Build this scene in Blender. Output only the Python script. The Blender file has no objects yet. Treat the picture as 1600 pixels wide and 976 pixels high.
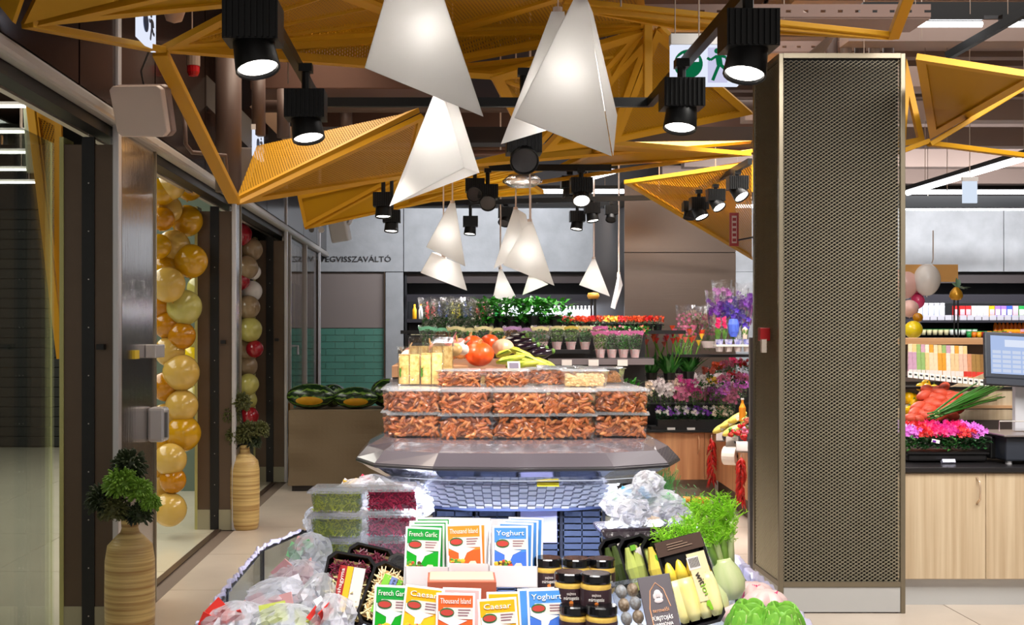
import bpy, math, random
from mathutils import Vector, Matrix, Euler
S = bpy.context.scene
COL = S.collection
rnd = random.Random(11)
PI = math.pi
F, CX, CY, EYE = 1800.0, 700.0, 520.0, 1.65      # focal length in px, vanishing point, eye height

# ---------------------------------------------------------------- camera
cd = bpy.data.cameras.new('camera'); cam = bpy.data.objects.new('camera', cd); COL.objects.link(cam)
cam.location = (0, 0, EYE); cam.rotation_euler = (PI/2, 0, 0)
cd.sensor_width = 36; cd.lens = 36*F/1600; cd.shift_x = .0625; cd.shift_y = .02
cd.clip_start = .05; cd.clip_end = 200
S.camera = cam
# ---------------------------------------------------------------- exposure, world, large added lights
S.view_settings.view_transform = 'Standard'; S.view_settings.look = 'None'
S.view_settings.gamma = 1; S.view_settings.use_curve_mapping = False
S.view_settings.exposure = 0.2
W = bpy.data.worlds.new('world'); S.world = W; W.use_nodes = True
W.node_tree.nodes['Background'].inputs[0].default_value = (1, .93, .86, 1)
W.node_tree.nodes['Background'].inputs[1].default_value = .42

R0 = math.radians
def area(name, loc, rot, sx, sy, power, col=(1, 1, 1), spread=PI):
    d = bpy.data.lights.new(name, 'AREA'); d.shape = 'RECTANGLE'; d.size = sx; d.size_y = sy
    d.energy = power; d.color = col; d.spread = spread
    o = bpy.data.objects.new(name, d); o.location = loc; o.rotation_euler = rot; COL.objects.link(o)
    o['kind'] = 'helper'
    return o
area('light_hall', (3.5, 8.5, 4.35), (0, 0, 0), 3, 8, 120, (1, .95, .9))
area('light_back_wall', (.9, 15.2, 3.55), (math.radians(48), 0, 0), 3.6, .15, 75, (.93, .96, 1))
area('light_back_wall_right', (7.0, 14.0, 3.6), (math.radians(50), 0, 0), 7, .15, 260, (.95, .97, 1))
area('light_flowers', (2.3, 10.2, 3.3), (0, 0, 0), 1.6, 2.4, 170, (1, .93, .86), 2.2)
area('light_counter', (3.8, 5.4, 3.6), (math.radians(28), 0, 0), 1.8, .8, 55, (1, .96, .9), 2.4)
area('light_mall', (-5.2, 9.5, 4.2), (0, 0, 0), 3, 9, 300, (1, .98, .86))
area('light_island_front', (.15, 2.0, 3.1), (math.radians(12), 0, 0), 1.6, .5, 20, (1, .96, .92), 1.2)
area('light_nuts', (.2, 2.1, 2.4), (R0(61), 0, 0), 1.2, .15, 5.5, (1, .94, .88), .72)  # added floating front light for the nut boxes, no fixture
area('light_aisle', (-1.0, 8.2, 4.2), (0, 0, 0), .8, 5, 60, (1, .86, .7), 2.0)  # added warm light over the left walkway, no fixture
area('light_column', (2.3, 4.6, 3.6), (R0(40), 0, 0), 1.2, .4, 30, (1, .97, .9), 1.8)  # added light that brightens the column strands from the front

# ---------------------------------------------------------------- helpers
def P(px, py, Y):
    """real-world point seen at photograph pixel (px, py) at distance Y"""
    return Vector(((px-CX)*Y/F, Y, EYE-(py-CY)*Y/F))
def lin(c):
    c = c/255.0
    return c/12.92 if c <= .04045 else ((c+.055)/1.055)**2.4
def rgb(r, g, b): return (lin(r), lin(g), lin(b), 1)

class MB:
    def __init__(s): s.v = []; s.f = []; s.m = []; s.M = Matrix.Identity(4); s.mi = 0
    def add(s, vs, fs, mi=None):
        n = len(s.v); s.v += [tuple(s.M @ Vector(v)) for v in vs]
        s.f += [tuple(i+n for i in f) for f in fs]; s.m += [s.mi if mi is None else mi]*len(fs)
        return s
    def box(s, x0, y0, z0, x1, y1, z1, mi=None):
        return s.add([(x0,y0,z0),(x1,y0,z0),(x1,y1,z0),(x0,y1,z0),(x0,y0,z1),(x1,y0,z1),(x1,y1,z1),(x0,y1,z1)],
            [(0,3,2,1),(4,5,6,7),(0,1,5,4),(1,2,6,5),(2,3,7,6),(3,0,4,7)], mi)
    def cbox(s, c, d, rot=(0,0,0), mi=None):
        o = s.M; s.M = o @ Matrix.Translation(c) @ Euler(rot).to_matrix().to_4x4()
        s.box(-d[0]/2,-d[1]/2,-d[2]/2,d[0]/2,d[1]/2,d[2]/2, mi); s.M = o; return s
    def bar(s, a, b, w, h=None, up=(0,0,1), mi=None):
        a = Vector(a); b = Vector(b); h = h or w
        d = (b-a); L = d.length
        if L < 1e-6: return s
        d.normalize(); u = Vector(up)
        if abs(d.dot(u)) > .98: u = Vector((0,1,0))
        x = d.cross(u).normalized(); z = x.cross(d)
        vs = []
        for p in (a, b):
            for i, j in ((-1,-1),(1,-1),(1,1),(-1,1)): vs.append(p + x*i*w/2 + z*j*h/2)
        return s.add(vs, [(3,2,1,0),(4,5,6,7),(0,1,5,4),(1,2,6,5),(2,3,7,6),(3,0,4,7)], mi)
    def tube(s, pts, r, n=8, mi=None, cap=True):
        pts = [Vector(p) for p in pts]; rr = r if isinstance(r, (list, tuple)) else [r]*len(pts)
        vs = []; fs = []; u = None
        for i, p in enumerate(pts):
            d = (pts[min(i+1, len(pts)-1)] - pts[max(i-1, 0)])
            if d.length < 1e-9: d = Vector((0,0,1))
            d.normalize()
            if u is None: u = d.orthogonal().normalized()
            else:
                u = u - d*u.dot(d)
                u = u.normalized() if u.length > 1e-6 else d.orthogonal().normalized()
            w = d.cross(u)
            for k in range(n):
                a = 2*PI*k/n; vs.append(p + (u*math.cos(a) + w*math.sin(a))*rr[i])
        for i in range(len(pts)-1):
            for k in range(n):
                k2 = (k+1) % n; fs.append((i*n+k, i*n+k2, (i+1)*n+k2, (i+1)*n+k))
        if cap: fs.append(tuple(range(n-1,-1,-1))); fs.append(tuple(range((len(pts)-1)*n, len(pts)*n)))
        return s.add(vs, fs, mi)
    def cyl(s, a, b, r, r1=None, n=16, mi=None): return s.tube([a, b], [r, r if r1 is None else r1], n, mi)
    def lathe(s, prof, n=24, c=(0,0,0), mi=None, sx=1, sy=1, ang=0):
        vs = []; fs = []
        for r, z in prof:
            for k in range(n):
                a = 2*PI*k/n+ang; vs.append((c[0]+r*sx*math.cos(a), c[1]+r*sy*math.sin(a), c[2]+z))
        for i in range(len(prof)-1):
            for k in range(n):
                k2 = (k+1) % n; fs.append((i*n+k, i*n+k2, (i+1)*n+k2, (i+1)*n+k))
        if prof[0][0] > 1e-4: fs.append(tuple(range(n-1,-1,-1)))
        if prof[-1][0] > 1e-4: fs.append(tuple(range((len(prof)-1)*n, len(prof)*n)))
        return s.add(vs, fs, mi)
    def ell(s, c, r, u=10, v=6, rot=(0,0,0), mi=None, fn=None):
        o = s.M; s.M = o @ Matrix.Translation(c) @ Euler(rot).to_matrix().to_4x4()
        vs = [(0,0,-r[2])]; fs = []
        for j in range(1, v):
            t = -PI/2 + PI*j/v
            for i in range(u):
                a = 2*PI*i/u; q = fn(a, t) if fn else 1
                vs.append((r[0]*math.cos(t)*math.cos(a)*q, r[1]*math.cos(t)*math.sin(a)*q, r[2]*math.sin(t)))
        vs.append((0,0,r[2])); T = len(vs)-1
        for i in range(u):
            i2 = (i+1) % u; fs.append((0, 1+i2, 1+i)); fs.append((T, 1+(v-2)*u+i, 1+(v-2)*u+i2))
            for j in range(v-2): fs.append((1+j*u+i, 1+j*u+i2, 1+(j+1)*u+i2, 1+(j+1)*u+i))
        s.add(vs, fs, mi); s.M = o; return s
    def leaf(s, p, d, L, w, droop=.3, mi=None, fold=.25, seg=3):
        p = Vector(p); d = Vector(d).normalized(); up = Vector((0,0,1))
        x = d.cross(up)
        x = x.normalized() if x.length > 1e-3 else Vector((1,0,0))
        vs = []; fs = []
        for i in range(seg+1):
            t = i/seg; c = p + d*L*t + Vector((0,0,-droop*L*t*t)); ww = w*.5*math.sin(PI*min(.97, max(.08, t**.8)))
            n = x.cross(d).normalized()
            vs += [c - x*ww + n*ww*fold, c, c + x*ww + n*ww*fold]
        for i in range(seg):
            a = i*3; fs += [(a, a+1, a+4, a+3), (a+1, a+2, a+5, a+4)]
        return s.add(vs, fs, mi)
    def prism(s, pts, ext, mi=None):
        """solid from a planar outline pushed along ext"""
        n = len(pts); e = Vector(ext); vs = [Vector(p) for p in pts]; vs += [v+e for v in vs]
        return s.add(vs, [tuple(range(n-1,-1,-1)), tuple(range(n, 2*n))] + [(i, (i+1)%n, n+(i+1)%n, n+i) for i in range(n)], mi)
    def mesh(s, name, mats, smooth=False):
        me = bpy.data.meshes.new(name); me.from_pydata(s.v, [], s.f); me.validate()
        for m in (mats if isinstance(mats, (list, tuple)) else [mats]): me.materials.append(m)
        if len(me.polygons) == len(s.m): me.polygons.foreach_set('material_index', s.m)
        if smooth: me.shade_smooth() if hasattr(me, 'shade_smooth') else [setattr(p, 'use_smooth', True) for p in me.polygons]
        me.update(); return me
    def build(s, name, mats, parent=None, smooth=False, bevel=0, loc=None, label=None, kind=None, solid=0):
        o = bpy.data.objects.new(name, s.mesh(name, mats, smooth)); COL.objects.link(o)
        if parent is not None: o.parent = parent
        if loc is not None: o.location = loc
        if bevel:
            m = o.modifiers.new('b', 'BEVEL'); m.width = bevel; m.segments = 2; m.limit_method = 'ANGLE'
        if solid:
            m = o.modifiers.new('s', 'SOLIDIFY'); m.thickness = solid
        if label: o['label'] = label
        if kind: o['kind'] = kind
        return o
def inst(o, name=None, parent=None, loc=None, rot=None):
    """one more object on the same mesh"""
    c = o.copy(); COL.objects.link(c)
    if name: c.name = name
    if parent is not None: c.parent = parent
    if loc is not None: c.location = loc
    if rot is not None: c.rotation_euler = rot
    return c
def tag(o, label, cat, group=None):
    o['label'] = label; o['category'] = cat
    if group: o['group'] = group
    return o
def thing(name, label, cat, loc=(0,0,0), rz=0, group=None, rot=None):
    o = bpy.data.objects.new(name, None); COL.objects.link(o); o.empty_display_size = .05
    o.location = loc; o.rotation_euler = rot or (0,0,rz)
    return tag(o, label, cat, group)
def dup(root, loc, rot=0, label=None, scale=None, group=None):
    r = root.copy(); COL.objects.link(r); r.location = loc
    r.rotation_euler = (0,0,rot) if isinstance(rot, (int, float)) else rot
    if label: r['label'] = label
    if group: r['group'] = group
    if scale is not None: r.scale = (scale,)*3 if isinstance(scale, (int, float)) else scale
    for ch in KIDS.get(root.name) or root.children:
        c = ch.copy(); COL.objects.link(c); c.parent = r
        for g in ch.children:
            d = g.copy(); COL.objects.link(d); d.parent = c
    return r
KIDS = {}
ORD = ['first','second','third','fourth','fifth','sixth','seventh','eighth','ninth','tenth','eleventh','twelfth','thirteenth','fourteenth','fifteenth',
 'sixteenth','seventeenth','eighteenth','nineteenth','twentieth','twenty-first','twenty-second','twenty-third','twenty-fourth','twenty-fifth',
 'twenty-sixth','twenty-seventh','twenty-eighth','twenty-ninth','thirtieth','thirty-first','thirty-second','thirty-third','thirty-fourth']

# ---------------------------------------------------------------- materials
def mat(name, col, rough=.5, metal=0, var=0, vscale=8, bump=0, bscale=40, emit=0, coat=0, spec=.5, stretch=None, trans=0, sub=0, col2=None):
    m = bpy.data.materials.new(name); m.use_nodes = True; nt = m.node_tree; b = nt.nodes['Principled BSDF']
    b.inputs['Base Color'].default_value = col; b.inputs['Roughness'].default_value = rough
    b.inputs['Metallic'].default_value = metal; b.inputs['Specular IOR Level'].default_value = spec
    b.inputs['Coat Weight'].default_value = coat
    if trans: b.inputs['Transmission Weight'].default_value = trans
    if emit:
        b.inputs['Emission Color'].default_value = col; b.inputs['Emission Strength'].default_value = emit
    tc = nt.nodes.new('ShaderNodeTexCoord'); vec = tc.outputs['Object']
    if stretch:
        mp = nt.nodes.new('ShaderNodeMapping'); mp.inputs['Scale'].default_value = stretch
        nt.links.new(vec, mp.inputs[0]); vec = mp.outputs[0]
    if var or col2:
        n = nt.nodes.new('ShaderNodeTexNoise'); n.inputs['Scale'].default_value = vscale; n.inputs['Detail'].default_value = 5
        nt.links.new(vec, n.inputs['Vector'])
        r = nt.nodes.new('ShaderNodeValToRGB'); e = r.color_ramp.elements
        e[0].position = .3; e[1].position = .7
        e[0].color = col2 if col2 else tuple(c*(1-var) for c in col[:3])+(1,)
        e[1].color = col if col2 else tuple(min(1, c*(1+var*.6)) for c in col[:3])+(1,)
        nt.links.new(n.outputs['Fac'], r.inputs[0]); nt.links.new(r.outputs[0], b.inputs['Base Color'])
    if bump:
        n = nt.nodes.new('ShaderNodeTexNoise'); n.inputs['Scale'].default_value = bscale; n.inputs['Detail'].default_value = 3
        nt.links.new(vec, n.inputs['Vector'])
        bp = nt.nodes.new('ShaderNodeBump'); bp.inputs['Strength'].default_value = bump; bp.inputs['Distance'].default_value = .01
        nt.links.new(n.outputs['Fac'], bp.inputs['Height']); nt.links.new(bp.outputs[0], b.inputs['Normal'])
    return m
def clear(name, tint=(1,1,1,1), fac=.12, rough=.08, bump=0, bscale=30, white=0.0):
    """thin clear plastic or glass: mostly see-through with a gloss on it"""
    m = bpy.data.materials.new(name); m.use_nodes = True; nt = m.node_tree; nt.nodes.clear()
    out = nt.nodes.new('ShaderNodeOutputMaterial'); tr = nt.nodes.new('ShaderNodeBsdfTransparent'); tr.inputs[0].default_value = tint
    gl = nt.nodes.new('ShaderNodeBsdfPrincipled'); gl.inputs['Base Color'].default_value = (.9,.92,.95,1); gl.inputs['Roughness'].default_value = rough
    gl.inputs['Metallic'].default_value = 1-white
    lw = nt.nodes.new('ShaderNodeLayerWeight'); lw.inputs[0].default_value = .35
    ma = nt.nodes.new('ShaderNodeMath'); ma.operation = 'MULTIPLY_ADD'; ma.inputs[1].default_value = .55; ma.inputs[2].default_value = fac
    mix = nt.nodes.new('ShaderNodeMixShader')
    nt.links.new(lw.outputs['Fresnel'], ma.inputs[0]); nt.links.new(ma.outputs[0], mix.inputs[0])
    nt.links.new(tr.outputs[0], mix.inputs[1]); nt.links.new(gl.outputs[0], mix.inputs[2]); nt.links.new(mix.outputs[0], out.inputs[0])
    if bump:
        n = nt.nodes.new('ShaderNodeTexNoise'); n.inputs['Scale'].default_value = bscale; n.inputs['Detail'].default_value = 4
        tc = nt.nodes.new('ShaderNodeTexCoord'); nt.links.new(tc.outputs['Object'], n.inputs['Vector'])
        bp = nt.nodes.new('ShaderNodeBump'); bp.inputs['Strength'].default_value = bump; bp.inputs['Distance'].default_value = .02
        nt.links.new(n.outputs['Fac'], bp.inputs['Height']); nt.links.new(bp.outputs[0], gl.inputs['Normal']); nt.links.new(bp.outputs[0], lw.inputs['Normal'])
    return m
def perforated(name, col, scale=60, rough=.45, metal=.3, hole=.5):
    """fine expanded metal: diamond openings too small to model singly"""
    m = mat(name, col, rough, 0, spec=.2); nt = m.node_tree; b = nt.nodes['Principled BSDF']
    tc = nt.nodes.new('ShaderNodeTexCoord')
    outs = []
    for ang in (.55, -.55):
        mp = nt.nodes.new('ShaderNodeMapping'); mp.inputs['Rotation'].default_value = (ang, ang*1.3, ang)
        w = nt.nodes.new('ShaderNodeTexWave'); w.inputs['Scale'].default_value = scale
        nt.links.new(tc.outputs['Object'], mp.inputs[0]); nt.links.new(mp.outputs[0], w.inputs[0]); outs.append(w.outputs['Fac'])
    mx = nt.nodes.new('ShaderNodeMath'); mx.operation = 'MAXIMUM'
    nt.links.new(outs[0], mx.inputs[0]); nt.links.new(outs[1], mx.inputs[1])
    gt = nt.nodes.new('ShaderNodeMath'); gt.operation = 'GREATER_THAN'; gt.inputs[1].default_value = hole
    nt.links.new(mx.outputs[0], gt.inputs[0]); nt.links.new(gt.outputs[0], b.inputs['Alpha'])
    return m
def emis(name, col, s):
    m = bpy.data.materials.new(name); m.use_nodes = True; nt = m.node_tree; nt.nodes.clear()
    o = nt.nodes.new('ShaderNodeOutputMaterial'); e = nt.nodes.new('ShaderNodeEmission')
    e.inputs[0].default_value = col; e.inputs[1].default_value = s; nt.links.new(e.outputs[0], o.inputs[0]); return m
def wood(name, c1, c2, stretch=(22, 22, .9), rough=.45):
    m = mat(name, c1, rough, 0, vscale=1.0, col2=c2, stretch=stretch); return m

K = rgb(12,12,13)
black = mat('black_plastic', K, .45)
black_gloss = mat('black_gloss', rgb(14,14,16), .15)
blackmetal = mat('black_metal', rgb(16,16,17), .4, .3)
darkbrown = mat('dark_bronze_panel', rgb(54,38,31), .17, .5, var=.12, vscale=2)
bronze = mat('bronze_frame', rgb(100,84,70), .35, .5)
pierbrown = mat('brown_pier', rgb(98,80,64), .38, .25, var=.05)
chrome = mat('brushed_chrome', rgb(190,185,182), .17, .95, bump=.12, bscale=3, stretch=(30,30,1))
alu = mat('aluminium', rgb(196,190,184), .4, .5)
alu_light = mat('light_aluminium', rgb(205,203,206), .3, .4)
yellow = mat('amber_painted_steel', rgb(196,142,26), .45, 0, spec=.25)
yellow_face = mat('amber_sheet', rgb(172,124,4), .5, 0, spec=.2)
yellow_mesh = perforated('amber_expanded_metal', rgb(176,126,10), 22, hole=.6)
white_paint = mat('white_paint', rgb(228,224,222), .4)
kick = mat('pale_grey_kick', rgb(188,188,188), .4)
concrete = mat('light_concrete', rgb(176,178,182), .7, var=.16, vscale=3.5, bump=.15, bscale=25)
def text(body, size, parent, loc, rot, m, name='lettering', width=None, depth=.0006, align='CENTER', label=None, shear=0):
    key = (body, size, depth, shear, m.name, width)
    me = TXT.get(key)
    if me is None:
        cu = bpy.data.curves.new('t', 'FONT'); cu.body = body; cu.size = size; cu.extrude = depth; cu.align_x = align; cu.align_y = 'CENTER'
        cu.resolution_u = 2; cu.shear = shear
        t = bpy.data.objects.new('t', cu); COL.objects.link(t)
        dg = bpy.context.evaluated_depsgraph_get(); dg.update()
        me = bpy.data.meshes.new_from_object(t.evaluated_get(dg)); bpy.data.objects.remove(t)
        me.materials.clear(); me.materials.append(m)
        if width and len(me.vertices):
            xs = [v.co.x for v in me.vertices]; k = width/(max(xs)-min(xs)); c = (max(xs)+min(xs))/2 if align == 'CENTER' else 0
            for v in me.vertices: v.co.x = (v.co.x-c)*k
        TXT[key] = me
    o = bpy.data.objects.new(name, me); COL.objects.link(o)
    if parent is not None: o.parent = parent
    o.location = loc; o.rotation_euler = rot
    if label: o['label'] = label
    return o
TXT = {}
FRONT = (PI/2, 0, 0)
def struct(o): o['kind'] = 'structure'; return o
# ================================================================ SETTING
# floor: base slab and a tile for every joint one can follow
m_base = mat('floor_joint', rgb(120,104,92), .7)
m_tile = mat('store_floor_tile', rgb(200,186,172), .3, 0, var=.14, vscale=1.6, bump=.04, bscale=12)
m_tileM = mat('mall_floor_tile', rgb(214,208,188), .16, 0, var=.06, vscale=1.5)
floor = struct(MB().box(-9,-1,-.06, 10,22,-.006).build('floor', m_base))
tb = MB().box(-.597,-.597,-.006,.597,.597,0).build('floor_tile', m_tile, floor)
first = True
for i in range(9):
    for j in range(11):
        p = (-1.19+1.2*i, 4.4+1.2*j, 0)
        if first: tb.location = p; first = False
        else: inst(tb, 'floor_tile', floor, p)
for x0, y0, x1, y1 in ((-1.79,-1,9.0,3.794),):
    MB().box(x0,y0,-.006,x1,y1,0).build('floor_field', m_tile, floor)
floor2 = struct(MB().box(-9,-1,-.006,-1.92,22,0).build('floor_mall', mat('mall_joint', rgb(120,122,112), .6)))
tm = None
for i in range(5):
    for j in range(9):
        p = (-2.535-1.2*i, 4.2+1.5*j, 0)
        if tm is None: tm = MB().box(-.597,-.747,0,.597,.747,.004).build('floor_tile', m_tileM, floor2, loc=p)
        else: inst(tm, 'floor_tile', floor2, p)
struct(MB().box(-1.95,-1,0,-1.90,17,.006).build('trim_1', mat('threshold_rail', rgb(96,78,66), .4, .5)))

# ceiling
m_ceil = mat('dark_brown_slab', rgb(70,48,42), .8, var=.2, vscale=1)
m_ceilR = mat('ribbed_beige_ceiling', rgb(156,134,124), .7, var=.08, vscale=.8)
struct(MB().box(-9,-1,4.9, 3.1,22,5.0).build('ceiling', m_ceil))
cr = MB()
for k in range(40):
    y = 4+k*.42; cr.box(3.1,y,4.62,10,y+.16,4.9); 
cr.box(3.1,-1,4.86,10,22,5.0)
struct(cr.build('ceiling_ribbed', m_ceilR))
# walls enclosing the hall
m_dim = mat('dim_wall', rgb(84,74,68), .7)
struct(MB().box(10,-1,-.06,10.1,22,5.0).build('wall_right', m_dim))
struct(MB().box(-9,17.9,0,-1.95,18,4.9).build('wall_mall', mat('mall_wall', rgb(70,70,62), .6)))
struct(MB().box(-9.1,-1,-.06,-9,22,5.0).build('wall_mall_left', mat('mall_wall_side', rgb(86,88,74), .5)))
# roller shutter far off in the mall
sh = thing('roller_shutter', 'dark slatted roller shutter closing the shop front across the mall', 'shutter', (-4.9,16.6,0))
m_sh = mat('dark_slat', rgb(40,42,38), .5, .2)
sl = None
for k in range(24):
    if sl is None: sl = MB().box(-3.4,-.02,0,2.2,.02,.134).build('slat', m_sh, sh, bevel=.008, loc=(0,0,.02))
    else: inst(sl, 'slat', sh, (0,.006*(k%2),.02+k*.142))
MB().box(-3.6,-.1,3.43,2.4,.1,4.3).build('header_box', mat('shutter_header', rgb(18,18,18), .5), sh)

# ---- left wall: glossy bronze fascia above z 2.77, piers, doors
ZR = 2.77; XW = -1.81
wl = struct(MB().box(-2.12,-.9,ZR+.09,XW,17,4.9).build('wall_left', m_ceil))
fp = None
for k in range(12):
    y = -.2+1.45*k
    if y > 16.2: break
    b = MB().box(0,.012,0,.018,1.438,2.04).build('fascia_panel', darkbrown, wl, loc=(XW,y,ZR+.09)) if fp is None else inst(fp, 'fascia_panel', wl, (XW,y,ZR+.09))
    fp = fp or b
struct(MB().box(XW-.03,-.9,ZR,XW+.05,17,ZR+.07).build('trim_2', alu, bevel=.02))
struct(MB().box(-1.93,-.9,ZR-.05,XW-.03,17,ZR+.09).build('trim_3', black))
struct(MB().box(-2.14,-.9,ZR+.03,-2.1,17,ZR+.1).build('trim_4', alu))
m_skirt = mat('cream_skirting', rgb(170,166,140), .45)
m_dot = emis('tiny_led', (1,1,.95,1), 3)
m_edge = mat('pale_edge_strip', rgb(186,184,120), .4)
piers = [(6.24,-2.08),(9.66,-2.10),(12.75,-2.13),(16.05,-2.13)]
for n,(y,xl) in enumerate(piers):
    w = XW-xl; g = '%s pier' % ORD[n]
    pr = struct(MB().box(xl,y+.012,.0,XW,y+.16,ZR-.1).build('wall_pier', pierbrown))
    a = xl+w*.37; b = xl+w*.62
    MB().box(xl,y,.17,a,y+.012,ZR-.1).build('cladding', pierbrown, pr)
    MB().box(b,y,.17,XW,y+.012,ZR-.1).build('cladding', pierbrown, pr)
    MB().box(a,y-.012,.0,b,y+.012,ZR-.06).build('shutter_track', black, pr)
    for q in range(11): MB().cyl((a+.02+(b-a)*.25,y-.014,.12+q*.26),(a+.02+(b-a)*.25,y-.011,.12+q*.26),.004,n=6).build('rivet', alu, pr)
    MB().box(xl,y-.008,0,a,y+.012,.17).build('skirting', m_skirt, pr)
    MB().box(b,y-.008,0,XW,y+.012,.17).build('skirting', m_skirt, pr)
    MB().box(xl-.022,y-.01,0,xl,y+.16,ZR-.06).build('edge_strip', m_edge, pr)
    MB().box(XW,y-.03,0,XW+.035,y+.03,4.9).build('corner_post', alu_light, pr, bevel=.006)
    MB().box(b+.02,y-.045,1.56,b+.06,y,1.59).build('lock_stub', black, pr)
m_glass = clear('door_glass', (.96,.98,.95,1), .03, .02)
# sliding door leaves in the wall plane beside the piers
lv = [(6.28,.84,'door_1'),(9.70,.36,'door_2'),(12.79,.25,'door_3')]
for y, w, nm in lv:
    d = struct(MB().box(XW-.03,y,.02,XW-.005,y+w,ZR).build(nm, chrome))
    MB().box(XW-.04,y+w,.0,XW+.005,y+w+.02,ZR).build('edge_strip', mat('grey_edge', rgb(150,140,120), .3,.5), d)
# pull handle and lock of the first leaf
h = MB(); h.box(XW-.005,6.95,.99,XW+.10,7.08,1.20)
h.build('door_handle', alu_light, bpy.data.objects['door_1'], bevel=.02)
MB().box(XW-.008,6.96,1.02,XW+.112,6.985,1.17).build('handle_slot', mat('grey_slot', rgb(110,112,116),.4), bpy.data.objects['door_1'])
MB().box(XW-.005,6.9,1.50,XW+.06,7.12,1.58).build('door_lock', alu_light, bpy.data.objects['door_1'], bevel=.006)
MB().box(XW-.005,6.62,1.50,XW+.01,6.72,1.55).build('sticker', mat('yellow_sticker', rgb(220,190,40), .5), bpy.data.objects['door_1'])
# glass of the last shop window, with paper sheets
d = struct(MB().box(XW-.03,13.1,.02,XW-.01,16.0,ZR).build('window_1', clear('shop_glass', (.8,.74,.66,1), .10, .03)))
MB().box(XW-.05,13.1,.0,XW+.02,13.18,ZR).build('window_frame', alu, d)
MB().box(XW-.05,14.6,.0,XW+.02,14.66,ZR).build('window_frame', alu, d)
for k in range(4): MB().box(XW-.06,13.3+k*.3,2.25,XW-.05,13.55+k*.3,2.75).build('paper_sheet', white_paint, d)
MB().tube([(XW,13.35,1.50),(XW+.07,13.35,1.50),(XW+.07,13.35,1.40)],.014).build('pull_handle', alu_light, d)
# glass of the nearest shop front
d = struct(MB().box(-2.13,1.0,.02,-2.12,6.2,ZR-.1).build('window_2', m_glass))
# light back panel seen behind the balloons
struct(MB().box(-3.55,12.0,0,-2.3,12.1,4.2).build('wall_shop', mat('sage_wall', rgb(96,112,98), .6)))
struct(MB().box(-3.55,12.1,0,-3.45,16.4,4.2).build('wall_shop_side', mat('brown_wall', rgb(96,74,50), .6)))

# ---- back wall with the two cooler niches
YB = 17.0
ZC = 2.55; ZT = 3.50
wb = struct(MB().box(-2.1,YB+.82,0,10,YB+.95,4.9).build('wall_back', mat('dark_back_wall', rgb(62,58,58), .8)))
def panel(x0,x1,z0,z1,y=YB,th=.8,m=concrete): return MB().box(x0+.006,y,z0+.006,x1-.006,y+th,z1-.006).build('wall_panel', m, wb)
panel(-1.95,-.655,ZC,ZT)
xs = [-.655,2.60,5.2,8.2,10]
for a, b in zip(xs, xs[1:]): panel(a,b,ZC,ZT)
panel(-.926,-.655,0,ZC)          # column between tiles and cooler
panel(-1.95,-.926,1.72,ZC, YB+.06, .05, mat('taupe_panel', rgb(140,128,124), .55))
struct(MB().box(-.945,YB-.005,0,-.930,YB+.06,ZC).build('trim_5', bronze))
m_grout = mat('pale_grout', rgb(158,186,172), .6)
MB().box(-1.95,YB+.075,0,-.93,YB+.11,1.72).build('grout', m_grout, wb)
tile = None
mt = [mat('sage_green_tile', rgb(92,148,132), .22, 0, var=.1, vscale=2), mat('sage_green_tile_dark', rgb(86,140,124), .22, 0, var=.1, vscale=2)]
protos = [MB().box(.003,0,.003,.281,.02,.095) for _ in range(2)]
pm = [protos[i].mesh('tile', mt[i]) for i in range(2)]
for r in range(17):
    z = 1.72-.1*(r+1); off = -1.955 - (.14 if r % 2 else 0)
    for c in range(4):
        x = off + .285*c
        if x > -1.1 and r % 2 == 0: pass
        if x+.28 > -.90: continue
        o = bpy.data.objects.new('tile', pm[(r+c*2+r*c) % 2]); COL.objects.link(o); o.parent = wb; o.location = (x,YB+.06,z)
    o = MB().box(off+.285*(3 if off+.285*3+.28 > -.90 else 4)+.003,YB+.06,z+.003,-.933,YB+.08,z+.095).build('tile', mt[r % 2], wb)
# shop lettering on the concrete
sg = thing('wall_lettering', 'thin black capital lettering on the grey concrete panel above the tiles', 'sign', (0,0,0))
text('ÜVEGVISSZAVÁLTÓ', .115, sg, (-1.408,YB-.012,2.735), FRONT, mat('black_letter', rgb(38,36,38), .5), 'letters', width=1.135, depth=.004)
# bronze cladding block between coolers
bz = struct(MB().box(2.14,14.0,0,3.49,17.0,3.5).build('wall_bronze', mat('bronze_core', rgb(60,50,44), .5)))
m_bz = mat('brushed_bronze', rgb(128,112,102), .30, .75, bump=.05, bscale=2, stretch=(1,1,30))
MB().box(2.14,13.97,2.63,3.49,14.0,3.5).build('cladding', m_bz, bz)
MB().box(2.14,13.97,0,3.49,14.0,2.62).build('cladding', m_bz, bz)
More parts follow.
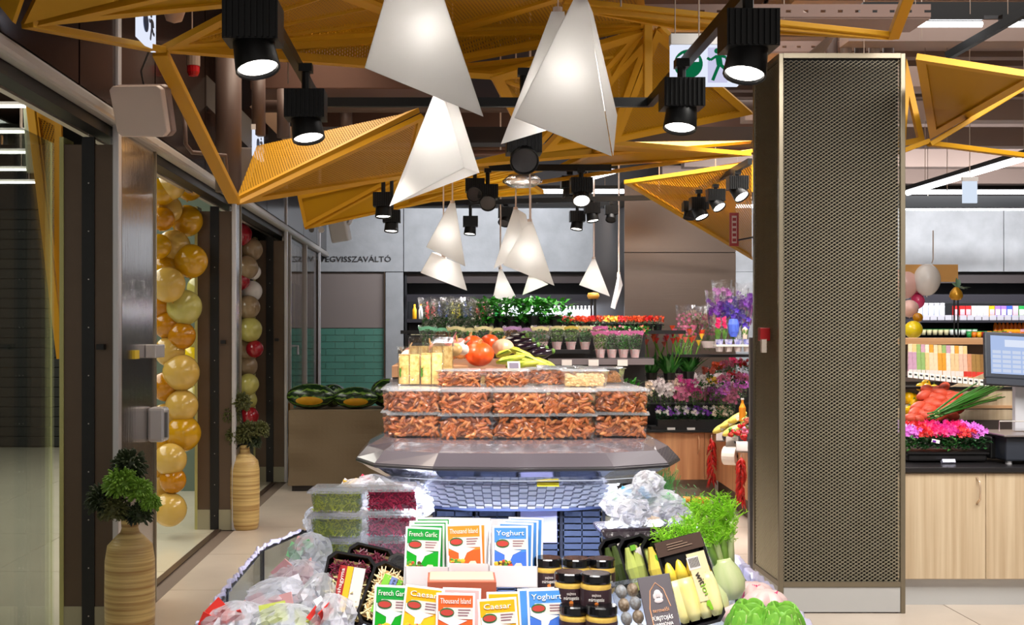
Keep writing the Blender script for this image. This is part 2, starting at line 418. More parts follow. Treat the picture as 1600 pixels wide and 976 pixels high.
# coolers: open black shelving in the niches
m_int = mat('cooler_interior', rgb(34,34,40), .5)
m_can = mat('cooler_canopy', rgb(58,56,64), .35, .2)
m_rail = mat('price_rail', rgb(206,204,214), .4)
def cooler(name, label, x0, x1, shelves):
    t = thing(name, label, 'cooler', (0,0,0))
    b = MB(); b.box(x0,YB+.78,0,x1,YB+.81,ZC); b.box(x0,YB+.1,0,x0+.03,YB+.78,ZC); b.box(x1-.03,YB+.1,0,x1,YB+.78,ZC)
    b.box(x0+.03,YB+.1,ZC-.03,x1-.03,YB+.78,ZC-.004); b.box(x0+.03,YB+.1,0,x1-.03,YB+.78,.55)
    b.build('carcass', m_int, t)
    MB().box(x0+.03,YB+.12,ZC-.16,x1-.03,YB+.16,ZC-.03).build('fascia', mat('cooler_fascia', rgb(70,60,60), .4), t)
    MB().box(x0+.03,YB+.0,2.16,x1-.03,YB+.5,2.22).build('canopy', m_can, t)
    MB().box(x0+.03,YB-.02,2.11,x1-.03,YB-.0,2.22).build('canopy_lip', m_can, t)  # lip added to keep the glowing tube out of view
    for z in shelves:
        s_ = MB().box(x0+.03,YB+.12,z-.02,x1-.03,YB+.76,z).build('shelf', m_int, t)
        MB().box(x0+.03,YB+.09,z-.045,x1-.03,YB+.118,z+.008).build('price_rail', m_can, t)
    l = MB().box(x0+.1,YB+.45,2.145,x1-.1,YB+.48,2.157).build('light_tube', emis('cooler_tube', (.95,.97,1,1), 3), t)
    area('cooler_light', ((x0+x1)/2,YB+.12,2.13), (math.radians(25),0,0), x1-x0-.2, .06, 15*(x1-x0)/3*(1 if x0 < 0 else .6), (.95,.97,1))
    return t
cooler('wall_cooler', 'black open wall cooler behind the flowers with white and coloured bottles', -.64, 2.60, (1.85,1.47,1.08))
cooler('wall_cooler', 'black open wall cooler behind the wooden shelf near the touch screen', 4.9, 9.9, (1.85,1.575,1.10))
MB().box(3.5,YB-.01,0,4.9,YB+.8,ZC).build('wall_panel', concrete, wb)
# ================================================================ CEILING: ducts, pipes, trays
m_duct = mat('brown_duct', rgb(104,72,58), .5, .1, var=.1, vscale=2)
m_pipe = mat('grey_brown_pipe', rgb(92,72,64), .5, .1)
m_pipeL = mat('beige_pipe', rgb(150,128,114), .5)
m_dk = mat('dark_steel', rgb(36,26,24), .6)
tag(MB().box(-1.6,9.3,3.62,.1,10.3,4.0).build('air_duct', m_duct, bevel=.01), 'brown rectangular air duct above the left track spotlights', 'duct')
tag(MB().box(-1.7,10.9,3.45,3.4,11.15,3.60).build('steel_beam', m_dk), 'dark steel beam crossing under the slab behind the white lamps', 'beam')
tag(MB().box(-1.7,13.1,3.9,4.6,13.5,4.2).build('steel_beam', m_duct), 'brown steel beam far back across the whole ceiling', 'beam')
def pipe(pts, r, m, label, n=10): return tag(MB().tube(pts, r, n).build('pipe', m, smooth=True), label, 'pipe')
pipe([P(357,70,8),P(357,300,8)], .09, m_pipe, 'thick vertical grey-brown pipe rising behind the left yellow strut')
pipe([P(404,95,8.4),P(404,212,8.4)], .05, m_pipe, 'slimmer vertical pipe to the right of the thick grey-brown pipe')
pipe([P(443,140,8.8),P(443,215,8.8)], .05, m_pipe, 'vertical pipe just left of the second black spotlight')
pipe([P(541,170,9.5),P(541,215,9.5)], .05, m_pipe, 'short vertical pipe behind the crossing black track')
pipe([(-1.6,10.6,3.3),(2.6,10.6,3.3)], .035, m_duct, 'thin brown pipe running crosswise behind the large lamps')
pipe([(-1.5,9.0,3.42),(3.0,9.0,3.42)], .05, m_pipe, 'grey-brown crosswise pipe above the centre track')
pipe([(-1.5,11.9,3.55),(3.4,11.9,3.55)], .06, m_duct, 'brown crosswise pipe above the rear track')
pipe([P(1240,20,8.5),P(1300,55,8.5),P(1270,90,8.5)], .05, m_pipeL, 'short bent beige pipe above the mesh column')
for k in range(5):
    x = 1300+k*22
    pipe([P(x,40,9.5),P(x,140,9.5)], .045, m_pipeL if k % 2 else m_pipe, '%s of five vertical pipes above the mesh column' % ORD[k])
pipe([P(40,-20,9),P(470,-5,9)], .05, m_pipe, 'horizontal pipe at the very top over the left shop front')
tag(MB().box(-.1,7.3,3.85,1.2,7.7,3.9).build('ceiling_board', mat('brown_board', rgb(90,64,54), .7)), 'brown board above the right end of the crossing track', 'board')
# slanting grey flat duct in the left roof space
tag(MB().bar(P(262,80,8.6),P(400,218,8.6),.10,.16).build('flat_duct', mat('grey_flat_duct', rgb(128,120,114), .5)), 'slanting grey flat duct behind the left yellow strut', 'duct')
tag(MB().bar(P(400,160,9.2),P(455,215,9.2),.08,.12).build('flat_duct', mat('tan_flat_duct', rgb(150,120,96), .5)), 'short slanting tan duct left of the second spotlight', 'duct')
# dark clutter of hangers
m_rod = mat('hanger_rod', rgb(170,150,135), .4, .5)
hang = []
for k,(x,y0,y1,Y) in enumerate([(300,-20,60,6),(450,15,130,6),(690,-30,160,5),(970,-30,10,5),(1092,-30,62,5.6),(1185,200,225,9),(1030,230,300,11),(1118,230,262,10),(1440,-20,60,9),(1543,100,130,9),(1225,-20,30,8),(918,250,300,10.5),(1480,40,300,12),(1350,-20,95,9.2)]):
    tag(MB().tube([P(x,y0,Y),P(x,y1,Y)],.004,5).build('hanger_rod', m_rod), 'thin suspension wire, %s of those hanging below the ceiling counting from left' % ORD[sorted([300,450,690,970,1092,1185,1030,1118,1440,1543,1225,918,1480,1350]).index(x)], 'wire', 'suspension wires')
# perforated cable tray at the top right
def tray(x0,x1,y,z,w,h,label):
    t = thing('cable_tray', label, 'cable tray', (0,0,0))
    b = MB(); b.box(x0,y,z,x1,y+w,z+.01); b.box(x0,y+w,z,x1,y+w+.01,z+h)
    n = int((x1-x0)/.12)
    for k in range(n):
        xa = x0+k*.12; b.box(xa,y-.008,z+h*.42,xa+.085,y,z+h*.60)
    b.box(x0,y-.008,z+.011,x1,y,z+h*.419); b.box(x0,y-.008,z+h*.601,x1,y,z+h)
    b.build('tray_body', mat('tray_beige', rgb(150,124,114), .5, .2), t)
    return t
tray(1.3,3.35,8.0,3.83,.35,.10,'perforated beige cable tray crossing above the mesh column')
tray(3.4,7.0,11.2,4.05,.35,.10,'perforated cable tray far right above the strip lights')
tray(.9,3.3,9.6,3.98,.35,.10,'perforated cable tray behind the top amber beam')
# ribbed ceiling beams over the right side
for k in range(6):
    y = 9.2+1.6*k
    tag(MB().box(3.2,y,3.98-.02*k,9.9,y+.22,4.15).build('steel_beam', m_ceilR), 'beige steel beam over the right hall, %s from the counter' % ORD[k], 'beam', 'beige ceiling beams')

# ================================================================ AMBER TRIANGLES
CLIPS = []
def tri(label, pts, w=.05, panel=None, d=.035, face=None, fold=0, edges=None):
    """a triangular frame of flat amber bars, with or without an infill sheet"""
    V = [P(*p) for p in pts]; c = sum(V, Vector())/len(V)
    t = thing('ceiling_sail', label, 'ceiling panel', c)
    n = (V[1]-V[0]).cross(V[2]-V[0]).normalized(); N = len(V)
    la, lb, lc = (V[1]-V[2]).length, (V[2]-V[0]).length, (V[0]-V[1]).length; per = la+lb+lc
    ic = (V[0]*la+V[1]*lb+V[2]*lc)/per-c; ar = (V[1]-V[0]).cross(V[2]-V[0]).length/2; rin = 2*ar/per
    sh_ = max(.2, 1-w/rin); I = [ic+(v-c-ic)*sh_ for v in V]
    for i in (edges if edges is not None else range(N)):
        j = (i+1) % N; h_ = n*d/2
        MB().prism([V[i]-c-h_, V[j]-c-h_, I[j]-h_, I[i]-h_], n*d).build('frame_bar', yellow, t)
    if panel is not None:
        sh = MB(); pts_ = [(v-c)*(1-.02) for v in V]
        sh.prism([p-n*.003 for p in pts_], n*.006)
        sh.build('mesh_panel', panel, t)
        if fold:
            for k in range(1, fold):
                f = k/fold; a = (V[0]-c); b = (V[1]-c).lerp(V[2]-c, f)
                MB().bar(a, b, .018, .022).build('rib', yellow, t)
    return t
def strut(label, a, b, w=.05, h=.03):
    return tag(MB().bar(P(*a), P(*b), w, h).build('amber_strut', yellow, bevel=.004), label, 'strut')
M1, M2 = yellow_mesh, yellow_face
tri('small amber frame tip cut off by the top left corner', [(-40,-40,4.5),(22,36,4.5),(52,-50,4.5)], .07)
tri('amber frame with fine mesh beside the top left corner', [(35,37,4.6),(78,-50,4.6),(420,-60,5.2)], .07, M1)
tri('long amber fin rising right from the left hub', [(42,38,4.7),(395,4,5.4),(520,-70,5.4)], .03, M2)
strut('amber strut joining the two hubs at top left', (42,38,4.7), (252,78,5.6), .06, .03)
tri('amber mesh sail above the left spotlight', [(248,78,5.6),(700,48,6.6),(470,-40,5.6)], .045, M1, fold=4)
tri('long low amber mesh sail along the bottom of the top cluster', [(248,80,5.6),(640,110,6.4),(700,50,6.6)], .045, M1)
tri('amber mesh sail between the two largest lamps, top edge', [(700,48,6.6),(470,-40,5.6),(1000,-40,6.2)], .04, M1)
tri('amber mesh sail behind the largest lamp reaching the hub', [(700,48,6.6),(1012,40,7.0),(1000,-45,6.2)], .04, M1)
tri('amber mesh sail left of the right large lamp', [(640,112,6.4),(700,50,6.6),(1012,42,7.0)], .04, M1)
tri('amber sail lower edge between the two large lamps', [(640,112,6.4),(905,85,6.9),(770,120,6.5)], .035, M2)
tri('amber ribbed sail dropping behind the right large lamp', [(765,118,6.5),(1005,46,7.0),(830,240,7.4)], .06, M1, fold=5)
tri('small amber ribbed sail just left of the hub', [(1010,42,7.0),(935,70,7.0),(950,140,7.2)], .035, M2, fold=6)
tri('large amber mesh sail below the exit sign', [(1025,44,7.0),(1176,176,7.6),(955,222,7.6)], .045, M1)
tri('amber mesh sail between the diagonal bars and the upright', [(1020,46,7.0),(955,222,7.6),(845,236,7.4)], .05, M1)
strut('upright amber strut below the hub', (1012,30,6.95), (1012,162,7.0), .05, .05)
strut('amber diagonal from the hub towards the exit sign', (1030,42,7.0), (1078,90,7.1), .05, .03)
strut('wide amber beam crossing to the mesh column, upper flange', (880,2,6.4), (1396,56,6.6), .07, .03)
tri('solid amber fin under the beam to the mesh column', [(880,10,6.4),(1396,58,6.6),(1060,42,6.7)], .03, M2)
strut('pale beam rising to the top edge right of the column', (1396,56,6.6), (1428,-30,6.0), .06, .05)
# lower left cluster
strut('broad amber strut from the upper hub down to the lower left hub', (250,82,5.6), (366,314,7.2), .075, .04)
tri('amber sail, mesh for its shaded underside, rising right from the lower hub', [(366,315,7.2),(655,172,8.0),(400,228,8.4)], .045, M1, edges=[0])  # open mesh darkens this sail in place of shade on its underside
tri('second amber sail, mesh for its shade, below the double bars', [(368,317,7.2),(660,180,8.0),(640,275,8.8)], .045, M1)  # mesh infill again stands in for the shaded underside
tri('bright solid amber sail behind the lower left hub', [(465,306,9.6),(640,268,9.6),(476,356,9.6)], .03, M2)
tri('solid amber sail lower right half', [(476,356,9.6),(640,268,9.6),(735,300,10.4)], .035, M2)
# lower centre and right
tri('flat amber sail above the centre track', [(700,262,8.4),(860,225,8.8),(1174,222,9.4)], .05, M2)
tri('amber sail end beside the mesh column', [(955,222,8.6),(1174,240,9.4),(870,262,9.4)], .045, M2)
strut('slim amber bar fanning right above the ring light', (740,300,9.0), (1174,236,9.6), .05, .03)
strut('slim amber bar crossing above the centre spotlights', (800,256,8.9), (960,226,9.2), .045, .03)
tri('ribbed amber fan behind the ring light', [(648,305,9.8),(860,262,9.2),(730,262,9.0)], .04, M1, fold=6)
tri('narrow ribbed amber fan left of the ring light', [(640,315,9.9),(800,268,9.3),(850,300,9.9)], .035, M2, fold=4)
tri('shaded amber sail in front of the bronze block', [(975,284,10.4),(1176,255,9.8),(1176,404,13.2)], .05, M1, edges=[0,2])  # mesh infill stands in for shade on a smooth sheet
tri('dim amber sheet above the bronze block', [(975,284,11.4),(1176,250,11.4),(1176,300,11.4)], .03, M1)
# right triangle
tri('amber solid triangle right of the mesh column', [(1432,88,6.3),(1625,118,6.1),(1454,214,7.6)], .05, M2)
tri('open pale amber frame around the right triangle', [(1415,92,7.2),(1444,222,7.2),(1404,230,7.2)], .035)
strut('amber bar parallel to the right triangle lower edge', (1452,226,7.0), (1640,112,7.0), .055, .03)
strut('thin amber bar falling right from the triangle tip', (1452,224,7.0), (1640,248,7.4), .045, .03)
strut('pale bar running left from the triangle tip to the column', (1404,238,7.0), (1452,220,7.0), .035, .03)
# amber reflection in the near shop glass, built as solid pieces behind it
tri('tall amber mesh sail built for the reflection in the near shop glass', [(48,165,8.4),(97,190,8.4),(97,560,8.4)], .05, M1)
strut('tall amber bar built for the reflection in the near shop glass', (48,165,8.3), (96,560,8.3), .06, .04)
# mall strip lights
m_led = emis('mall_led_tube', (1,1,.82,1), 5)
for k,(x0,x1,y,Y) in enumerate([(-60,46,166,8.6),(-10,40,206,9.8),(-60,42,238,10.4),(-60,44,265,11.4),(-60,57,285,12.4)]):
    t = thing('strip_light', 'strip light in the mall ceiling behind glass, %s from top' % ORD[k], 'light', P((x0+x1)/2,y,Y), 0, 'mall strip lights')
    L = (x1-x0)*Y/F
    MB().box(-L/2,-.02,-.008,L/2,.02,.008).build('tube', m_led, t)
    MB().box(-L/2,-.03,.009,L/2,.03,.03).build('housing', white_paint, t)
    for s_ in (-.4,.4): MB().tube([(s_*L,0,.03),(s_*L,0,4.89-t.location.z)],.003,4).build('wire', m_rod, t)
tag(MB().cbox(P(42,215,8.6)+Vector((0,.1,0)),(.10,.05,.50),(0,math.radians(-3),0)).build('wall_speaker', mat('grey_green_casing', rgb(150,152,130), .5), bevel=.02), 'narrow pale casing hanging behind the near shop glass', 'speaker')

# ---- strip lights on the right and at the back
m_tube = emis('white_led_tube', (.97,.98,1,1), 9)
def strip(a, b, label, r=.022):
    A = P(*a); B = P(*b); c = (A+B)/2
    t = thing('strip_light', label, 'light', c, 0, 'ceiling strip lights')
    MB().tube([A-c,B-c], r, 8).build('tube', m_tube, t)
    MB().bar(A-c+Vector((0,0,r+.025)), B-c+Vector((0,0,r+.025)), .07, .04).build('housing', blackmetal, t)
    for q in (A.lerp(B,.15),B.lerp(A,.15)): MB().tube([q-c+Vector((0,0,r+.04)),(q.x-c.x,q.y-c.y,4.88-c.z)],.003,4).build('wire', m_rod, t)
    return t
strip((1412,38,8.6),(1534,38,8.6),'short bright strip light under the black track at top right')
strip((1563,38,8.6),(1640,38,8.6),'strip light at the top right corner of the picture')
strip((1418,302,11.5),(1640,236,9.2),'long slanting strip light above the right counter')
strip((1416,300,13.5),(1640,300,13.5),'upper of two level strip lights above the right cooler')
strip((1416,326,15.0),(1640,326,15.0),'lower level strip light along the right concrete wall')
strip((775,299,13.5),(975,299,13.5),'level strip light behind the ring light above the rear track')
strip((640,299,13.5),(738,299,13.5),'level strip light left of the ring light')
strip((1148,322,15.0),(1178,322,15.0),'short strip light piece left of the mesh column')
strip((880,290,12.5),(960,268,11.5),'short slanting strip light above the rear spotlights')
tag(MB().box(-.55,14.0,3.18,2.14,14.15,3.34).build('power_busbar', blackmetal), 'black trunking along the top of the rear concrete wall', 'cable tray')
tag(MB().box(5.4,14.2,3.20,9.5,14.35,3.34).build('power_busbar', blackmetal), 'black trunking between the two level strip lights at right', 'cable tray')
# black track with bracket, top right
tag(MB().box(3.1,8.6,4.02,4.9,8.7,4.12).build('power_busbar', blackmetal), 'black trunking above the top right strip light', 'cable tray')
tag(MB().bar(P(1480,88,8.8),P(1625,5,8.2),.05,.06).build('light_track', blackmetal), 'black track slanting through the top right corner', 'track')

# ---- spotlight tracks
def track(a, b, label):
    return tag(MB().bar(a, b, .036, .05).build('light_track', blackmetal), label, 'track')
ZK = 2.95
track((-.73,2.4,ZK),(-.73,6.5,ZK),'black spotlight track running back along the left side')
track((-.75,6.5,ZK),(1.14,6.5,ZK),'black spotlight track crossing behind the large lamps')
track((1.14,2.4,ZK),(1.14,6.5,ZK),'black spotlight track running back along the right side')
track(P(590,262,9.07),P(955,262,9.07),'black crosswise track above the ring light')
track(P(600,320,11.7),P(1110,306,11.7),'black crosswise track in front of the rear concrete wall')
track(P(1075,306,11.7),P(1172,252,9.3),'black track leading from the rear track to the mesh column')
m_lens = emis('spot_lens', (1,.93,.86,1), 6)
SP = {}
def spot(label, px, py, Y, tilt=0, turn=0, size=.15, zt=ZK, lit=0, on=True, face=None, aim=None):
    """track spotlight: ribbed driver housing above a round barrel; (px,py) is the housing centre"""
    c = P(px,py,Y)
    t = thing('track_spotlight', label, 'spotlight', c, 0, 'black track spotlights')
    t.scale = (size/.15,)*3; k = .15/size
    if 'h' not in SP:
        b = MB(); b.cbox((0,0,0),(.15,.12,.105))
        for i in range(9): b.cbox((-.066+i*.0165,-.063,0),(.006,.01,.1))
        SP['h'] = b.mesh('ribbed_housing', blackmetal)
        b = MB(); b.lathe([(.052,.05),(.056,0),(.062,-.075),(.060,-.078),(.055,-.072),(.0545,-.062)], 20)
        SP['b'] = b.mesh('barrel', blackmetal, True)
        b = MB(); b.lathe([(.054,-.064),(.054,-.066)], 20)
        SP['l'] = b.mesh('lens', m_lens); SP['o'] = b.mesh('lens_dim', mat('lens_off', rgb(60,56,56), .1))
    def kid(n, me, loc=(0,0,0), rot=(0,0,0), par=t):
        o = bpy.data.objects.new(n, me); COL.objects.link(o); o.parent = par; o.location = loc; o.rotation_euler = rot; return o
    kid('driver_housing', SP['h'])
    bl = kid('barrel', SP['b'], (0,0,-.055), (tilt, turn, 0))
    kid('lens', SP['l'] if on else SP['o'], par=bl)
    up = (zt-c.z)*k-.03
    if up > .06: MB().tube([(0,0,.05),(0,0,up)],.016,8).build('arm', blackmetal, t)
    MB().cbox((0,0,max(up,.08)),(.05,.05,.03)).build('track_adapter', blackmetal, t)
    if lit:
        d = bpy.data.lights.new('spot_beam','SPOT'); d.energy = lit; d.color = (1,.9,.8); d.spot_size = math.radians(52); d.spot_blend = .7; d.shadow_soft_size = .05
        o = bpy.data.objects.new('spot_beam', d); COL.objects.link(o); o['kind'] = 'helper'
        dn = Euler((tilt,turn,0)).to_matrix() @ Vector((0,0,-1)) if aim is None else (Vector(aim)-c).normalized(); o.location = c+dn*.16*size/.15+Vector((0,0,-.055))
        o.rotation_euler = dn.to_track_quat('-Z','Y').to_euler()
    return t
R = math.radians
spot('large black spotlight at the front of the left track', 396,38,4.0,R(-12),R(-12),.19,lit=130,aim=(.15,4.15,1.3))
spot('black spotlight at the rear end of the left track', 478,165,5.5,R(-12),R(-10),.19,lit=90,aim=(.1,5.6,1.4))
spot('large black spotlight at the front of the right track', 1169,50,4.2,R(-12),R(12),.19,lit=130,aim=(.35,4.15,1.3))
spot('black spotlight in front of the exit sign', 1065,148,5.4,R(-12),R(8),.19,lit=110,aim=(.3,5.9,1.4))
spot('dark unlit spotlight half hidden under the right large lamp', 818,222,5.6,R(-60),R(0),.17,on=False)
spot('double black spotlight left of the middle lamp, upper head', 599,312,8.6,R(-8),R(0),.15,lit=40)
spot('double black spotlight left of the middle lamp, lower head', 612,338,9.2,R(-8),R(3),.14)
spot('black spotlight above the far left small lamp', 742,290,9.0,R(-70),R(10),.15,on=False)
spot('black spotlight beside the ring light at its left', 762,300,9.0,R(-60),R(0),.16,on=False,lit=0)
spot('lit black spotlight hanging above the variegated herbs', 735,346,11.6,R(-8),R(5),.15,zt=2.98,lit=70)
spot('black spotlight hanging behind the pair of small lamps', 790,332,11.9,R(-30),R(20),.15,zt=2.98,on=False)
spot('brightly lit spotlight facing the camera right of the ring light', 908,290,9.0,R(-38),R(2),.17,lit=70)
spot('black spotlight left of the brightly lit one', 890,285,9.3,R(0),R(0),.14,on=False,lit=0)
spot('black spotlight with thin light edge above the concrete wall', 902,338,11.4,R(-8),R(8),.15,zt=2.98,lit=70)
spot('black spotlight above the right concrete edge', 925,325,11.2,R(-10),R(-8),.15,zt=2.98,lit=60)
spot('rearmost black spotlight near the bronze block', 955,328,11.6,R(-30),R(10),.13,zt=2.98,on=False)
spot('left one of the paired spotlights before the bronze block', 1078,322,11.0,R(-10),R(10),.14,zt=2.98,on=False)
spot('lit spotlight of the pair before the bronze block', 1092,318,10.6,R(-20),R(-18),.16,zt=2.98,lit=70)
spot('middle spotlight on the short slanting track', 1118,305,10.2,R(-30),R(-25),.15,zt=2.98,lit=60)
spot('spotlight on the slanting track nearest the mesh column', 1152,286,9.6,R(-30),R(-25),.16,zt=3.0,lit=60)
# ceiling ring light: clear glass dish
t = thing('dish_light', 'round clear glass dish light behind the hanging lamps', 'light', P(816,282,8.6))
MB().lathe([(.02,.05),(.10,.04),(.15,.0),(.145,-.015),(.09,-.045),(.0,-.05)],28).build('glass_dish', clear('dish_glass',(.95,.9,.88,1),.35,.1,.4,30), t, smooth=True)
MB().cyl((0,0,.05),(0,0,.30),.012,n=8).build('stem', m_pipeL, t)
MB().lathe([(.06,-.01),(.06,-.02)],20).build('bulb_disc', emis('dish_glow',(1,.9,.85,1),3), t)

# ---- white folded lamps
def shade_mat():
    m = bpy.data.materials.new('white_paper_shade'); m.use_nodes = True; nt = m.node_tree; nt.nodes.clear()
    o = nt.nodes.new('ShaderNodeOutputMaterial'); a = nt.nodes.new('ShaderNodeBsdfDiffuse'); b = nt.nodes.new('ShaderNodeBsdfTranslucent')
    a.inputs[0].default_value = (.86,.84,.82,1); b.inputs[0].default_value = (.9,.89,.87,1)
    x = nt.nodes.new('ShaderNodeMixShader'); x.inputs[0].default_value = .5
    nt.links.new(a.outputs[0], x.inputs[1]); nt.links.new(b.outputs[0], x.inputs[2]); nt.links.new(x.outputs[0], o.inputs[0]); return m
m_shade = shade_mat()
m_cord = mat('white_cord', rgb(214,190,176), .5)
def lamp(label, Y, faces, top, power, cord_to=-120, bulb=None, dark=False):
    """folded white shade: faces are outlines (px, py, depth offset) of its paper sides"""
    c = P(*top, Y)
    t = thing('pendant_lamp', label, 'lamp', c, 0, 'white folded pendant lamps')
    for f in faces:
        V = [P(px,py,Y+dy)-c for px,py,dy in f]
        b = MB(); n = (V[1]-V[0]).cross(V[2]-V[0]).normalized()
        b.prism([v-n*.001 for v in V], n*.002)
        b.build('shade_side', m_shade, t)
    MB().tube([(0,0,0),(0,0,4.89-c.z)],.0035*Y/5,6).build('cord', m_cord, t)
    MB().cyl((0,.02,-.03),(0,.02,.02),.018,n=10).build('lamp_holder', m_cord, t)
    bp = P(*bulb, Y+.07) if bulb else c+Vector((0,.07,-.25))
    MB().ell(bp-c,(.026,.026,.032),12,8).build('bulb', emis('bulb_glow_%d' % len(bpy.data.materials),(1,.97,.93,1),2), t)
    MB().tube([(0,.02,-.02), bp-c+Vector((0,0,.03))],.005,6).build('bulb_stem', white_paint, t)
    d = bpy.data.lights.new('bulb_light','POINT'); d.energy = power*(1.2 if Y < 5 else 1.5); d.color = (1,.97,.94); d.shadow_soft_size = .05
    o = bpy.data.objects.new('bulb_light', d); COL.objects.link(o); o.location = bp; o['kind'] = 'helper'
    return t
lamp('large white folded lamp cut by the top edge, left one', 3.9,
  [[(618,-60,0),(674,-60,0),(755,182,0),(570,106,0)],[(618,-60,0),(570,106,0),(640,100,.28),(646,-60,.12)],[(674,-60,0),(755,182,0),(640,100,.28),(646,-60,.12)]],
  (646,-60), 9, bulb=(668,52))
lamp('white folded lamp hanging below the large left one', 4.1,
  [[(677,150,0),(694,150,0),(725,262,-.04),(609,322,0)],[(694,150,0),(714,160,.06),(749,270,.06),(725,262,-.04)],[(609,322,0),(725,262,-.04),(749,270,.06),(680,240,.22)],[(677,150,0),(609,322,0),(680,240,.22),(700,150,.12)],[(700,150,.12),(680,240,.22),(749,270,.06),(714,160,.06)]],
  (692,150), 7, cord_to=-60, bulb=(677,214))
lamp('large white folded lamp to the right, front sheet', 3.9,
  [[(898,-4,0),(916,-4,0),(956,244,0),(804,184,0)],[(916,-4,0),(926,20,.08),(964,180,.08),(958,243,0)],[(898,-4,0),(804,184,0),(880,150,.26),(906,-4,.1)],[(906,-4,.1),(880,150,.26),(964,180,.08),(926,20,.08)]],
  (907,-4), 9, bulb=(884,118))
lamp('long white folded lamp tucked behind the large right one', 4.2,
  [[(862,18,0),(882,18,0),(900,190,0),(783,225,0)],[(862,18,0),(783,225,0),(850,190,.24),(875,18,.1)]],
  (872,18), 4, bulb=(850,150))
lamp('small white lamp over the variegated herbs, upper one', 8.6,
  [[(703,317,0),(711,317,0),(727,416,0),(666,386,0)],[(703,317,0),(666,386,0),(700,392,.3),(708,317,.1)],[(711,317,0),(727,416,0),(700,392,.3),(708,317,.1)]], (707,317), 8, cord_to=270, bulb=(697,366))
lamp('small tilted white lamp under the left upper one', 9.0,
  [[(675,394,0),(718,412,0),(730,454,0),(657,426,0)],[(675,394,0),(657,426,0),(700,430,.3),(697,396,.2)]], (693,398), 6, cord_to=270, bulb=(692,422))
lamp('slim white lamp behind the middle pair', 9.3,
  [[(802,327,0),(809,327,0),(822,392,0),(771,420,0)],[(809,327,0),(822,335,.1),(828,380,.1),(822,392,0)]], (806,327), 6, cord_to=292, bulb=(800,384))
lamp('broad white lamp in the middle of the hall', 8.4,
  [[(824,346,0),(832,346,0),(866,446,0),(786,414,0)],[(824,346,0),(786,414,0),(830,400,.3),(828,346,.1)],[(832,346,0),(866,446,0),(830,400,.3),(828,346,.1)]], (828,346), 8, cord_to=292, bulb=(824,396))
lamp('tiny white lamp low over the leafy green plants', 11.8,
  [[(780,420,0),(784,420,0),(806,463,0),(767,480,0)],[(780,420,0),(767,480,0),(790,460,.25)]], (782,420), 9, cord_to=330, bulb=(784,448))
lamp('tiny white lamp tucked under the broad middle lamp', 11.0,
  [[(826,430,0),(832,430,0),(857,444,0),(816,461,0)]], (829,430), 7, cord_to=400, bulb=(834,448))
lamp('far white lamp in front of the right concrete end', 12.0,
  [[(926,404,0),(930,404,0),(953,463,0),(905,445,0)],[(926,404,0),(905,445,0),(930,440,.25)]], (928,404), 12, cord_to=330, bulb=(929,436))
lamp('narrow far white lamp seen edge-on by the bronze block', 12.2,
  [[(966,428,0),(969,428,0),(973,445,.1),(961,483,0),(954,480,0)]], (967,428), 7, cord_to=330, bulb=(963,460))
# ================================================================ SIGNS, SPEAKERS, DETECTORS
m_signw = emis('sign_white', (.80,.85,1,1), .85)
m_signg = emis('sign_green', rgb(14,110,70), .7)
def runner(t, x, z, s, y, m):
    b = MB()
    b.cyl((x+.02*s,y,z+.42*s),(x+.02*s,y-.004,z+.42*s),.075*s,n=14)
    def limb(p, w): 
        for a, c in zip(p, p[1:]): b.bar((x+a[0]*s,y-.002,z+a[1]*s),(x+c[0]*s,y-.002,z+c[1]*s),.004,w*s,up=(0,0,1)) if abs(a[0]-c[0]) > abs(a[1]-c[1]) else b.bar((x+a[0]*s,y-.002,z+a[1]*s),(x+c[0]*s,y-.002,z+c[1]*s),w*s,.004,up=(0,1,0))
    limb([(.06,.30),(.10,.02)],.17); limb([(.02,.28),(-.16,.16),(-.26,.22)],.07); limb([(.12,.28),(.28,.24),(.34,.08)],.07)
    limb([(.12,.03),(.28,-.12),(.44,-.14)],.09); limb([(.08,.02),(-.02,-.22),(-.10,-.42)],.09)
    b.build('running_figure', m, t)
c = P(1101,97,5.6)
t = thing('exit_sign', 'white hanging exit sign with green arrow disc and running figure', 'sign', c)
MB().box(-.165,0,-.115,.165,.03,.085).build('sign_face', m_signw, t, bevel=.003)
MB().box(-.165,-.002,.085,.165,.05,.14).build('lamp_box', white_paint, t, bevel=.004)
b = MB(); b.cyl((-.08,-.001,-.01),(-.08,-.006,-.01),.07,n=28); b.build('arrow_disc', m_signg, t)
b = MB(); b.box(-.135,-.010,.0,-.03,-.006,.018); b.prism([(-.15,-.006,.009),(-.105,-.006,.04),(-.105,-.006,-.022)],(0,-.004,0)); b.build('arrow', m_signw, t)
b = MB(); b.box(.015,-.002,-.1,.11,-.0005,.07); b.build('figure_panel', emis('pale_panel',(.72,.72,1,1),.7), t)
runner(t, .055, -.018, .17, -.003, m_signg)
for x in (-.14,.14): MB().tube([(x,.02,.13),(x,.02,.6)],.003,5).build('wire', m_rod, t)
def side_sign(label, px, py, Y, w, h, turn):
    t = thing('exit_sign', label, 'sign', P(px,py,Y), R(0))
    t.rotation_euler = (0,0,R(turn))
    MB().box(-w/2,-.012,-h/2,w/2,.012,h/2).build('sign_face', m_signw, t, bevel=.003)
    b = MB(); b.cyl((-.06,-.013,0),(-.06,-.017,0),.045,n=20); b.build('arrow_disc', mat('sign_blue_green', rgb(60,80,120), .4), t)
    runner(t, .04, 0, .14, -.013, mat('figure_dark', rgb(60,60,70),.4))
    MB().box(-w/2,-.016,h/2,w/2,.016,h/2+.04).build('lamp_box', white_paint, t)
    return t
side_sign('pale blue exit sign seen almost edge-on at the upper left', 228,40,5.4,.30,.18,91)
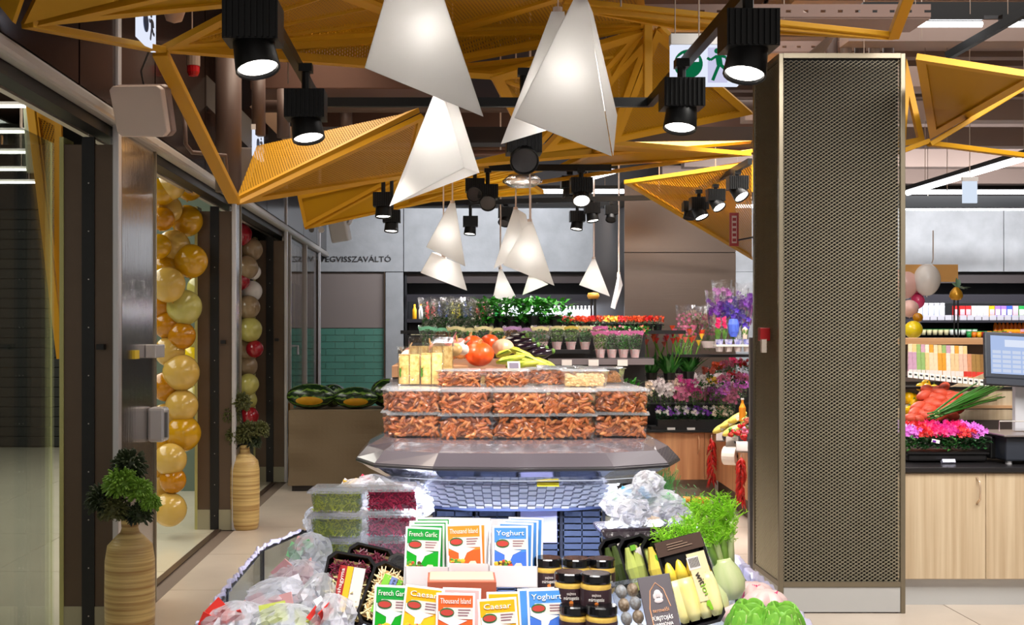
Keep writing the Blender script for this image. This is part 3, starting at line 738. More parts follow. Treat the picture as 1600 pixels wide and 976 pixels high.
side_sign('small edge-on exit sign above the second doorway', 403,228,8.5,.30,.19,87)
t = thing('exit_sign', 'small pale hanging sign below the slanting strip light', 'sign', P(1516,298,9.5))
MB().box(-.06,0,-.10,.06,.02,.08).build('sign_face', emis('faint_sign',(.75,.85,1,1),.8), t, bevel=.003)
MB().box(-.065,-.005,.08,.065,.03,.115).build('lamp_box', white_paint, t)
MB().tube([(.0,.01,.11),(0,.01,1.85)],.004,5).build('wire', m_rod, t)
# loudspeaker box on the first pier
t = thing('wall_speaker', 'beige square loudspeaker hung on the first pier', 'speaker', P(224,174,5.9), 0)
t.rotation_euler = (R(14), R(2), R(-12))
pts = [(-.13,-.06,.13),(.11,-.06,.13),(.135,-.06,.11),(.15,-.06,-.10),(.125,-.06,-.125),(-.10,-.06,-.125),(-.125,-.06,-.10),(-.15,-.06,.11)]
MB().prism(pts,(0,.05,0)).build('front_cover', mat('beige_plastic', rgb(232,210,196), .45), t, bevel=.006)
MB().prism([(p[0]*1.03,-.008,p[2]*1.03) for p in pts],(0,.06,0)).build('back_shell', mat('beige_plastic_dark', rgb(150,126,116), .5), t, bevel=.008)
MB().tube([(.0,.03,.12),(-.02,.05,.2),(-.0,.12,.3)],.005,6).build('cable', black, t)
MB().bar((0,.04,0),(-.05,.22,.02),.04,.04).build('bracket', alu, t)
t = thing('wall_speaker', 'white box loudspeaker hung over the grey wall lettering', 'speaker', P(530,359,13.5)); t.rotation_euler = (R(10),R(-8),R(-14))
MB().box(-.11,-.05,-.14,.11,.09,.14).build('casing', white_paint, t, bevel=.02)
MB().bar((.12,.0,.05),(.18,.1,.16),.05,.04).build('bracket', white_paint, t)
t = thing('wall_speaker', 'beige square loudspeaker on the fascia beside the vertical pipe', 'speaker', P(382,262,8.6)); t.rotation_euler = (R(12),R(6),R(-10))
MB().prism([(-.14,-.05,.14),(.13,-.05,.16),(.02,-.05,-.16),(-.12,-.05,-.14)],(0,.08,0)).build('casing', mat('beige_plastic2', rgb(150,132,120), .45), t, bevel=.01)
MB().bar((0,.03,0),(-.05,.2,.02),.04,.04).build('bracket', alu, t)
t = thing('access_point', 'white antenna unit hanging at the fourth pier', 'antenna', P(502,338,13.0))
MB().tube([(0,0,.12),(0,0,-.1)],.022,10).build('body', white_paint, t); MB().cyl((0,-.02,-.15),(0,.02,-.15),.035,n=16).build('disc', white_paint, t)
MB().cyl((-.11,-.02,-.15),(-.11,.02,-.15),.03,n=16).build('disc', mat('grey_disc', rgb(120,116,112), .4), t); MB().tube([(0,0,.12),(.0,0,2.2)],.006,6).build('stem', m_rod, t)
t = thing('fire_alarm', 'small red alarm with white base on the fascia', 'alarm', P(302,108,7.6))
MB().cyl((0,0,.1),(0,0,.02),.045,n=14).build('base', m_pipeL, t); MB().lathe([(.0,-.05),(.03,-.045),(.042,-.02),(.042,.02)],14).build('red_lens', mat('alarm_red', rgb(170,8,14), .25), t)
t = thing('ceiling_camera', 'white dome camera hung above the left amber fin', 'camera', P(272,18,5.8))
MB().lathe([(.0,-.06),(.04,-.045),(.055,0),(.05,.05)],18).build('dome', mat('dome_white', rgb(170,150,146),.4), t, smooth=True)
MB().tube([(0,0,.05),(0,0,.5)],.012,8).build('stem', m_pipe, t)
# wire bracket on the fascia
tag(MB().tube([P(288,170,7.2),P(290,225,7.2),P(300,238,7.3),P(352,243,7.4),P(356,300,7.6)],.014,8).build('bent_conduit', m_pipe, smooth=True), 'bent grey conduit on the dark fascia behind the left strut', 'pipe')

# ================================================================ MESH-CLAD COLUMN
X0,X1,Y0,Y1,ZTOP = 1.947,2.693,6.78,7.36,3.296
t = thing('mesh_column', 'tall square column clad in bronze expanded metal, pale kick plate at its foot', 'column', ((X0+X1)/2,(Y0+Y1)/2,0))
ox, oy = (X0+X1)/2, (Y0+Y1)/2
m_bf = mat('bronze_frame_light', rgb(126,116,98), .32, .45)
m_strand = mat('expanded_metal_strand', rgb(176,166,144), .34, .5)
a, b2 = (X1-X0)/2, (Y1-Y0)/2
MB().box(-a+.032,-b2+.035,0,a-.032,b2-.035,ZTOP-.02).build('core', mat('column_core', rgb(12,10,9), .8), t)
for sx,sy in ((-1,-1),(1,-1),(-1,1),(1,1)):
    MB().cbox((sx*(a-.014),sy*(b2-.014),ZTOP/2),(.028,.028,ZTOP)).build('corner_post', m_bf, t, bevel=.003)
for sy in (-1,1):
    MB().cbox((0,sy*(b2-.012),ZTOP-.014),(2*a-.056,.024,.028)).build('top_rail', m_bf, t)
    MB().cbox((0,sy*(b2-.012),.17),(2*a-.056,.024,.03)).build('bottom_rail', m_bf, t)
    MB().cbox((0,sy*(b2-.010),.080),(2*a-.060,.012,.145)).build('kick_plate', kick, t)
for sx in (-1,1):
    MB().cbox((sx*(a-.012),0,ZTOP-.014),(.024,2*b2-.056,.028)).build('top_rail', m_bf, t)
    MB().cbox((sx*(a-.012),0,.17),(.024,2*b2-.056,.03)).build('bottom_rail', m_bf, t)
    MB().cbox((sx*(a-.010),0,.080),(.012,2*b2-.060,.145)).build('kick_plate', kick, t)
def expanded(w, h, px=.032, pz=.0215, band=.0082, dep=.008):
    """expanded metal sheet in the xz plane: tilted strands, each row a zigzag"""
    b = MB(); nr = int(h/pz*2); nc = int(w/px)+1
    for r in range(nr):
        z0 = r*pz/2; vs = []; fs = []
        sg_ = 1 if r % 2 else -1
        for i in range(nc*2+1):
            x = min(w, i*px/2); up = sg_*(1 if i % 2 else -1)
            zc = z0+up*pz*.25; yc = 0
            vs += [(x, yc-dep*.5, zc-band*.36), (x, yc+dep*.5, zc+band*.36)]
            if x >= w: break
        n = len(vs)//2
        for i in range(n-1): fs.append((i*2,(i+1)*2,(i+1)*2+1,i*2+1))
        b.add(vs, fs)
    return b
bm_ = expanded(2*a-.056, ZTOP-.028-.185)
o = bm_.build('expanded_metal', m_strand, t, loc=(-a+.028,-b2+.014,.187), kind='stuff')
bm_ = expanded(2*b2-.056, ZTOP-.028-.185)
o = bm_.build('expanded_metal', m_strand, t, kind='stuff'); o.location = (-a+.014,b2-.028,.187); o.rotation_euler = (0,0,-PI/2)
# red call point and bracket on its left side
tt = thing('call_point', 'red call point box on the left side of the mesh column', 'alarm', (X0-.035,6.98,P(0,522,6.98).z))
MB().box(-.028,-.03,-.04,.033,.03,.04).build('red_box', mat('callpoint_red', rgb(150,10,14), .35), tt, bevel=.004)
MB().box(-.03,-.07,-.11,.0,-.035,-.03).build('bracket', mat('bracket_beige', rgb(176,162,150), .4), tt)
tt = thing('red_wall_sign', 'narrow red upright sign at the back edge of the mesh column', 'sign', (X0-.06,7.6,P(0,356,7.6).z))
MB().box(-.03,-.004,-.12,.03,.004,.10).build('plate', mat('sign_red', rgb(150,30,30), .4), tt)
b = MB(); b.box(-.016,-.007,-.10,.016,-.005,.08); b.build('inner_field', mat('sign_pink', rgb(190,160,150), .5), tt)
b = MB()
for k in range(5): b.box(-.012,-.009,-.09+k*.034,.012,-.008,-.09+k*.034+.02)
b.build('characters', mat('sign_red2', rgb(140,20,26), .4), tt)
MB().bar((.03,0,-.08),(.07,-.25,-.08),.01,.01).build('bracket', blackmetal, tt)
# steel end post between column and flower shelves
tt = thing('steel_post', 'grey steel post left of the mesh column with glass edge', 'post', (2.035,7.64,0))
MB().box(-.03,0,0,.0,.04,1.62).build('upright', mat('steel_grey', rgb(160,156,160), .35,.3), tt)
MB().box(-.035,-.005,.0,.01,.045,.95).build('lower_sleeve', mat('steel_grey2', rgb(140,138,144), .35,.4), tt)

# ================================================================ RIGHT COUNTER
oak = wood('light_oak_laminate', rgb(216,196,166), rgb(184,158,126), (26,26,.7), .42)
oak_h = wood('light_oak_rail', rgb(214,170,126), rgb(190,140,98), (.8,20,20), .42)
t = thing('service_counter', 'light wood counter with black worktop right of the mesh column', 'counter', (3.6,7.5,0))
MB().box(-.90,-.52,.16,1.4,.52,.805).build('body', oak, t)
MB().box(-.90,-.50,0,1.4,.50,.16).build('kick_panel', kick, t)
MB().box(-.90,-.56,.81,1.42,.54,.84).build('worktop', mat('black_worktop', rgb(30,28,30), .3), t, bevel=.004)
xs = [-1.0,-.352,.30,.95,1.4]
for i,(x0,x1) in enumerate(zip(xs,xs[1:])):
    if i == 0: x0 = -.89
    d = MB().box(x0+.002,-.542,.165,x1-.002,-.522,.802).build('door', oak, t, bevel=.0015)
    hx = x1-.055
    MB().tube([(hx,-.545,.78),(hx+.004,-.575,.75),(hx+.004,-.582,.70),(hx+.004,-.575,.65),(hx,-.545,.62)],.006,8).build('handle', mat('satin_handle', rgb(226,200,172), .25,.6), d, smooth=True)
# wood board rising behind the counter
t = thing('wood_screen', 'wooden back board rising behind the weighing scale', 'board', (3.6,8.12,.84))
MB().prism([(-.62,0,0),(1.4,0,0),(1.4,0,.62),(.42,0,.62),(-.62,0,.20)],(0,.03,0)).build('board', oak, t)
MB().box(.0,-.012,.28,1.4,0,.30).build('ledge', oak_h, t)
# weighing scale with touch screen
sc_ = thing('weighing_scale', 'black weighing scale with tilted blue touch screen at the right edge', 'scale', (P(1590,700,7.25).x,7.25,.84))
m_sl = mat('slate_plastic', rgb(52,56,66), .35)
MB().box(-.15,-.16,.02,.25,.2,.17).build('base', m_sl, sc_, bevel=.012)
MB().box(-.18,-.02,.02,-.14,.24,.16).build('side_unit', black, sc_, bevel=.01)
MB().box(-.175,-.19,.172,.27,.22,.185).build('weighing_plate', mat('steel_plate', rgb(150,140,140), .3,.6), sc_, bevel=.004)
MB().tube([(-.115,.0,.19),(-.115,.0,.255),(.27,.0,.255)],.004,6).build('wire_guard', mat('wire_light', rgb(220,214,206), .3,.5), sc_)
MB().box(.015,.06,.19,.2,.10,.60).build('column', mat('pale_column', rgb(200,200,206), .4), sc_)
for x in (-.12,.22): MB().cyl((x,-.13,0),(x,-.13,.02),.02,n=12).build('foot', alu_light, sc_)
scr = MB(); scr.box(-.21,-.02,-.15,.3,.02,.15); scr_o = scr.build('screen_housing', m_sl, sc_, bevel=.01, loc=(.02,.03,.66)); scr_o.rotation_euler = (R(-12),R(3),R(-6))
MB().box(-.175,-.023,-.12,.3,-.0205,.125).build('display', emis('display_blue', rgb(176,196,236), .85), scr_o)
b = MB(); 
for r in range(5):
    for k in range(7): b.box(-.165+k*.06,-.0245,-.11+r*.03,-.165+k*.06+.05,-.0235,-.11+r*.03+.02)
b.build('key_grid', emis('key_white', rgb(214,224,246), .8), scr_o)
MB().box(-.09,-.0245,.055,.2,-.0235,.10).build('field', emis('field_white', rgb(226,234,252), .85), scr_o)
MB().box(-.21,-.035,-.19,.3,.02,-.152).build('lower_bezel', m_sl, scr_o)
b = MB()
for k in range(5): b.leaf((.1,.05,.36),(rnd.uniform(-.6,.2),-.4,rnd.uniform(.1,.5)),.05,.015)
b.build('green_leaf', mat('decor_leaf', rgb(120,170,40), .5), sc_)

# ---- wooden shelf and packs above
WSY = 8.6
t = thing('wooden_shelf', 'long light wooden shelf above the packed snacks on the right', 'shelf', (4.3,WSY,P(0,538,WSY).z))
MB().box(-1.2,0,0,1.7,.42,.048).build('board', oak_h, t, bevel=.002)
MB().box(-1.2,.40,-.9,1.7,.44,-.001).build('back_panel', mat('taupe_back', rgb(120,104,96), .6), t)
MB().box(-1.15,-.50,P(0,603,8.1).z-P(0,538,WSY).z-.02,-.28,.40,P(0,603,8.1).z-P(0,538,WSY).z-.005).build('lower_shelf', black, t)
MB().box(-1.2,.36,-1.5,-1.16,.42,-.001).build('upright', black, t); MB().box(1.66,.36,-1.5,1.7,.42,-.001).build('upright', black, t)
# produce slope
zsl = .84
t = thing('produce_bin', 'dark sloping produce bin behind the potted cyclamens', 'bin', (3.75,8.0,zsl))
MB().prism([(-.75,-.25,.0),(-.75,.09,.0),(-.75,.09,.20),(-.75,-.25,.03)],(1.35,0,0)).build('slope', mat('dark_bin', rgb(40,30,28), .6), t)
for i,(col,n_) in enumerate([(rgb(240,190,20),9)]): pass
def placed(px,py,Y): return P(px,py,Y)
m_yp = mat('yellow_pepper', rgb(244,190,16), .2, coat=.4); m_st = mat('green_stem', rgb(90,130,50), .5)
m_sp = mat('sweet_potato', rgb(218,84,58), .5, var=.18, vscale=9)
def pepper_proto():
    t = thing('yellow_pepper', 'x', 'pepper', (0,0,-5), 0, 'yellow peppers in the bin')
    MB().ell((0,0,.04),(.042,.042,.045),14,8,fn=lambda a,t_: 1+.10*math.cos(3*a)*math.cos(t_)).build('fruit', m_yp, t, smooth=True)
    MB().tube([(0,0,.078),(.004,0,.10)],[.008,.006],6).build('stem', m_st, t)
    return t
pp = pepper_proto(); used = False
spots_ = [(1420,622),(1428,630),(1436,622),(1421,640),(1443,612),(1438,602),(1449,603),(1460,606),(1454,614),(1420,652),(1447,597),(1427,618)]
for k,(x,y) in enumerate(sorted(spots_)):
    L = 'shiny yellow pepper, %s from the left in the bin' % ORD[k]
    loc = P(x,y,8.05+(640-y)*.005)-Vector((0,0,.04))
    if not used: pp.location = loc; pp['label'] = L; used = True
    else: dup(pp, loc, rnd.uniform(0,6), L, rnd.uniform(.7,.85))
spo = None
k = 0
for r in range(6):
    for c_ in range(6):
        x = 1422+c_*13+r*5; y = 655-r*9-c_*1.5+ (c_%2)*4
        if x > 1492-(r==5)*12 or (x < 1440 and r > 2): continue
        L = 'red-skinned sweet potato in pile row %s from front, %s along' % (ORD[r], ORD[c_])
        loc = P(x+2,y-2,7.9+r*.035)
        if spo is None:
            spo = tag(MB().ell((0,0,0),(.062,.034,.034),12,7,fn=lambda a,t_: 1+.06*math.sin(2*a)).build('sweet_potato', m_sp, smooth=True), L, 'sweet potato', 'sweet potatoes in the bin'); spo.location = loc
        else:
            o = inst(spo); o.location = loc; o['label'] = L
            spo2 = o
        (spo if r == c_ == 0 else o).rotation_euler = (rnd.uniform(-.3,.3), rnd.uniform(-.5,.2), rnd.uniform(-.7,.7))
# spring onions: a bundle, each stalk its own part
t = thing('spring_onions', 'bunch of long green spring onions lying across the bin', 'spring onion', P(1500,630,7.8))
go = [mat('onion_green', rgb(60,120,40), .35), mat('onion_pale', rgb(196,206,130), .4), mat('onion_dark', rgb(36,84,34), .35)]
for k in range(24):
    f = k/23; o = t.location
    a_ = P(1450+f*22+rnd.uniform(-6,6), 652-f*10+rnd.uniform(-6,6), 7.62)-o
    b_ = P(1535+rnd.uniform(-8,36), 602+f*-2+rnd.uniform(-6,34)*(1-f*.4), 7.98)-o
    mid = (a_+b_)/2+Vector((0,-.02,rnd.uniform(-.01,.02)))
    MB().tube([a_,a_.lerp(mid,.6),mid,b_],[.006,.007,.008,.004],6).build('stalk', go[0 if k%4 else (1 if k%8 else 2)], t, smooth=True)
# packs of snacks with price rail
pk_cols = [rgb(214,170,196),rgb(160,196,120),rgb(244,214,150),rgb(250,226,190),rgb(240,170,60),rgb(250,236,216),rgb(248,210,160),rgb(244,200,176),rgb(220,150,110),rgb(170,130,70),rgb(150,110,60),rgb(196,120,60)]
m_pk = [mat('snack_pack_%d' % i, c_, .35, var=.15, vscale=30) for i,c_ in enumerate(pk_cols)]
m_redstrip = mat('red_strip', rgb(226,60,50), .4); m_wl = mat('white_label', rgb(240,232,226), .5)
pmesh = MB().box(-.021,-.012,0,.021,.012,.185).mesh('pack', m_pk[0])
n = 0
for r in range(2):
    for k in range(20):
        x = 1422+k*6.6; 
        if r == 1 and x > 1512: continue
        m = m_pk[min(11,int(k*12/20))] if r == 0 else m_pk[(k*5+3)%6]
        t = thing('snack_pack', 'upright snack pack, %s from left, %s row under the wooden shelf' % (ORD[k], 'front' if r == 0 else 'back'), 'pack', P(x,587+.25*k-(0 if r == 0 else 18),8.15+.2*r), R(rnd.uniform(-6,6)), 'snack packs under the wooden shelf')
        t.scale = (.72,1,.92 if r == 0 else .8)
        b = MB(); b.add([(-.021,-.012,0),(.021,-.012,0),(.021,.012,0),(-.021,.012,0),(-.02,-.002,.185),(.02,-.002,.185),(.02,.002,.185),(-.02,.002,.185)],
            [(0,3,2,1),(4,5,6,7),(0,1,5,4),(1,2,6,5),(2,3,7,6),(3,0,4,7)]); b.build('pouch', m, t, bevel=.002)
        if r == 0:
            MB().box(-.019,-.0125,.01,.019,-.0122,.05).build('label_band', m_redstrip if k > 12 else m_wl, t).rotation_euler = (R(-3),0,0)
t = thing('price_tag_rail', 'sloping rail of white price tags below the snack packs', 'rail', P(1480,592,8.0))
o = t.location
MB().bar(P(1414,588,8.0)-o, P(1550,603,8.0)-o,.05,.006).build('rail', black, t)
for k in range(15):
    c_ = P(1422+k*8.6,585+k*.95,7.97)-o
    MB().cbox(c_,(.032,.004,.045),(R(-20),R(8),0)).build('price_tag', m_wl, t)
    MB().cbox(c_+Vector((0,-.003,.004)),(.018,.002,.012),(R(-20),R(8),0)).build('print', black, t)

# ---- cooler goods
m_whitep = mat('white_bottle', rgb(222,226,238), .35); m_capw = mat('white_cap', rgb(240,240,250), .4)
GOODS = {}
def good(kind, label, loc, m, group, s=(1,1,1), m2=None):
    t = thing(kind, label, kind.split('_')[-1], loc, 0, group)
    key = (kind, m.name)
    if key not in GOODS:
        b = MB()
        if 'bottle' in kind: b.lathe([(.026,0),(.03,.01),(.03,.13),(.012,.17),(.012,.185)],10)
        elif 'can' in kind: b.lathe([(.036,0),(.038,.01),(.038,.15),(.034,.16)],12)
        elif 'box' in kind: b.box(-.04,-.03,0,.04,.03,.16)
        else: b.lathe([(.03,0),(.04,.09)],10)
        GOODS[key] = b.mesh('container', m, 'box' not in kind)
        b = MB()
        if 'bottle' in kind: b.lathe([(.014,.186),(.014,.205)],8)
        elif 'can' in kind: b.lathe([(.040,.161),(.040,.178),(.034,.185)],12)
        elif 'box' in kind: b.box(-.034,-.0315,.03,.034,-.0302,.11)
        else: b.lathe([(.042,.091),(.042,.10)],10)
        GOODS[key+('c',)] = b.mesh('lid', m2 or m_capw)
    for i,nm in ((key,'container'),(key+('c',),'lid' if 'box' not in kind else 'front_print')):
        o = bpy.data.objects.new(nm, GOODS[i]); COL.objects.link(o); o.parent = t
    t.scale = s
    return t
for k in range(28):
    good('white_bottle', 'white bottle in the cooler, %s along the row over the leafy plants' % ORD[k], (.97+k*.057,YB+.22,1.851), m_whitep, 'white bottles in the rear cooler')
mc = {n_: mat('pack_'+n_, c_, .35) for n_,c_ in dict(red=rgb(190,40,40),blue=rgb(60,90,190),yellow=rgb(220,210,40),orange=rgb(230,120,20),amber=rgb(240,170,30),green=rgb(40,150,70),rose=rgb(230,170,180),violet=rgb(150,110,200),white=rgb(226,226,220),darkred=rgb(150,30,40),cream=rgb(226,214,170)).items()}
seq = ['amber','white','red','red','blue','blue','yellow','yellow','blue','blue','red','red','rose','green','white','white']
for k,c_ in enumerate(seq):
    good('bottle', '%s bottle, %s from left on the top shelf of the rear cooler' % (c_, ORD[k]), (-.50+k*.095,YB+(.2 if k<2 else .3),1.851), mc[c_], 'coloured bottles in the rear cooler', (1.1,1.1,1.1 if k<2 else 1.3), mc['amber'] if k < 2 else mc[c_])
for k in range(7):
    good('carton_box', 'pale carton, %s from left on the lower shelf of the rear cooler' % ORD[k], (-.52+k*.075,YB+.2,1.471), mc['cream'], 'pale cartons', (.8,1,1), mc['white'])
for k in range(6):
    good('lidded_can', 'white can with grey plastic lid, %s from left in right cooler' % ORD[k], (6.96+k*.083,YB+.2,1.89), m_whitep, 'lidded cans', (1,1,1.12), mat('lid_grey%d' % k, rgb(150,146,150), .3))
seq = ['red','red','red','white','white','white','amber','violet','violet','blue','rose','green','violet','white','rose','amber','blue','red']
for k,c_ in enumerate(seq):
    good('box', '%s packet, %s from left beside the lidded cans' % (c_, ORD[k]), (7.58+k*.088,YB+.2,1.89), mc[c_], 'coloured packets in the right cooler', (.98,1,1.02), mc['white'] if k % 2 else mc['rose'])
t = thing('price_tag_strip', 'white price tags along the upper shelf of the right cooler', 'price tags', (8.3,YB+.08,1.87))
for k in range(26): MB().box(-1.37+k*.11,-.004,-.03,-1.37+k*.11+.098,.0,.045).build('price_tag', m_rail, t)
for k in range(12):
    good('tub', 'green-lidded tub, %s from left on the lower shelf of right cooler' % ORD[k], (6.95+k*.085,YB+.25,1.62), mc['cream'] if k<7 else mc['white'], 'green-lidded tubs', (1,1,.9), mc['green'])
for k in range(9):
    good('tub', 'small colourful tub, %s from left in front of the orange bottles' % ORD[k], (7.75+k*.075,YB+.14,1.578), mc[['green','orange','amber','red','yellow','orange','amber','red','rose'][k]], 'colourful tubs', (1,1,1.0), mc['green'] if k < 4 else mc['amber'])
for k in range(12):
    good('juice_bottle', 'orange juice bottle, %s from left in the right cooler' % ORD[k], (8.22+k*.06,YB+.3,1.60), mc['orange'], 'orange juice bottles', (1.1,1.1,1.2), mc['orange'])
for k in range(6):
    good('jam_box', 'orange and red carton, %s from left at the right edge' % ORD[k], (8.3+k*.08,YB+.14,1.578), mc['amber'] if k < 3 else mc['rose'], 'cartons in front of the juice', (1,1,.8), mc['orange'])
# hanging board and ornaments on the right
tag(MB().box(P(1412,0,12).x,12,P(0,440,12).z,P(1497,0,12).x,12.03,P(0,413,12).z).build('hanging_board', mat('honey_board', rgb(214,160,90), .5)), 'honey-coloured board hanging behind the white balloon', 'board')
def ornament(label, px, py, Y, s, rod=True):
    t = thing('golden_pear', label, 'ornament', P(px,py,Y))
    MB().lathe([(0,-.07),(.05,-.06),(.07,-.025),(.06,.02),(.035,.055),(.02,.07),(0,.075)],18).build('pear', mat('gold_glaze', rgb(206,150,40), .25,.4), t, smooth=True)
    b = MB()
    for k in range(8): b.leaf((.02,0,.06),(rnd.uniform(-1,1.6),rnd.uniform(-1,1),rnd.uniform(.0,.6)),.13,.05,.1)
    b.build('leaves', mat('grey_green_leaf', rgb(96,130,100), .5), t)
    for x in (-.02,.02): MB().tube([(x,0,-.06),(x,0,-1.2)],.008,6).build('rod', black, t)
    t.scale = (s,)*3
    return t
ornament('golden pear ornament with leaves on a rod in front of right cooler', 1494,459,11.6,.95)
t = thing('round_top_stand', 'black twin-rod stand with round golden top among the plants', 'stand', P(927,462,11.4))
MB().lathe([(0,-.03),(.05,-.03),(.062,0),(.05,.03),(0,.035)],18).build('golden_top', mat('gold_top', rgb(210,160,70), .35,.2), t, smooth=True)
for x in (-.018,.018): MB().tube([(x,0,-.03),(x,0,-.9)],.011,6).build('rod', black, t)
# balloons on the right
KN = {}
def balloon_at(label, px, py, Y, r, m, group, sy=1.12, rot=None):
    c_ = P(px,py,Y)
    t = thing('balloon', label, 'balloon', c_, 0, group)
    if m.name not in KN:
        KN[m.name] = (MB().ell((0,0,0),(1,1,1.12),24,16,fn=lambda a,t_: 1-.05*max(0,-math.sin(t_))).mesh('skin', m, True), MB().lathe([(.0,-1.10),(.03,-1.12),(.07,-1.2),(.0,-1.21)],8).mesh('knot', m))
    for n_,me in zip(('skin','knot'), KN[m.name]):
        o = bpy.data.objects.new(n_, me); COL.objects.link(o); o.parent = t
    t.scale = (r,r,r*sy/1.12); t.rotation_euler = rot or (rnd.uniform(-.3,.3),rnd.uniform(-.3,.3),0)
    return t
bal = {k: mat('balloon_'+k, c_, .16, coat=.3, spec=.5) for k,c_ in dict(pearl=rgb(206,170,84),yellow=rgb(200,150,16),gold=rgb(190,126,6),cream=rgb(184,176,96),beige=rgb(150,126,96),white=rgb(226,220,214),pink=rgb(226,70,120),blush=rgb(236,190,180),red=rgb(150,24,36),lemon=rgb(240,210,30),coral=rgb(210,90,80)).items()}
balloon_at('large white balloon on the right in front of the honey board', 1448,437,12,.138,bal['white'],None,1.22,(0,0,0))
balloon_at('pink balloon behind the white one at the right', 1424,440,12.3,.13,bal['pink'],None,1.3,(0,0,0))
balloon_at('pale balloon next to the mesh column edge', 1412,443,12.1,.15,bal['blush'],None,1.1,(0,0,0))
balloon_at('small dark pink balloon below the white one', 1434,470,12.1,.07,bal['pink'],None,1.2,(0,0,0))
balloon_at('lemon yellow balloon low beside the mesh column', 1427,515,11.5,.09,bal['lemon'],None,1,(0,0,0))
balloon_at('small orange balloon above the lemon yellow one', 1434,496,11.6,.05,bal['gold'],None,1,(0,0,0))
balloon_at('peach balloon above the lemon one near the column', 1421,482,11.7,.09,bal['blush'],None,1,(0,0,0))
tag(MB().tube([P(1458,360,12),P(1458,405,12),P(1456,411,12)],.006,6).build('balloon_string', m_rod), 'thin string holding the large white balloon', 'string')

# ---- balloon garlands in the left doorways
G1 = [(268,290,'pearl',22),(296,292,'yellow',22),(252,300,'yellow',22),(262,327,'pearl',23),(292,345,'yellow',25),(254,342,'gold',19),(271,386,'pearl',27),(298,408,'yellow',27),(248,385,'yellow',20),(262,420,'yellow',26),(262,445,'pearl',28),(288,480,'cream',28),(250,478,'gold',22),(262,507,'gold',23),(284,524,'gold',22),(265,549,'pearl',24),(283,582,'pearl',29),(258,604,'gold',23),(284,634,'pearl',26),(258,655,'pearl',25),(285,677,'yellow',29),(252,690,'yellow',26),(266,718,'pearl',26),(270,750,'gold',21),(251,757,'pearl',22),(265,796,'pearl',27),(248,730,'yellow',22)]
for k,(x,y,c_,r) in enumerate(sorted(G1, key=lambda q: q[1])):
    Y = 9.3 + (.12 if k % 2 else -.06) + (.15 if x > 280 else 0)
    balloon_at('%s balloon, %s from the top of the first doorway garland' % (c_, ORD[k]), x, y, Y, r*Y/F, bal[c_], 'balloons in the first doorway', 1.0)
G1b = [(308,400,'cream',14),(312,450,'cream',20),(306,530,'cream',18),(303,555,'lemon',18),(306,620,'cream',18),(315,392,'coral',14),(314,585,'coral',14)]
for k,(x,y,c_,r) in enumerate(sorted(G1b, key=lambda q: q[1])):
    balloon_at('pale balloon of the rear garland, %s from top behind the yellow ones' % ORD[k], x, y, 11.0, r*11/F, bal[c_], 'rear garland balloons', 1.0)
G2 = [(376,366,'red',18),(392,390,'beige',19),(385,418,'beige',19),(375,438,'red',16),(393,455,'white',17),(388,480,'beige',19),(372,505,'beige',16),(390,515,'cream',20),(383,545,'beige',21),(398,545,'red',14),(384,572,'beige',19),(388,600,'cream',17),(384,625,'cream',18),(390,650,'red',15),(396,425,'white',12)]
for k,(x,y,c_,r) in enumerate(sorted(G2, key=lambda q: q[1])):
    Y = 12.3+(.15 if k % 2 else 0)
    balloon_at('%s balloon, %s from the top of the second doorway garland' % (c_, ORD[k]), x, y, Y, r*Y/F, bal[c_], 'balloons in the second doorway', 1.0)

# ================================================================ BAMBOO VASES
def bamboo_mat():
    m = mat('coiled_bamboo', rgb(206,168,110), .35); nt = m.node_tree; b = nt.nodes['Principled BSDF']
    tc = nt.nodes.new('ShaderNodeTexCoord'); mp = nt.nodes.new('ShaderNodeMapping'); mp.inputs['Scale'].default_value = (.5,.5,1)
    n1 = nt.nodes.new('ShaderNodeTexNoise'); n1.inputs['Scale'].default_value = 38; mp2 = nt.nodes.new('ShaderNodeMapping'); mp2.inputs['Scale'].default_value = (.02,.02,1)
    r = nt.nodes.new('ShaderNodeValToRGB'); r.color_ramp.elements[0].color = rgb(164,122,66); r.color_ramp.elements[0].position = .35
    r.color_ramp.elements[1].color = rgb(222,194,128); r.color_ramp.elements[1].position = .6
    nt.links.new(tc.outputs['Object'], mp2.inputs[0]); nt.links.new(mp2.outputs[0], n1.inputs['Vector']); nt.links.new(n1.outputs['Fac'], r.inputs[0]); nt.links.new(r.outputs[0], b.inputs['Base Color'])
    w = nt.nodes.new('ShaderNodeTexWave'); w.bands_direction = 'Z'; w.inputs['Scale'].default_value = 26; w.inputs['Distortion'].default_value = .5
    nt.links.new(tc.outputs['Object'], w.inputs['Vector']); bp = nt.nodes.new('ShaderNodeBump'); bp.inputs['Strength'].default_value = .25; bp.inputs['Distance'].default_value = .004
    nt.links.new(w.outputs['Fac'], bp.inputs['Height']); nt.links.new(bp.outputs[0], b.inputs['Normal'])
    return m
m_bam = bamboo_mat()
def vase(label, x, y):
    t = thing('bamboo_vase', label, 'vase', (x,y,0))
    pr = [(0,.0),(.105,.0),(.115,.02),(.122,.08),(.126,.3),(.124,.5),(.112,.575),(.075,.615),(.048,.64),(.042,.66),(.044,.695),(.047,.71),(.036,.71),(.034,.66),(.03,.4)]
    MB().lathe(pr,36).build('body', m_bam, t, smooth=True)
    return t
vase('tall coiled bamboo vase in front of the first pier', -1.615,5.85)
vase('tall coiled bamboo vase beside the second pier', -1.715,9.72)
m_lg = mat('lime_petal', rgb(120,164,50), .5, var=.3, vscale=30); m_dg = mat('dark_green_petal', rgb(48,62,32), .55, var=.3, vscale=30); m_og = mat('olive_petal', rgb(84,88,44), .55, var=.3, vscale=30); m_dl = mat('dark_leaf', rgb(44,50,44), .4)
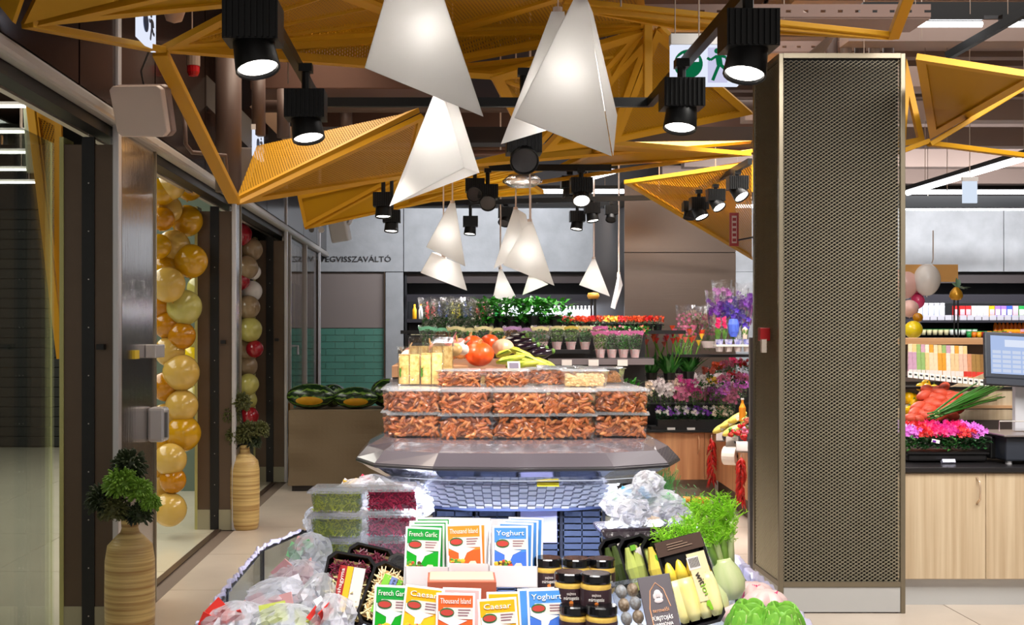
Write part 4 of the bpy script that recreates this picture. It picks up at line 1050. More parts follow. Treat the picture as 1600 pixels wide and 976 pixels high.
def pompon(name, parent, c_, r, m, n_=170, seed=1):
    rr = random.Random(seed); b = MB(); c_ = Vector(c_)
    b.ell(c_,(r*.55,)*3,10,6)
    for k in range(n_):
        z = rr.uniform(-.75,1); a = rr.uniform(0,2*PI); q = math.sqrt(1-z*z); d = Vector((q*math.cos(a),q*math.sin(a),z))
        L = r*rr.uniform(.85,1.05); tip = c_+d*L; base = c_+d*r*.45; mid = c_+d*r*.8+Vector((0,0,.006))
        b.tube([base,mid,tip],[r*.05,r*.075,r*.04],4)
    return b.build(name, m, parent)
def bouquet(label, x, y, z, heads, n_leaf, seed):
    t = thing('flower_bouquet', label, 'flowers', (x,y,z))
    for k,(dx,dy,dz,r,m) in enumerate(heads):
        pompon('flower_head', t, (dx,dy,dz), r, m, 190, seed+k)
        MB().tube([(0,0,-.10),(dx*.3,dy*.3,dz*.4),(dx,dy,dz-r*.4)],.005,6).build('stem', m_dl, t)
    rr = random.Random(seed)
    b = MB()
    for k in range(n_leaf):
        a = rr.uniform(0,2*PI); b.leaf((0,0,.0),(math.cos(a)*.7,math.sin(a)*.7,rr.uniform(.3,.9)),rr.uniform(.10,.17),.045,.7)
    b.build('leaves', m_dl, t, solid=.001)
    return t
bouquet('lime and dark green chrysanthemum bouquet in the near bamboo vase', -1.615,5.85,.70,
  [(-.03,-.05,.19,.10,m_lg),(.06,-.04,.15,.075,m_lg),(-.01,.02,.27,.10,m_dg),(-.13,-.01,.10,.10,m_dg),(-.06,-.06,.06,.08,m_og),(.11,-.03,.09,.06,m_lg),(.06,-.04,.03,.07,m_dg),(-.12,0,.03,.05,m_og)], 12, 3)
bouquet('olive green chrysanthemum bouquet in the far bamboo vase', -1.715,9.72,.70,
  [(-.03,-.02,.36,.10,m_og),(-.12,0,.26,.10,m_og),(.02,0,.10,.12,m_og),(.13,-.02,.13,.09,m_og),(-.08,-.03,.08,.09,m_og),(.07,.0,.03,.08,m_dg)], 8, 30)

# ================================================================ MELON TABLE
t = thing('cloth_covered_table', 'low table draped in a dark olive cloth under the watermelons', 'table', (-.70,12.4,0))
m_cl = mat('olive_grey_cloth', rgb(118,100,76), .75, bump=.1, bscale=60)
b = MB(); nx, nz = 40, 16; vs = []; fs = []
outline = []
for i in range(nx+1): outline.append((-.96+1.92*i/nx, -.40, (0,-1)))
for i in range(1,13): outline.append((.96, -.40+.8*i/12, (1,0)))
pre = [(-.96, .40-.8*i/12, (-1,0)) for i in range(12)]
outline = pre+outline
for j in range(nz+1):
    z = .84-.78*j/nz
    for i,(x,y,nn) in enumerate(outline):
        w_ = (.010*math.sin(i*.55+2*j/nz)+.014*math.sin(j*.9-x*3.2)*math.sin(x*2+1))*min(1,j/4)
        vs.append((x+nn[0]*w_, y+nn[1]*w_, z))
n_ = len(outline)
for j in range(nz):
    for i in range(n_-1): fs.append((j*n_+i,(j+1)*n_+i,(j+1)*n_+i+1,j*n_+i+1))
b.add(vs,fs); b.box(-.96,-.40,.835,.96,.40,.842)
b.build('tablecloth', m_cl, t, smooth=False)
MB().box(-.93,-.37,.0,.93,.37,.06).build('plinth', mat('dark_plinth', rgb(38,28,24), .6), t)
MB().box(-.93,-.37,.06,.93,.37,.83).build('frame_box', mat('cloth_under', rgb(96,82,62), .8), t)
t = thing('wooden_crate_side', 'narrow amber wooden board standing left of the draped table', 'board', P(446,754,12.9)*1)
t.location.z = 0
MB().box(-.04,0,0,-.005,.3,.86).build('board', mat('honey_wood', rgb(170,122,50), .5), t); MB().box(.0,0,0,.05,.3,.86).build('board', mat('honey_wood2', rgb(150,104,40), .5), t)
def melon_mat():
    m = mat('watermelon_rind', rgb(30,60,22), .25, coat=.3); nt = m.node_tree; b = nt.nodes['Principled BSDF']
    tc = nt.nodes.new('ShaderNodeTexCoord'); sp = nt.nodes.new('ShaderNodeSeparateXYZ'); nt.links.new(tc.outputs['Object'], sp.inputs[0])
    at = nt.nodes.new('ShaderNodeMath'); at.operation = 'ARCTAN2'; nt.links.new(sp.outputs['Y'], at.inputs[0]); nt.links.new(sp.outputs['Z'], at.inputs[1])
    n = nt.nodes.new('ShaderNodeTexNoise'); n.inputs['Scale'].default_value = 14; nt.links.new(tc.outputs['Object'], n.inputs['Vector'])
    ad = nt.nodes.new('ShaderNodeMath'); ad.operation = 'MULTIPLY_ADD'; ad.inputs[1].default_value = .9; nt.links.new(n.outputs['Fac'], ad.inputs[0]); nt.links.new(at.outputs[0], ad.inputs[2])
    ml = nt.nodes.new('ShaderNodeMath'); ml.operation = 'MULTIPLY'; ml.inputs[1].default_value = 9; nt.links.new(ad.outputs[0], ml.inputs[0])
    si = nt.nodes.new('ShaderNodeMath'); si.operation = 'SINE'; nt.links.new(ml.outputs[0], si.inputs[0])
    r = nt.nodes.new('ShaderNodeValToRGB'); r.color_ramp.elements[0].color = rgb(20,44,18); r.color_ramp.elements[1].color = rgb(92,124,44); r.color_ramp.elements[0].position = .45; r.color_ramp.elements[1].position = .8
    nt.links.new(si.outputs[0], r.inputs[0]); nt.links.new(r.outputs[0], b.inputs['Base Color']); return m
m_mel = melon_mat(); m_patch = mat('ground_spot_yellow', rgb(208,150,20), .35, var=.15, vscale=10)
def melon(label, px, py, Y, L, r, rz, patch=True):
    c_ = P(px,py,Y); c_.z = .843+r
    t = thing('watermelon', label, 'watermelon', c_, rz, 'watermelons on the draped table')
    MB().ell((0,0,0),(L,r,r),28,18).build('rind', m_mel, t, smooth=True)
    if patch:
        b = MB(); vs = []; fs = []; N = 18
        for j in range(7):
            q = j/6
            for k in range(N):
                a = 2*PI*k/N; x = math.cos(a)*L*.56*q; z = -r*.32+math.sin(a)*r*.34*q
                yy = -math.sqrt(max(.0001,1-(x/L)**2-(z/r)**2))*r*1.006; vs.append((x,yy,z))
        for j in range(6):
            for k in range(N): fs.append((j*N+k,j*N+(k+1)%N,(j+1)*N+(k+1)%N,(j+1)*N+k))
        b.add(vs,fs).build('ground_spot', m_patch, t, smooth=True)
    return t
melon('watermelon with large yellow spot at the left end of the table', 486,0,12.25,.262,.135,R(-4))
melon('watermelon with yellow spot second from the left', 556,0,12.25,.235,.118,R(4))
melon('dark watermelon third from left beside the nut boxes', 606,0,12.45,.20,.16,R(30),False)
melon('watermelon behind the gap between the two spotted ones', 520,0,12.62,.20,.125,R(60),False)
melon('watermelon mostly hidden by the boxes at the right', 640,0,12.2,.20,.11,R(0),False)
# ================================================================ CENTRE ISLAND
IX = .25
isl = thing('display_island', 'round grey-rimmed display island with glass-sided bin in the centre', 'display stand', (IX,4.3,0))
o0 = isl.location
plan = [(0,-.50),(.30,-.475),(.50,-.37),(.575,-.18),(.58,.1),(.56,.42),(.42,.75),(.2,.92),(0,.95)]
plan = plan + [(-x,y) for x,y in plan[-2:0:-1]]
def ring(sx, sy, z, oy=0): return [(x*sx, y*sy+oy, z) for x,y in plan]
def loft(rings, close_top=False, close_bot=False):
    b = MB(); n = len(rings[0]); vs = [p for r in rings for p in r]; fs = []
    for i in range(len(rings)-1):
        for k in range(n): fs.append((i*n+k, i*n+(k+1)%n, (i+1)*n+(k+1)%n, (i+1)*n+k))
    if close_top: fs.append(tuple(range((len(rings)-1)*n, len(rings)*n)))
    if close_bot: fs.append(tuple(range(n-1,-1,-1)))
    return b.add(vs, fs)
loft([ring(1,1,1.198),ring(1,1,1.207),ring(.94,.86,1.245),ring(.86,.66,1.268),ring(.84,.58,1.274)], True, False).build('tray_top', mat('grey_tray', rgb(80,75,82), .18, .2, coat=.4), isl, smooth=False, bevel=0)
m_mir = mat('mirror_film_underside', rgb(96,96,110), .10, .85, bump=.2, bscale=6)
loft([ring(.80,.62,1.118,.02),ring(.93,.85,1.165),ring(1,1,1.198)]).build('mirrored_underside', m_mir, isl)
loft([ring(.995,.995,1.190),ring(1.008,1.012,1.194),ring(1.008,1.012,1.201),ring(.995,.995,1.206)]).build('edge_trim', mat('edge_gloss', rgb(60,58,62), .15,.3), isl)
# woven white ring, faceted, with louvre weave
def facet_ring(z0, z1, s0, s1):
    b = MB(); A = ring(s0,s0*.78,z0,.02); B_ = ring(s1,s1*.78,z1,.02); n = len(A)
    for k in range(n):
        a,c,d,e = map(Vector,(A[k],A[(k+1)%n],B_[(k+1)%n],B_[k])); L = (c-a).length; N = max(2,int(L/.03))
        for i in range(N):
            for r in range(9):
                f0, f1 = (i+.06)/N, (i+.94)/N; g0, g1 = (r+.1)/9, (r+.85)/9
                p = [a.lerp(c,f0).lerp(e.lerp(d,f0),g0), a.lerp(c,f1).lerp(e.lerp(d,f1),g0), a.lerp(c,f1).lerp(e.lerp(d,f1),g1), a.lerp(c,f0).lerp(e.lerp(d,f0),g1)]
                nn = (c-a).cross(e-a).normalized(); off = nn*.006*(1 if (i+r) % 2 else -.2)
                b.add([q+off for q in p],[(0,1,2,3)])
    return b
facet_ring(1.028,1.112,.60,.66).build('woven_ring', mat('woven_white', rgb(236,238,250), .35, .1), isl, kind='stuff', solid=.003)
loft([ring(.585,.455,1.03,.02),ring(.645,.50,1.112,.02)]).build('ring_backing', mat('ring_backing', rgb(150,155,176), .5), isl)
loft([ring(.60,.47,1.018,.02),ring(.605,.475,1.029,.02)],True,True).build('ring_base', mat('blue_grey_base', rgb(90,104,150), .35), isl)
b = MB()
led = loft([ring(.86,.80,1.150,.0),ring(.85,.79,1.147,.0)]).build('led_strip', emis('led_strip',(.86,.9,1,1),.9), isl)
for (lx,ly,rx,sx_,pw) in ((0,-.36,0,.8,16),(-.46,-.1,0,.25,9),(.46,-.1,0,.25,9)):
    area('island_led', (IX+lx,4.3+ly,1.135), (R(-14),0,0), sx_, .05, pw, (.86,.9,1), 2.6)
# slotted blue-black column panels
m_col = mat('slate_blue_metal', rgb(62,72,98), .38, .4); m_post = mat('post_dark', rgb(34,38,52), .4, .3)
cw = .30
MB().box(-cw,-.16,.30,cw,.42,1.018).build('column_core', mat('slot_dark', rgb(14,16,24), .6), isl)
for k in range(4):
    x0 = -cw+k*.152
    pn = MB(); zc = .50
    cols = [(x0+.006,x0+.010),(x0+.072,x0+.076),(x0+.138,x0+.144)]
    for a_,c_ in cols: pn.box(a_,-.172,.50,c_,-.162,1.015)
    for r in range(22):
        z = .50+r*.0235
        pn.box(x0+.006,-.172,z,x0+.144,-.162,z+.018)
    pn.build('slotted_panel', m_col, isl)
for k in range(5): MB().box(-cw+k*.152-.005,-.178,.50,-cw+k*.152+.005,-.160,1.018).build('post', m_post, isl)
MB().box(.0,-.17,.90,.14,-.176,1.015).build('shelf_pale_panel', mat('pale_blue_panel', rgb(150,150,190), .4), isl)  # paler blue-grey panel near the top of the column
tag(MB().cbox((0,0,0),(.075,.02,.012),mi=0).build('yellow_tag', mat('tag_yellow', rgb(226,200,20), .4), loc=(IX+.095,3.98,1.128)), 'small yellow tag clipped under the grey tray rim', 'tag')

# lower bin with glass sides
binp = [(-.62,2.55),(-.655,3.4),(-.655,4.06),(-.56,4.42),(-.25,4.85),(.6,4.95),(.95,4.45),(.955,3.8),(.93,3.2),(.90,2.65),(.6,2.25),(-.3,2.2)]
zb, zt = .55, .885
gb = bpy.data.objects.new('product_bin', None); COL.objects.link(gb); gb.parent = isl; gb.location = -isl.location; gb['label'] = 'glass-sided bin with white price strip rim'
b = MB(); b.prism([(x*.9+.015,(y-3.6)*.9+3.6,0) for x,y in binp],(0,0,zb)).build('base_cabinet', mat('bin_base', rgb(150,150,152), .5), gb)
MB().prism([(x,y,zb) for x,y in binp],(0,0,.02)).build('bin_floor', mat('bin_floor', rgb(180,190,210), .35), gb)
m_bg = clear('bin_glass', (.90,.95,.95,1), .07, .03)
m_wire = mat('dark_wire', rgb(40,38,40), .35, .6)
m_strip = mat('crumpled_price_strip', rgb(206,200,226), .35, var=.12, vscale=60)
n = len(binp)
for k in range(n):
    a_ = Vector((*binp[k],0)); c_ = Vector((*binp[(k+1)%n],0)); d_ = (c_-a_).normalized(); nn = Vector((d_.y,-d_.x,0))
    MB().prism([a_+Vector((0,0,zb+.02)), c_+Vector((0,0,zb+.02)), c_+Vector((0,0,zt)), a_+Vector((0,0,zt))], nn*.005).build('glass_panel', m_bg, gb)
    MB().cyl(a_+Vector((0,0,zb)), a_+Vector((0,0,zt+.01)), .008, n=8).build('corner_rod', m_wire, gb)
    MB().tube([a_+Vector((0,0,zt)), c_+Vector((0,0,zt))], .006, 8).build('rim_bar', m_wire, gb)
    if 1.9 < a_.y and not (k in (3,4,5)):
        # plastic price strip gathered along the rim
        s = MB(); L = (c_-a_).length; N = max(3,int(L/.045))
        for i in range(N):
            p = a_.lerp(c_,(i+.5)/N); s.cbox(p+nn*(-.004)+Vector((0,0,zt+.005+.004*rnd.uniform(-1,1))),((.012 if a_.x < 0 else .026),.05,(.02 if a_.x < 0 else .034)),(rnd.uniform(-.35,.35),rnd.uniform(-.3,.3),math.atan2(d_.y,d_.x)+PI/2+rnd.uniform(-.3,.3)))
        s.build('price_strip', m_strip, gb, bevel=.006)
MB().tube([P(368,976,2.98),P(440,895,3.5),P(528,862,4.3)],.006,6).build('inner_wire', m_wire, gb)
# black wire basket in front
wb_ = thing('wire_basket', 'black wire basket curving in front of the packaged salads', 'basket', (.12,2.75,0))
arc = []
for i in range(25):
    a_ = PI+PI*i/24; arc.append(Vector((.47*math.cos(a_)+.03, .42*math.sin(a_)*1.0+.35, .90-.012*math.sin(a_))))
MB().tube(arc,.0045,6).build('rim_wire', m_wire, wb_); MB().tube([p*1-Vector((0,0,.09)) for p in arc],.003,6).build('hoop_wire', m_wire, wb_)
for i in range(0,25): MB().tube([arc[i],arc[i]-Vector((0,0,.2))],.002,5).build('upright_wire', m_wire, wb_)
MB().box(-.40,.0,.57,.46,.9,.60).build('riser', mat('riser_grey', rgb(96,100,112), .5), wb_)

# ---- nut boxes
m_clam = clear('clamshell', (.97,.97,.97,1), .08, .06, .25, 14)
m_lid = clear('clamshell_lid', (.95,.95,.96,1), .20, .12, .5, 20, .4)
m_pec = [mat('pecan_%d' % i, c_, .35, var=.25, vscale=60) for i,c_ in enumerate((rgb(180,102,56),rgb(132,72,40),rgb(206,136,82)))]
def pecans(seed, w=.168, dp=.135, h=.062):
    rr = random.Random(seed); b = MB(); b.box(-w/2+.012,-dp/2+.012,.004,w/2-.012,dp/2-.012,h-.012,1)
    for k in range(110):
        f = rr.random()
        if f < .62: x = rr.uniform(-w/2+.006,w/2-.006); y = -dp/2+rr.uniform(.004,.012); z = rr.uniform(.006,h)
        elif f < .8: x = rr.choice((-1,1))*(w/2-.008); y = rr.uniform(-dp/2,dp/2)*.9; z = rr.uniform(.006,h)
        else: x = rr.uniform(-w/2,w/2)*.9; y = rr.uniform(-dp/2,dp/2)*.9; z = h
        b.ell((x,y,z),(.0165,.0072,.006),8,5,(rr.uniform(-.6,.6),rr.uniform(-1.2,1.2),rr.uniform(-.5,.5)),rr.choice((0,0,1,2)))
    return b.mesh('pecans', m_pec)
def cashews(seed, w=.168, dp=.135, h=.055):
    rr = random.Random(seed); b = MB(); b.box(-w/2+.01,-dp/2+.01,.004,w/2-.01,dp/2-.01,h-.01)
    for k in range(110):
        f = rr.random()
        if f < .7: x = rr.uniform(-w/2+.006,w/2-.006); y = -dp/2+.008; z = rr.uniform(.006,h)
        else: x = rr.uniform(-w/2,w/2)*.9; y = rr.uniform(-dp/2,dp/2)*.9; z = h
        b.ell((x,y,z),(.009,.006,.008),6,4,(rr.uniform(-1,1),rr.uniform(-1,1),rr.uniform(-1,1)))
    return b.mesh('cashew_nuts', mat('cashew', rgb(240,206,150), .4, var=.12, vscale=50))
def walnuts(seed):
    m = cashews(seed); m.name = 'walnut_halves'; m.materials.clear(); m.materials.append(mat('walnut_tan', rgb(214,150,84), .45, var=.3, vscale=60)); return m
PM = [pecans(i) for i in range(4)]; CM = cashews(9); WM = walnuts(12)
def shell_mesh(w=.184,dp=.15,h=.078):
    b = MB(); t_ = .0012
    def wall(p): b.add(p,[(0,1,2,3)])
    x,y,x2,y2 = w/2-.008,dp/2-.008,w/2,dp/2
    wall([(-x,-y,0),(x,-y,0),(x2,-y2,h),(-x2,-y2,h)]); wall([(x,-y,0),(x,y,0),(x2,y2,h),(x2,-y2,h)])
    wall([(x,y,0),(-x,y,0),(-x2,y2,h),(x2,y2,h)]); wall([(-x,y,0),(-x,-y,0),(-x2,-y2,h),(-x2,y2,h)]); wall([(-x,-y,.001),(x,-y,.001),(x,y,.001),(-x,y,.001)])
    return b.mesh('clear_box', m_clam)
def lid_mesh(w=.196,dp=.162,h=.078):
    b = MB(); b.box(-w/2,-dp/2,h-.003,w/2,dp/2,h+.001); b.box(-w/2+.012,-dp/2+.012,h+.001,w/2-.012,dp/2-.012,h+.006); return b.mesh('lid', m_lid)
SHM, LDM = shell_mesh(), lid_mesh()
def nutbox(label, x, y, z, rz, content, nm, group, s=(1,1,1)):
    t = thing('nut_box', label, 'box', (x,y,z), rz, group); t.scale = s
    for n_,me in (('clear_box',SHM),('lid',LDM),(nm,content)):
        if me is None: continue
        o = bpy.data.objects.new(n_, me); COL.objects.link(o); o.parent = t
        if nm == n_: o['kind'] = 'stuff'
    return t
ZP = 1.276; DZ = .0855
col5 = [(646,4.14,R(6)),(729,4.08,0),(812,4.07,0),(890,4.08,R(-2)),(975,4.14,R(-8))]
wh = ['at the left end','second from left','in the middle','second from right','at the right end']
for tr in range(2):
    for k,(px,Y,rz) in enumerate(col5):
        nutbox('clear box of pecans %s of the %s front row' % (wh[k], 'lower' if tr == 0 else 'upper'), (px-CX)*Y/F, Y+.075, ZP+DZ*tr, rz, PM[(k+tr*2)%4], 'pecans', 'pecan boxes in the front rows', (1.04,1,1.06))
for tr in range(2):
    for r in range(3):
        for k in range(5):
            if tr == 0 and 0 < k < 4: continue
            Y = 4.40+.17*r
            nutbox('clear box behind the front pecans, %s along in hidden row %s, layer %s' % (ORD[k], ORD[r], ORD[tr]), IX-.405+k*.202-(.0 if k<4 else .0), Y, ZP+DZ*tr, 0, [PM[1],PM[2],WM,CM,WM][k], 'nuts', 'nut boxes of the rear rows')
zz = ZP+2*DZ
for k,(px,Y,c_,nm,l) in enumerate([(718,4.42,PM[0],'pecans','pecan box on top of the pile, left one'),(791,4.42,PM[3],'pecans','pecan box on top of the pile, second one'),(912,4.40,CM,'cashew_nuts','box of pale cashews on top of the pile'),(852,4.62,PM[2],'pecans','closed clear box lying behind the top pecans'),(880,4.85,WM,'nuts','clear box of tan nuts at the back right of the top layer'),(940,4.72,WM,'nuts','clear box behind the cashews with tan nuts')]):
    nutbox(l+' of the island', (px-CX)*Y/F, Y, zz, 0, c_, nm, 'boxes on the top layer', (.92,.9,.78))
for k in range(4):
    nutbox('flat empty clear box at the back of the pile, %s from the left' % ORD[k], IX-.22+k*.18, 4.98+.02*k, ZP+2*DZ-.02, R(-6), CM if k == 1 else None, 'cashew_nuts', 'flat boxes at the back', (.92,.9,.6))
# pale crispbread bags
m_crisp = mat('crispbread', rgb(238,212,140), .6, 0, vscale=70, col2=rgb(206,150,70), bump=.4, bscale=90); m_film = clear('bag_film', (1,.99,.96,1), .05, .12, .25, 16)
m_herb = mat('herb_speck', rgb(90,140,50), .5)
for k,(px,Y,rz,sc_) in enumerate([(639,4.5,R(8),1),(675,4.48,R(-4),1.05),(690,4.66,R(12),1.05),(655,4.70,R(-10),.95)]):
    t = thing('crispbread_bag', ['left pale crispbread bag standing on the nut boxes','right pale crispbread bag standing behind the top pecans','upper right crispbread bag behind the two front bags','upper left crispbread bag behind the two front bags'][k], 'bag', ((px-CX)*Y/F,Y+(.0),zz if k < 2 else zz+.0), rz, 'crispbread bags')
    t.scale = (sc_,1,sc_ if k < 2 else 1.25)
    b = MB()
    for q in range(5):
        for h_ in (0,1): b.box(-.039+h_*.040,-.022+q*.009,.004,-.002+h_*.041,-.015+q*.009,.112+.008*((q+h_)%2))
    b.build('crispbreads', m_crisp, t, bevel=.002)
    b = MB(); b.add([(-.042,-.026,0),(.042,-.026,0),(.042,.026,0),(-.042,.026,0),(-.044,-.012,.13),(.044,-.012,.13),(.044,.012,.13),(-.044,.012,.13),(-.046,0,.15),(.046,0,.15)],
      [(0,1,5,4),(1,2,6,5),(2,3,7,6),(3,0,4,7),(4,5,9,8),(6,7,8,9),(5,6,9),(7,4,8)]); b.build('film_bag', m_film, t)
    b = MB()
    for q in range(5): b.leaf((-.036,-.025,.03+q*.006),(rnd.uniform(-.3,.3),-.1,1),.03,.012)
    b.build('herb_sprig', m_herb, t)

TINT0 = mat('crate_wood', rgb(190,140,100), .6)
# ---- produce mound behind the boxes
pm_ = thing('produce_stand', 'grey produce stand with pumpkins and squash behind the nut boxes', 'stand', (.28,6.3,0))
MB().box(-.57,-.55,1.30,.60,.6,1.425).build('tray', mat('stand_tray', rgb(120,110,108), .5), pm_, bevel=.01)
MB().box(-.56,-.56,1.43,-.18,.12,1.485).build('crate', TINT0, pm_)
MB().box(-.32,-.3,0,.32,.3,1.30).build('pedestal', m_post, pm_)
MB().prism([(-.5,-.2,1.426),(-.5,.5,1.426),(-.5,.5,1.50)],(.75,0,0)).build('slope', mat('stand_slope', rgb(190,140,110), .5), pm_)
m_pum = mat('pumpkin_orange', rgb(236,84,24), .32, var=.15, vscale=12, coat=.2)
def pumpkin(label, px, py, Y, r, flat=.82, m=None, rot=None, group=None, nm='pumpkin'):
    t = thing(nm, label, 'pumpkin' if nm == 'pumpkin' else 'squash', P(px,py,Y), 0, group)
    MB().ell((0,0,0),(r,r,r*flat),40,16,fn=lambda a,t_: 1-.075*abs(math.sin(a*6))**.6*math.cos(t_)).build('rind', m or m_pum, t, smooth=True)
    MB().tube([(0,0,r*flat*.9),(.004,0,r*flat*1.15),(.012,.0,r*flat*1.3)],[r*.14,r*.1,r*.08],8).build('stalk', mat('stalk_tan', rgb(190,150,90),.6), t)
    if rot: t.rotation_euler = rot
    return t
pumpkin('bright orange pumpkin at the front of the mound', 749,553,5.9,.077,.80,rot=(R(20),0,0))
pumpkin('orange pumpkin behind the front one, taller stalk', 738,541,6.15,.065,.9,rot=(0,R(-12),0))
pumpkin('orange pumpkin peeking out above the front one', 765,536,6.35,.055,.9)
pumpkin('pale pink round squash right of the pumpkins', 786,543,6.2,.06,.8,mat('pink_squash', rgb(236,190,160), .35),nm='winter_squash')
m_aub = mat('aubergine', rgb(30,18,30), .15, coat=.5)
k = 0
for (x,y,Y,rz) in [(800,533,6.4,.4),(815,536,6.35,.3),(822,543,6.2,.25),(808,528,6.5,.6),(835,548,6.2,.15),(845,553,6.15,.1)]:
    t = thing('aubergine', 'glossy dark aubergine, %s from the left on the mound' % ORD[k], 'aubergine', P(x,y,Y), -rz, 'aubergines on the mound')
    MB().lathe([(0,-.07),(.02,-.064),(.03,-.03),(.026,.02),(.014,.06),(0,.07)],14).build('fruit', m_aub, t, smooth=True).rotation_euler = (0,R(75),0)
    MB().ell((.065,0,.016),(.012,.015,.015),8,5).build('calyx', m_st, t); k += 1
m_cor = mat('pale_green_corn', rgb(196,200,70), .4, var=.2, vscale=20); m_corl = mat('corn_husk', rgb(140,180,60), .45, var=.3, vscale=15)
for k,(x,y,x2,y2) in enumerate([(775,566,820,556),(790,572,842,566),(800,560,850,572),(806,552,862,574),(798,545,835,560),(830,560,868,573),(775,556,800,548),(780,550,812,545)]):
    t = thing('celery_stick' if k % 2 else 'corn_cob', '%s lying %s from the front left of the mound' % ('pale green celery stick' if k % 2 else 'husked pale corn cob', ORD[k]), 'vegetable', P((x+x2)/2,(y+y2)/2,5.9+.04*k), 0, 'pale green vegetables')
    a_ = P(x,y,5.9+.04*k)-t.location; c_ = P(x2,y2,5.9+.04*k)-t.location
    MB().tube([a_,a_.lerp(c_,.25),a_.lerp(c_,.75),c_],[.008,.020,.018,.006],8).build('body', m_cor, t, smooth=True)
    b = MB()
    for q in range(4): b.leaf(a_+Vector((0,-.012,0)),(c_-a_).normalized()+Vector((0,rnd.uniform(-.2,0),rnd.uniform(-.15,.2))),.1,.022,.05)
    b.build('husk', m_corl, t)
t = thing('price_card', 'framed white price card in front of the corn', 'price card', P(803,571,5.7)); t.rotation_euler = (R(-15),0,R(12))
MB().box(-.032,0,-.022,.032,.004,.022).build('card', m_wl, t); MB().box(-.024,-.001,-.014,.024,0,.014).build('print', mat('grey_print', rgb(130,120,140), .5), t)
t = thing('price_card', 'grey price card at the right end of the corn', 'price card', P(848,574,5.8)); t.rotation_euler = (R(-30),0,R(8))
MB().box(-.03,0,-.015,.03,.004,.015).build('card', mat('grey_card', rgb(120,116,120), .5), t); MB().box(-.022,-.001,-.008,.022,0,.008).build('print', m_wl, t)
m_on = [mat('onion_a', rgb(216,170,110), .4, var=.2), mat('onion_b', rgb(200,120,110), .4, var=.2), mat('root_c', rgb(110,86,60), .5, var=.3), mat('garlic_d', rgb(236,214,200), .45)]
for k in range(22):
    x = 636+rnd.uniform(0,92); y = 562-(x-636)*.22+rnd.uniform(-10,8)
    i = k % 4
    t = thing('onion' if i < 2 else ('beetroot' if i == 2 else 'garlic_bulb'), '%s in the heap left of the pumpkins, %s counted by row' % (['brown onion','pink onion','earthy dark root','pale garlic bulb'][i], ORD[k]), 'vegetable', P(x,y,5.6+rnd.uniform(0,.5)), 0, 'onions and roots heap')
    t.rotation_euler = (rnd.uniform(-1,1),rnd.uniform(-1,1),0)
    MB().ell((0,0,0),(.036,.036,.03),12,8).build('bulb', m_on[i], t, smooth=True)
    MB().tube([(0,0,.026),(.004,0,.045),(.012,0,.06)],[.008,.005,.003],5).build('neck', m_on[(i+3)%4], t)
t = thing('pink_bract_flower', 'pink spear-shaped flower rising left of the pumpkins', 'flower', P(700,560,6.6))
MB().leaf((.015,0,.06),(.35,-.2,1),.10,.035,.0,seg=6).build('bract', mat('pink_bract', rgb(236,160,170), .45), t, solid=.002)
b = MB()
for q in range(16): b.leaf((.02,0,0),(rnd.uniform(-.5,.9),rnd.uniform(-.3,.3),1),rnd.uniform(.1,.2),.008,.1)
b.build('dry_blades', mat('rust_blade', rgb(160,90,50), .5), t)

# ================================================================ PACKAGED GOODS IN THE BIN
Rr = R
# stacks of sprout boxes
def sprouts(seed, m, w=.150, dp=.10, h=.055):
    rr = random.Random(seed); b = MB(); b.box(-w/2+.006,-dp/2+.006,.004,w/2-.006,dp/2-.006,h-.008,1)
    for k in range(420):
        x = rr.uniform(-w/2+.004,w/2-.004); z = rr.uniform(.004,h)
        y = -dp/2+rr.uniform(.002,.008) if rr.random() < .75 else rr.uniform(-dp/2,dp/2)*.95
        if y > -dp/2+.01: z = h
        d = Vector((rr.uniform(-1,1),rr.uniform(-.3,.2),rr.uniform(-1,1))).normalized()*.007
        c_ = Vector((x,y,z)); p = d.cross(Vector((0,1,0))).normalized()*.0016
        b.add([c_-d-p,c_-d+p,c_+d+p,c_+d-p],[(0,1,2,3)],rr.choice((0,0,1)))
    return b.mesh('sprouts', m)
m_g1, m_g2 = mat('sprout_green', rgb(176,190,50), .5, var=.2, vscale=80), mat('sprout_dark', rgb(120,140,40), .5)
m_r1, m_r2 = mat('sprout_red', rgb(206,40,90), .5, var=.25, vscale=80), mat('sprout_deep', rgb(130,16,60), .5)
SPG, SPR = sprouts(1,[m_g1,m_g2]), sprouts(2,[m_r1,m_r2])
cl_b = MB(); 
def clam(w=.160,dp=.11,h=.06):
    b = MB(); x,y,x2,y2 = w/2-.010,dp/2-.008,w/2,dp/2
    b.add([(-x,-y,0),(x,-y,0),(x2,-y2,h),(-x2,-y2,h)],[(0,1,2,3)]); b.add([(x,-y,0),(x,y,0),(x2,y2,h),(x2,-y2,h)],[(0,1,2,3)]); b.add([(-x,y,0),(-x,-y,0),(-x2,-y2,h),(-x2,y2,h)],[(0,1,2,3)])
    return b.mesh('clear_box', m_clam)
CLB = clam()
LB2 = MB(); LB2.box(-.09,-.062,.058,.09,.062,.064); LB2.box(-.075,-.05,.064,.075,.05,.074); LB2 = LB2.mesh('lid', m_lid)
def sprout_stack(px, Y, y0, n_, me, nm, lab, rz):
    for k in range(n_):
        z = P(px,y0,Y).z+k*.078
        t = thing('sprout_box', '%s, %s from the bottom of its stack' % (lab, ORD[k]), 'box', ((px-CX)*Y/F,Y,z), rz, lab+'es')
        for n2,m2 in (('clear_box',CLB),('lid',LB2),('sprouts',me)):
            o = bpy.data.objects.new(n2,m2); COL.objects.link(o); o.parent = t
            if n2 == 'sprouts': o['kind'] = 'stuff'
sprout_stack(529,3.62,912,4,SPG,'sprouts','clear box of yellow-green sprouts',R(-3))
sprout_stack(613,3.55,912,4,SPR,'sprouts','clear box of crimson beet sprouts',R(2))
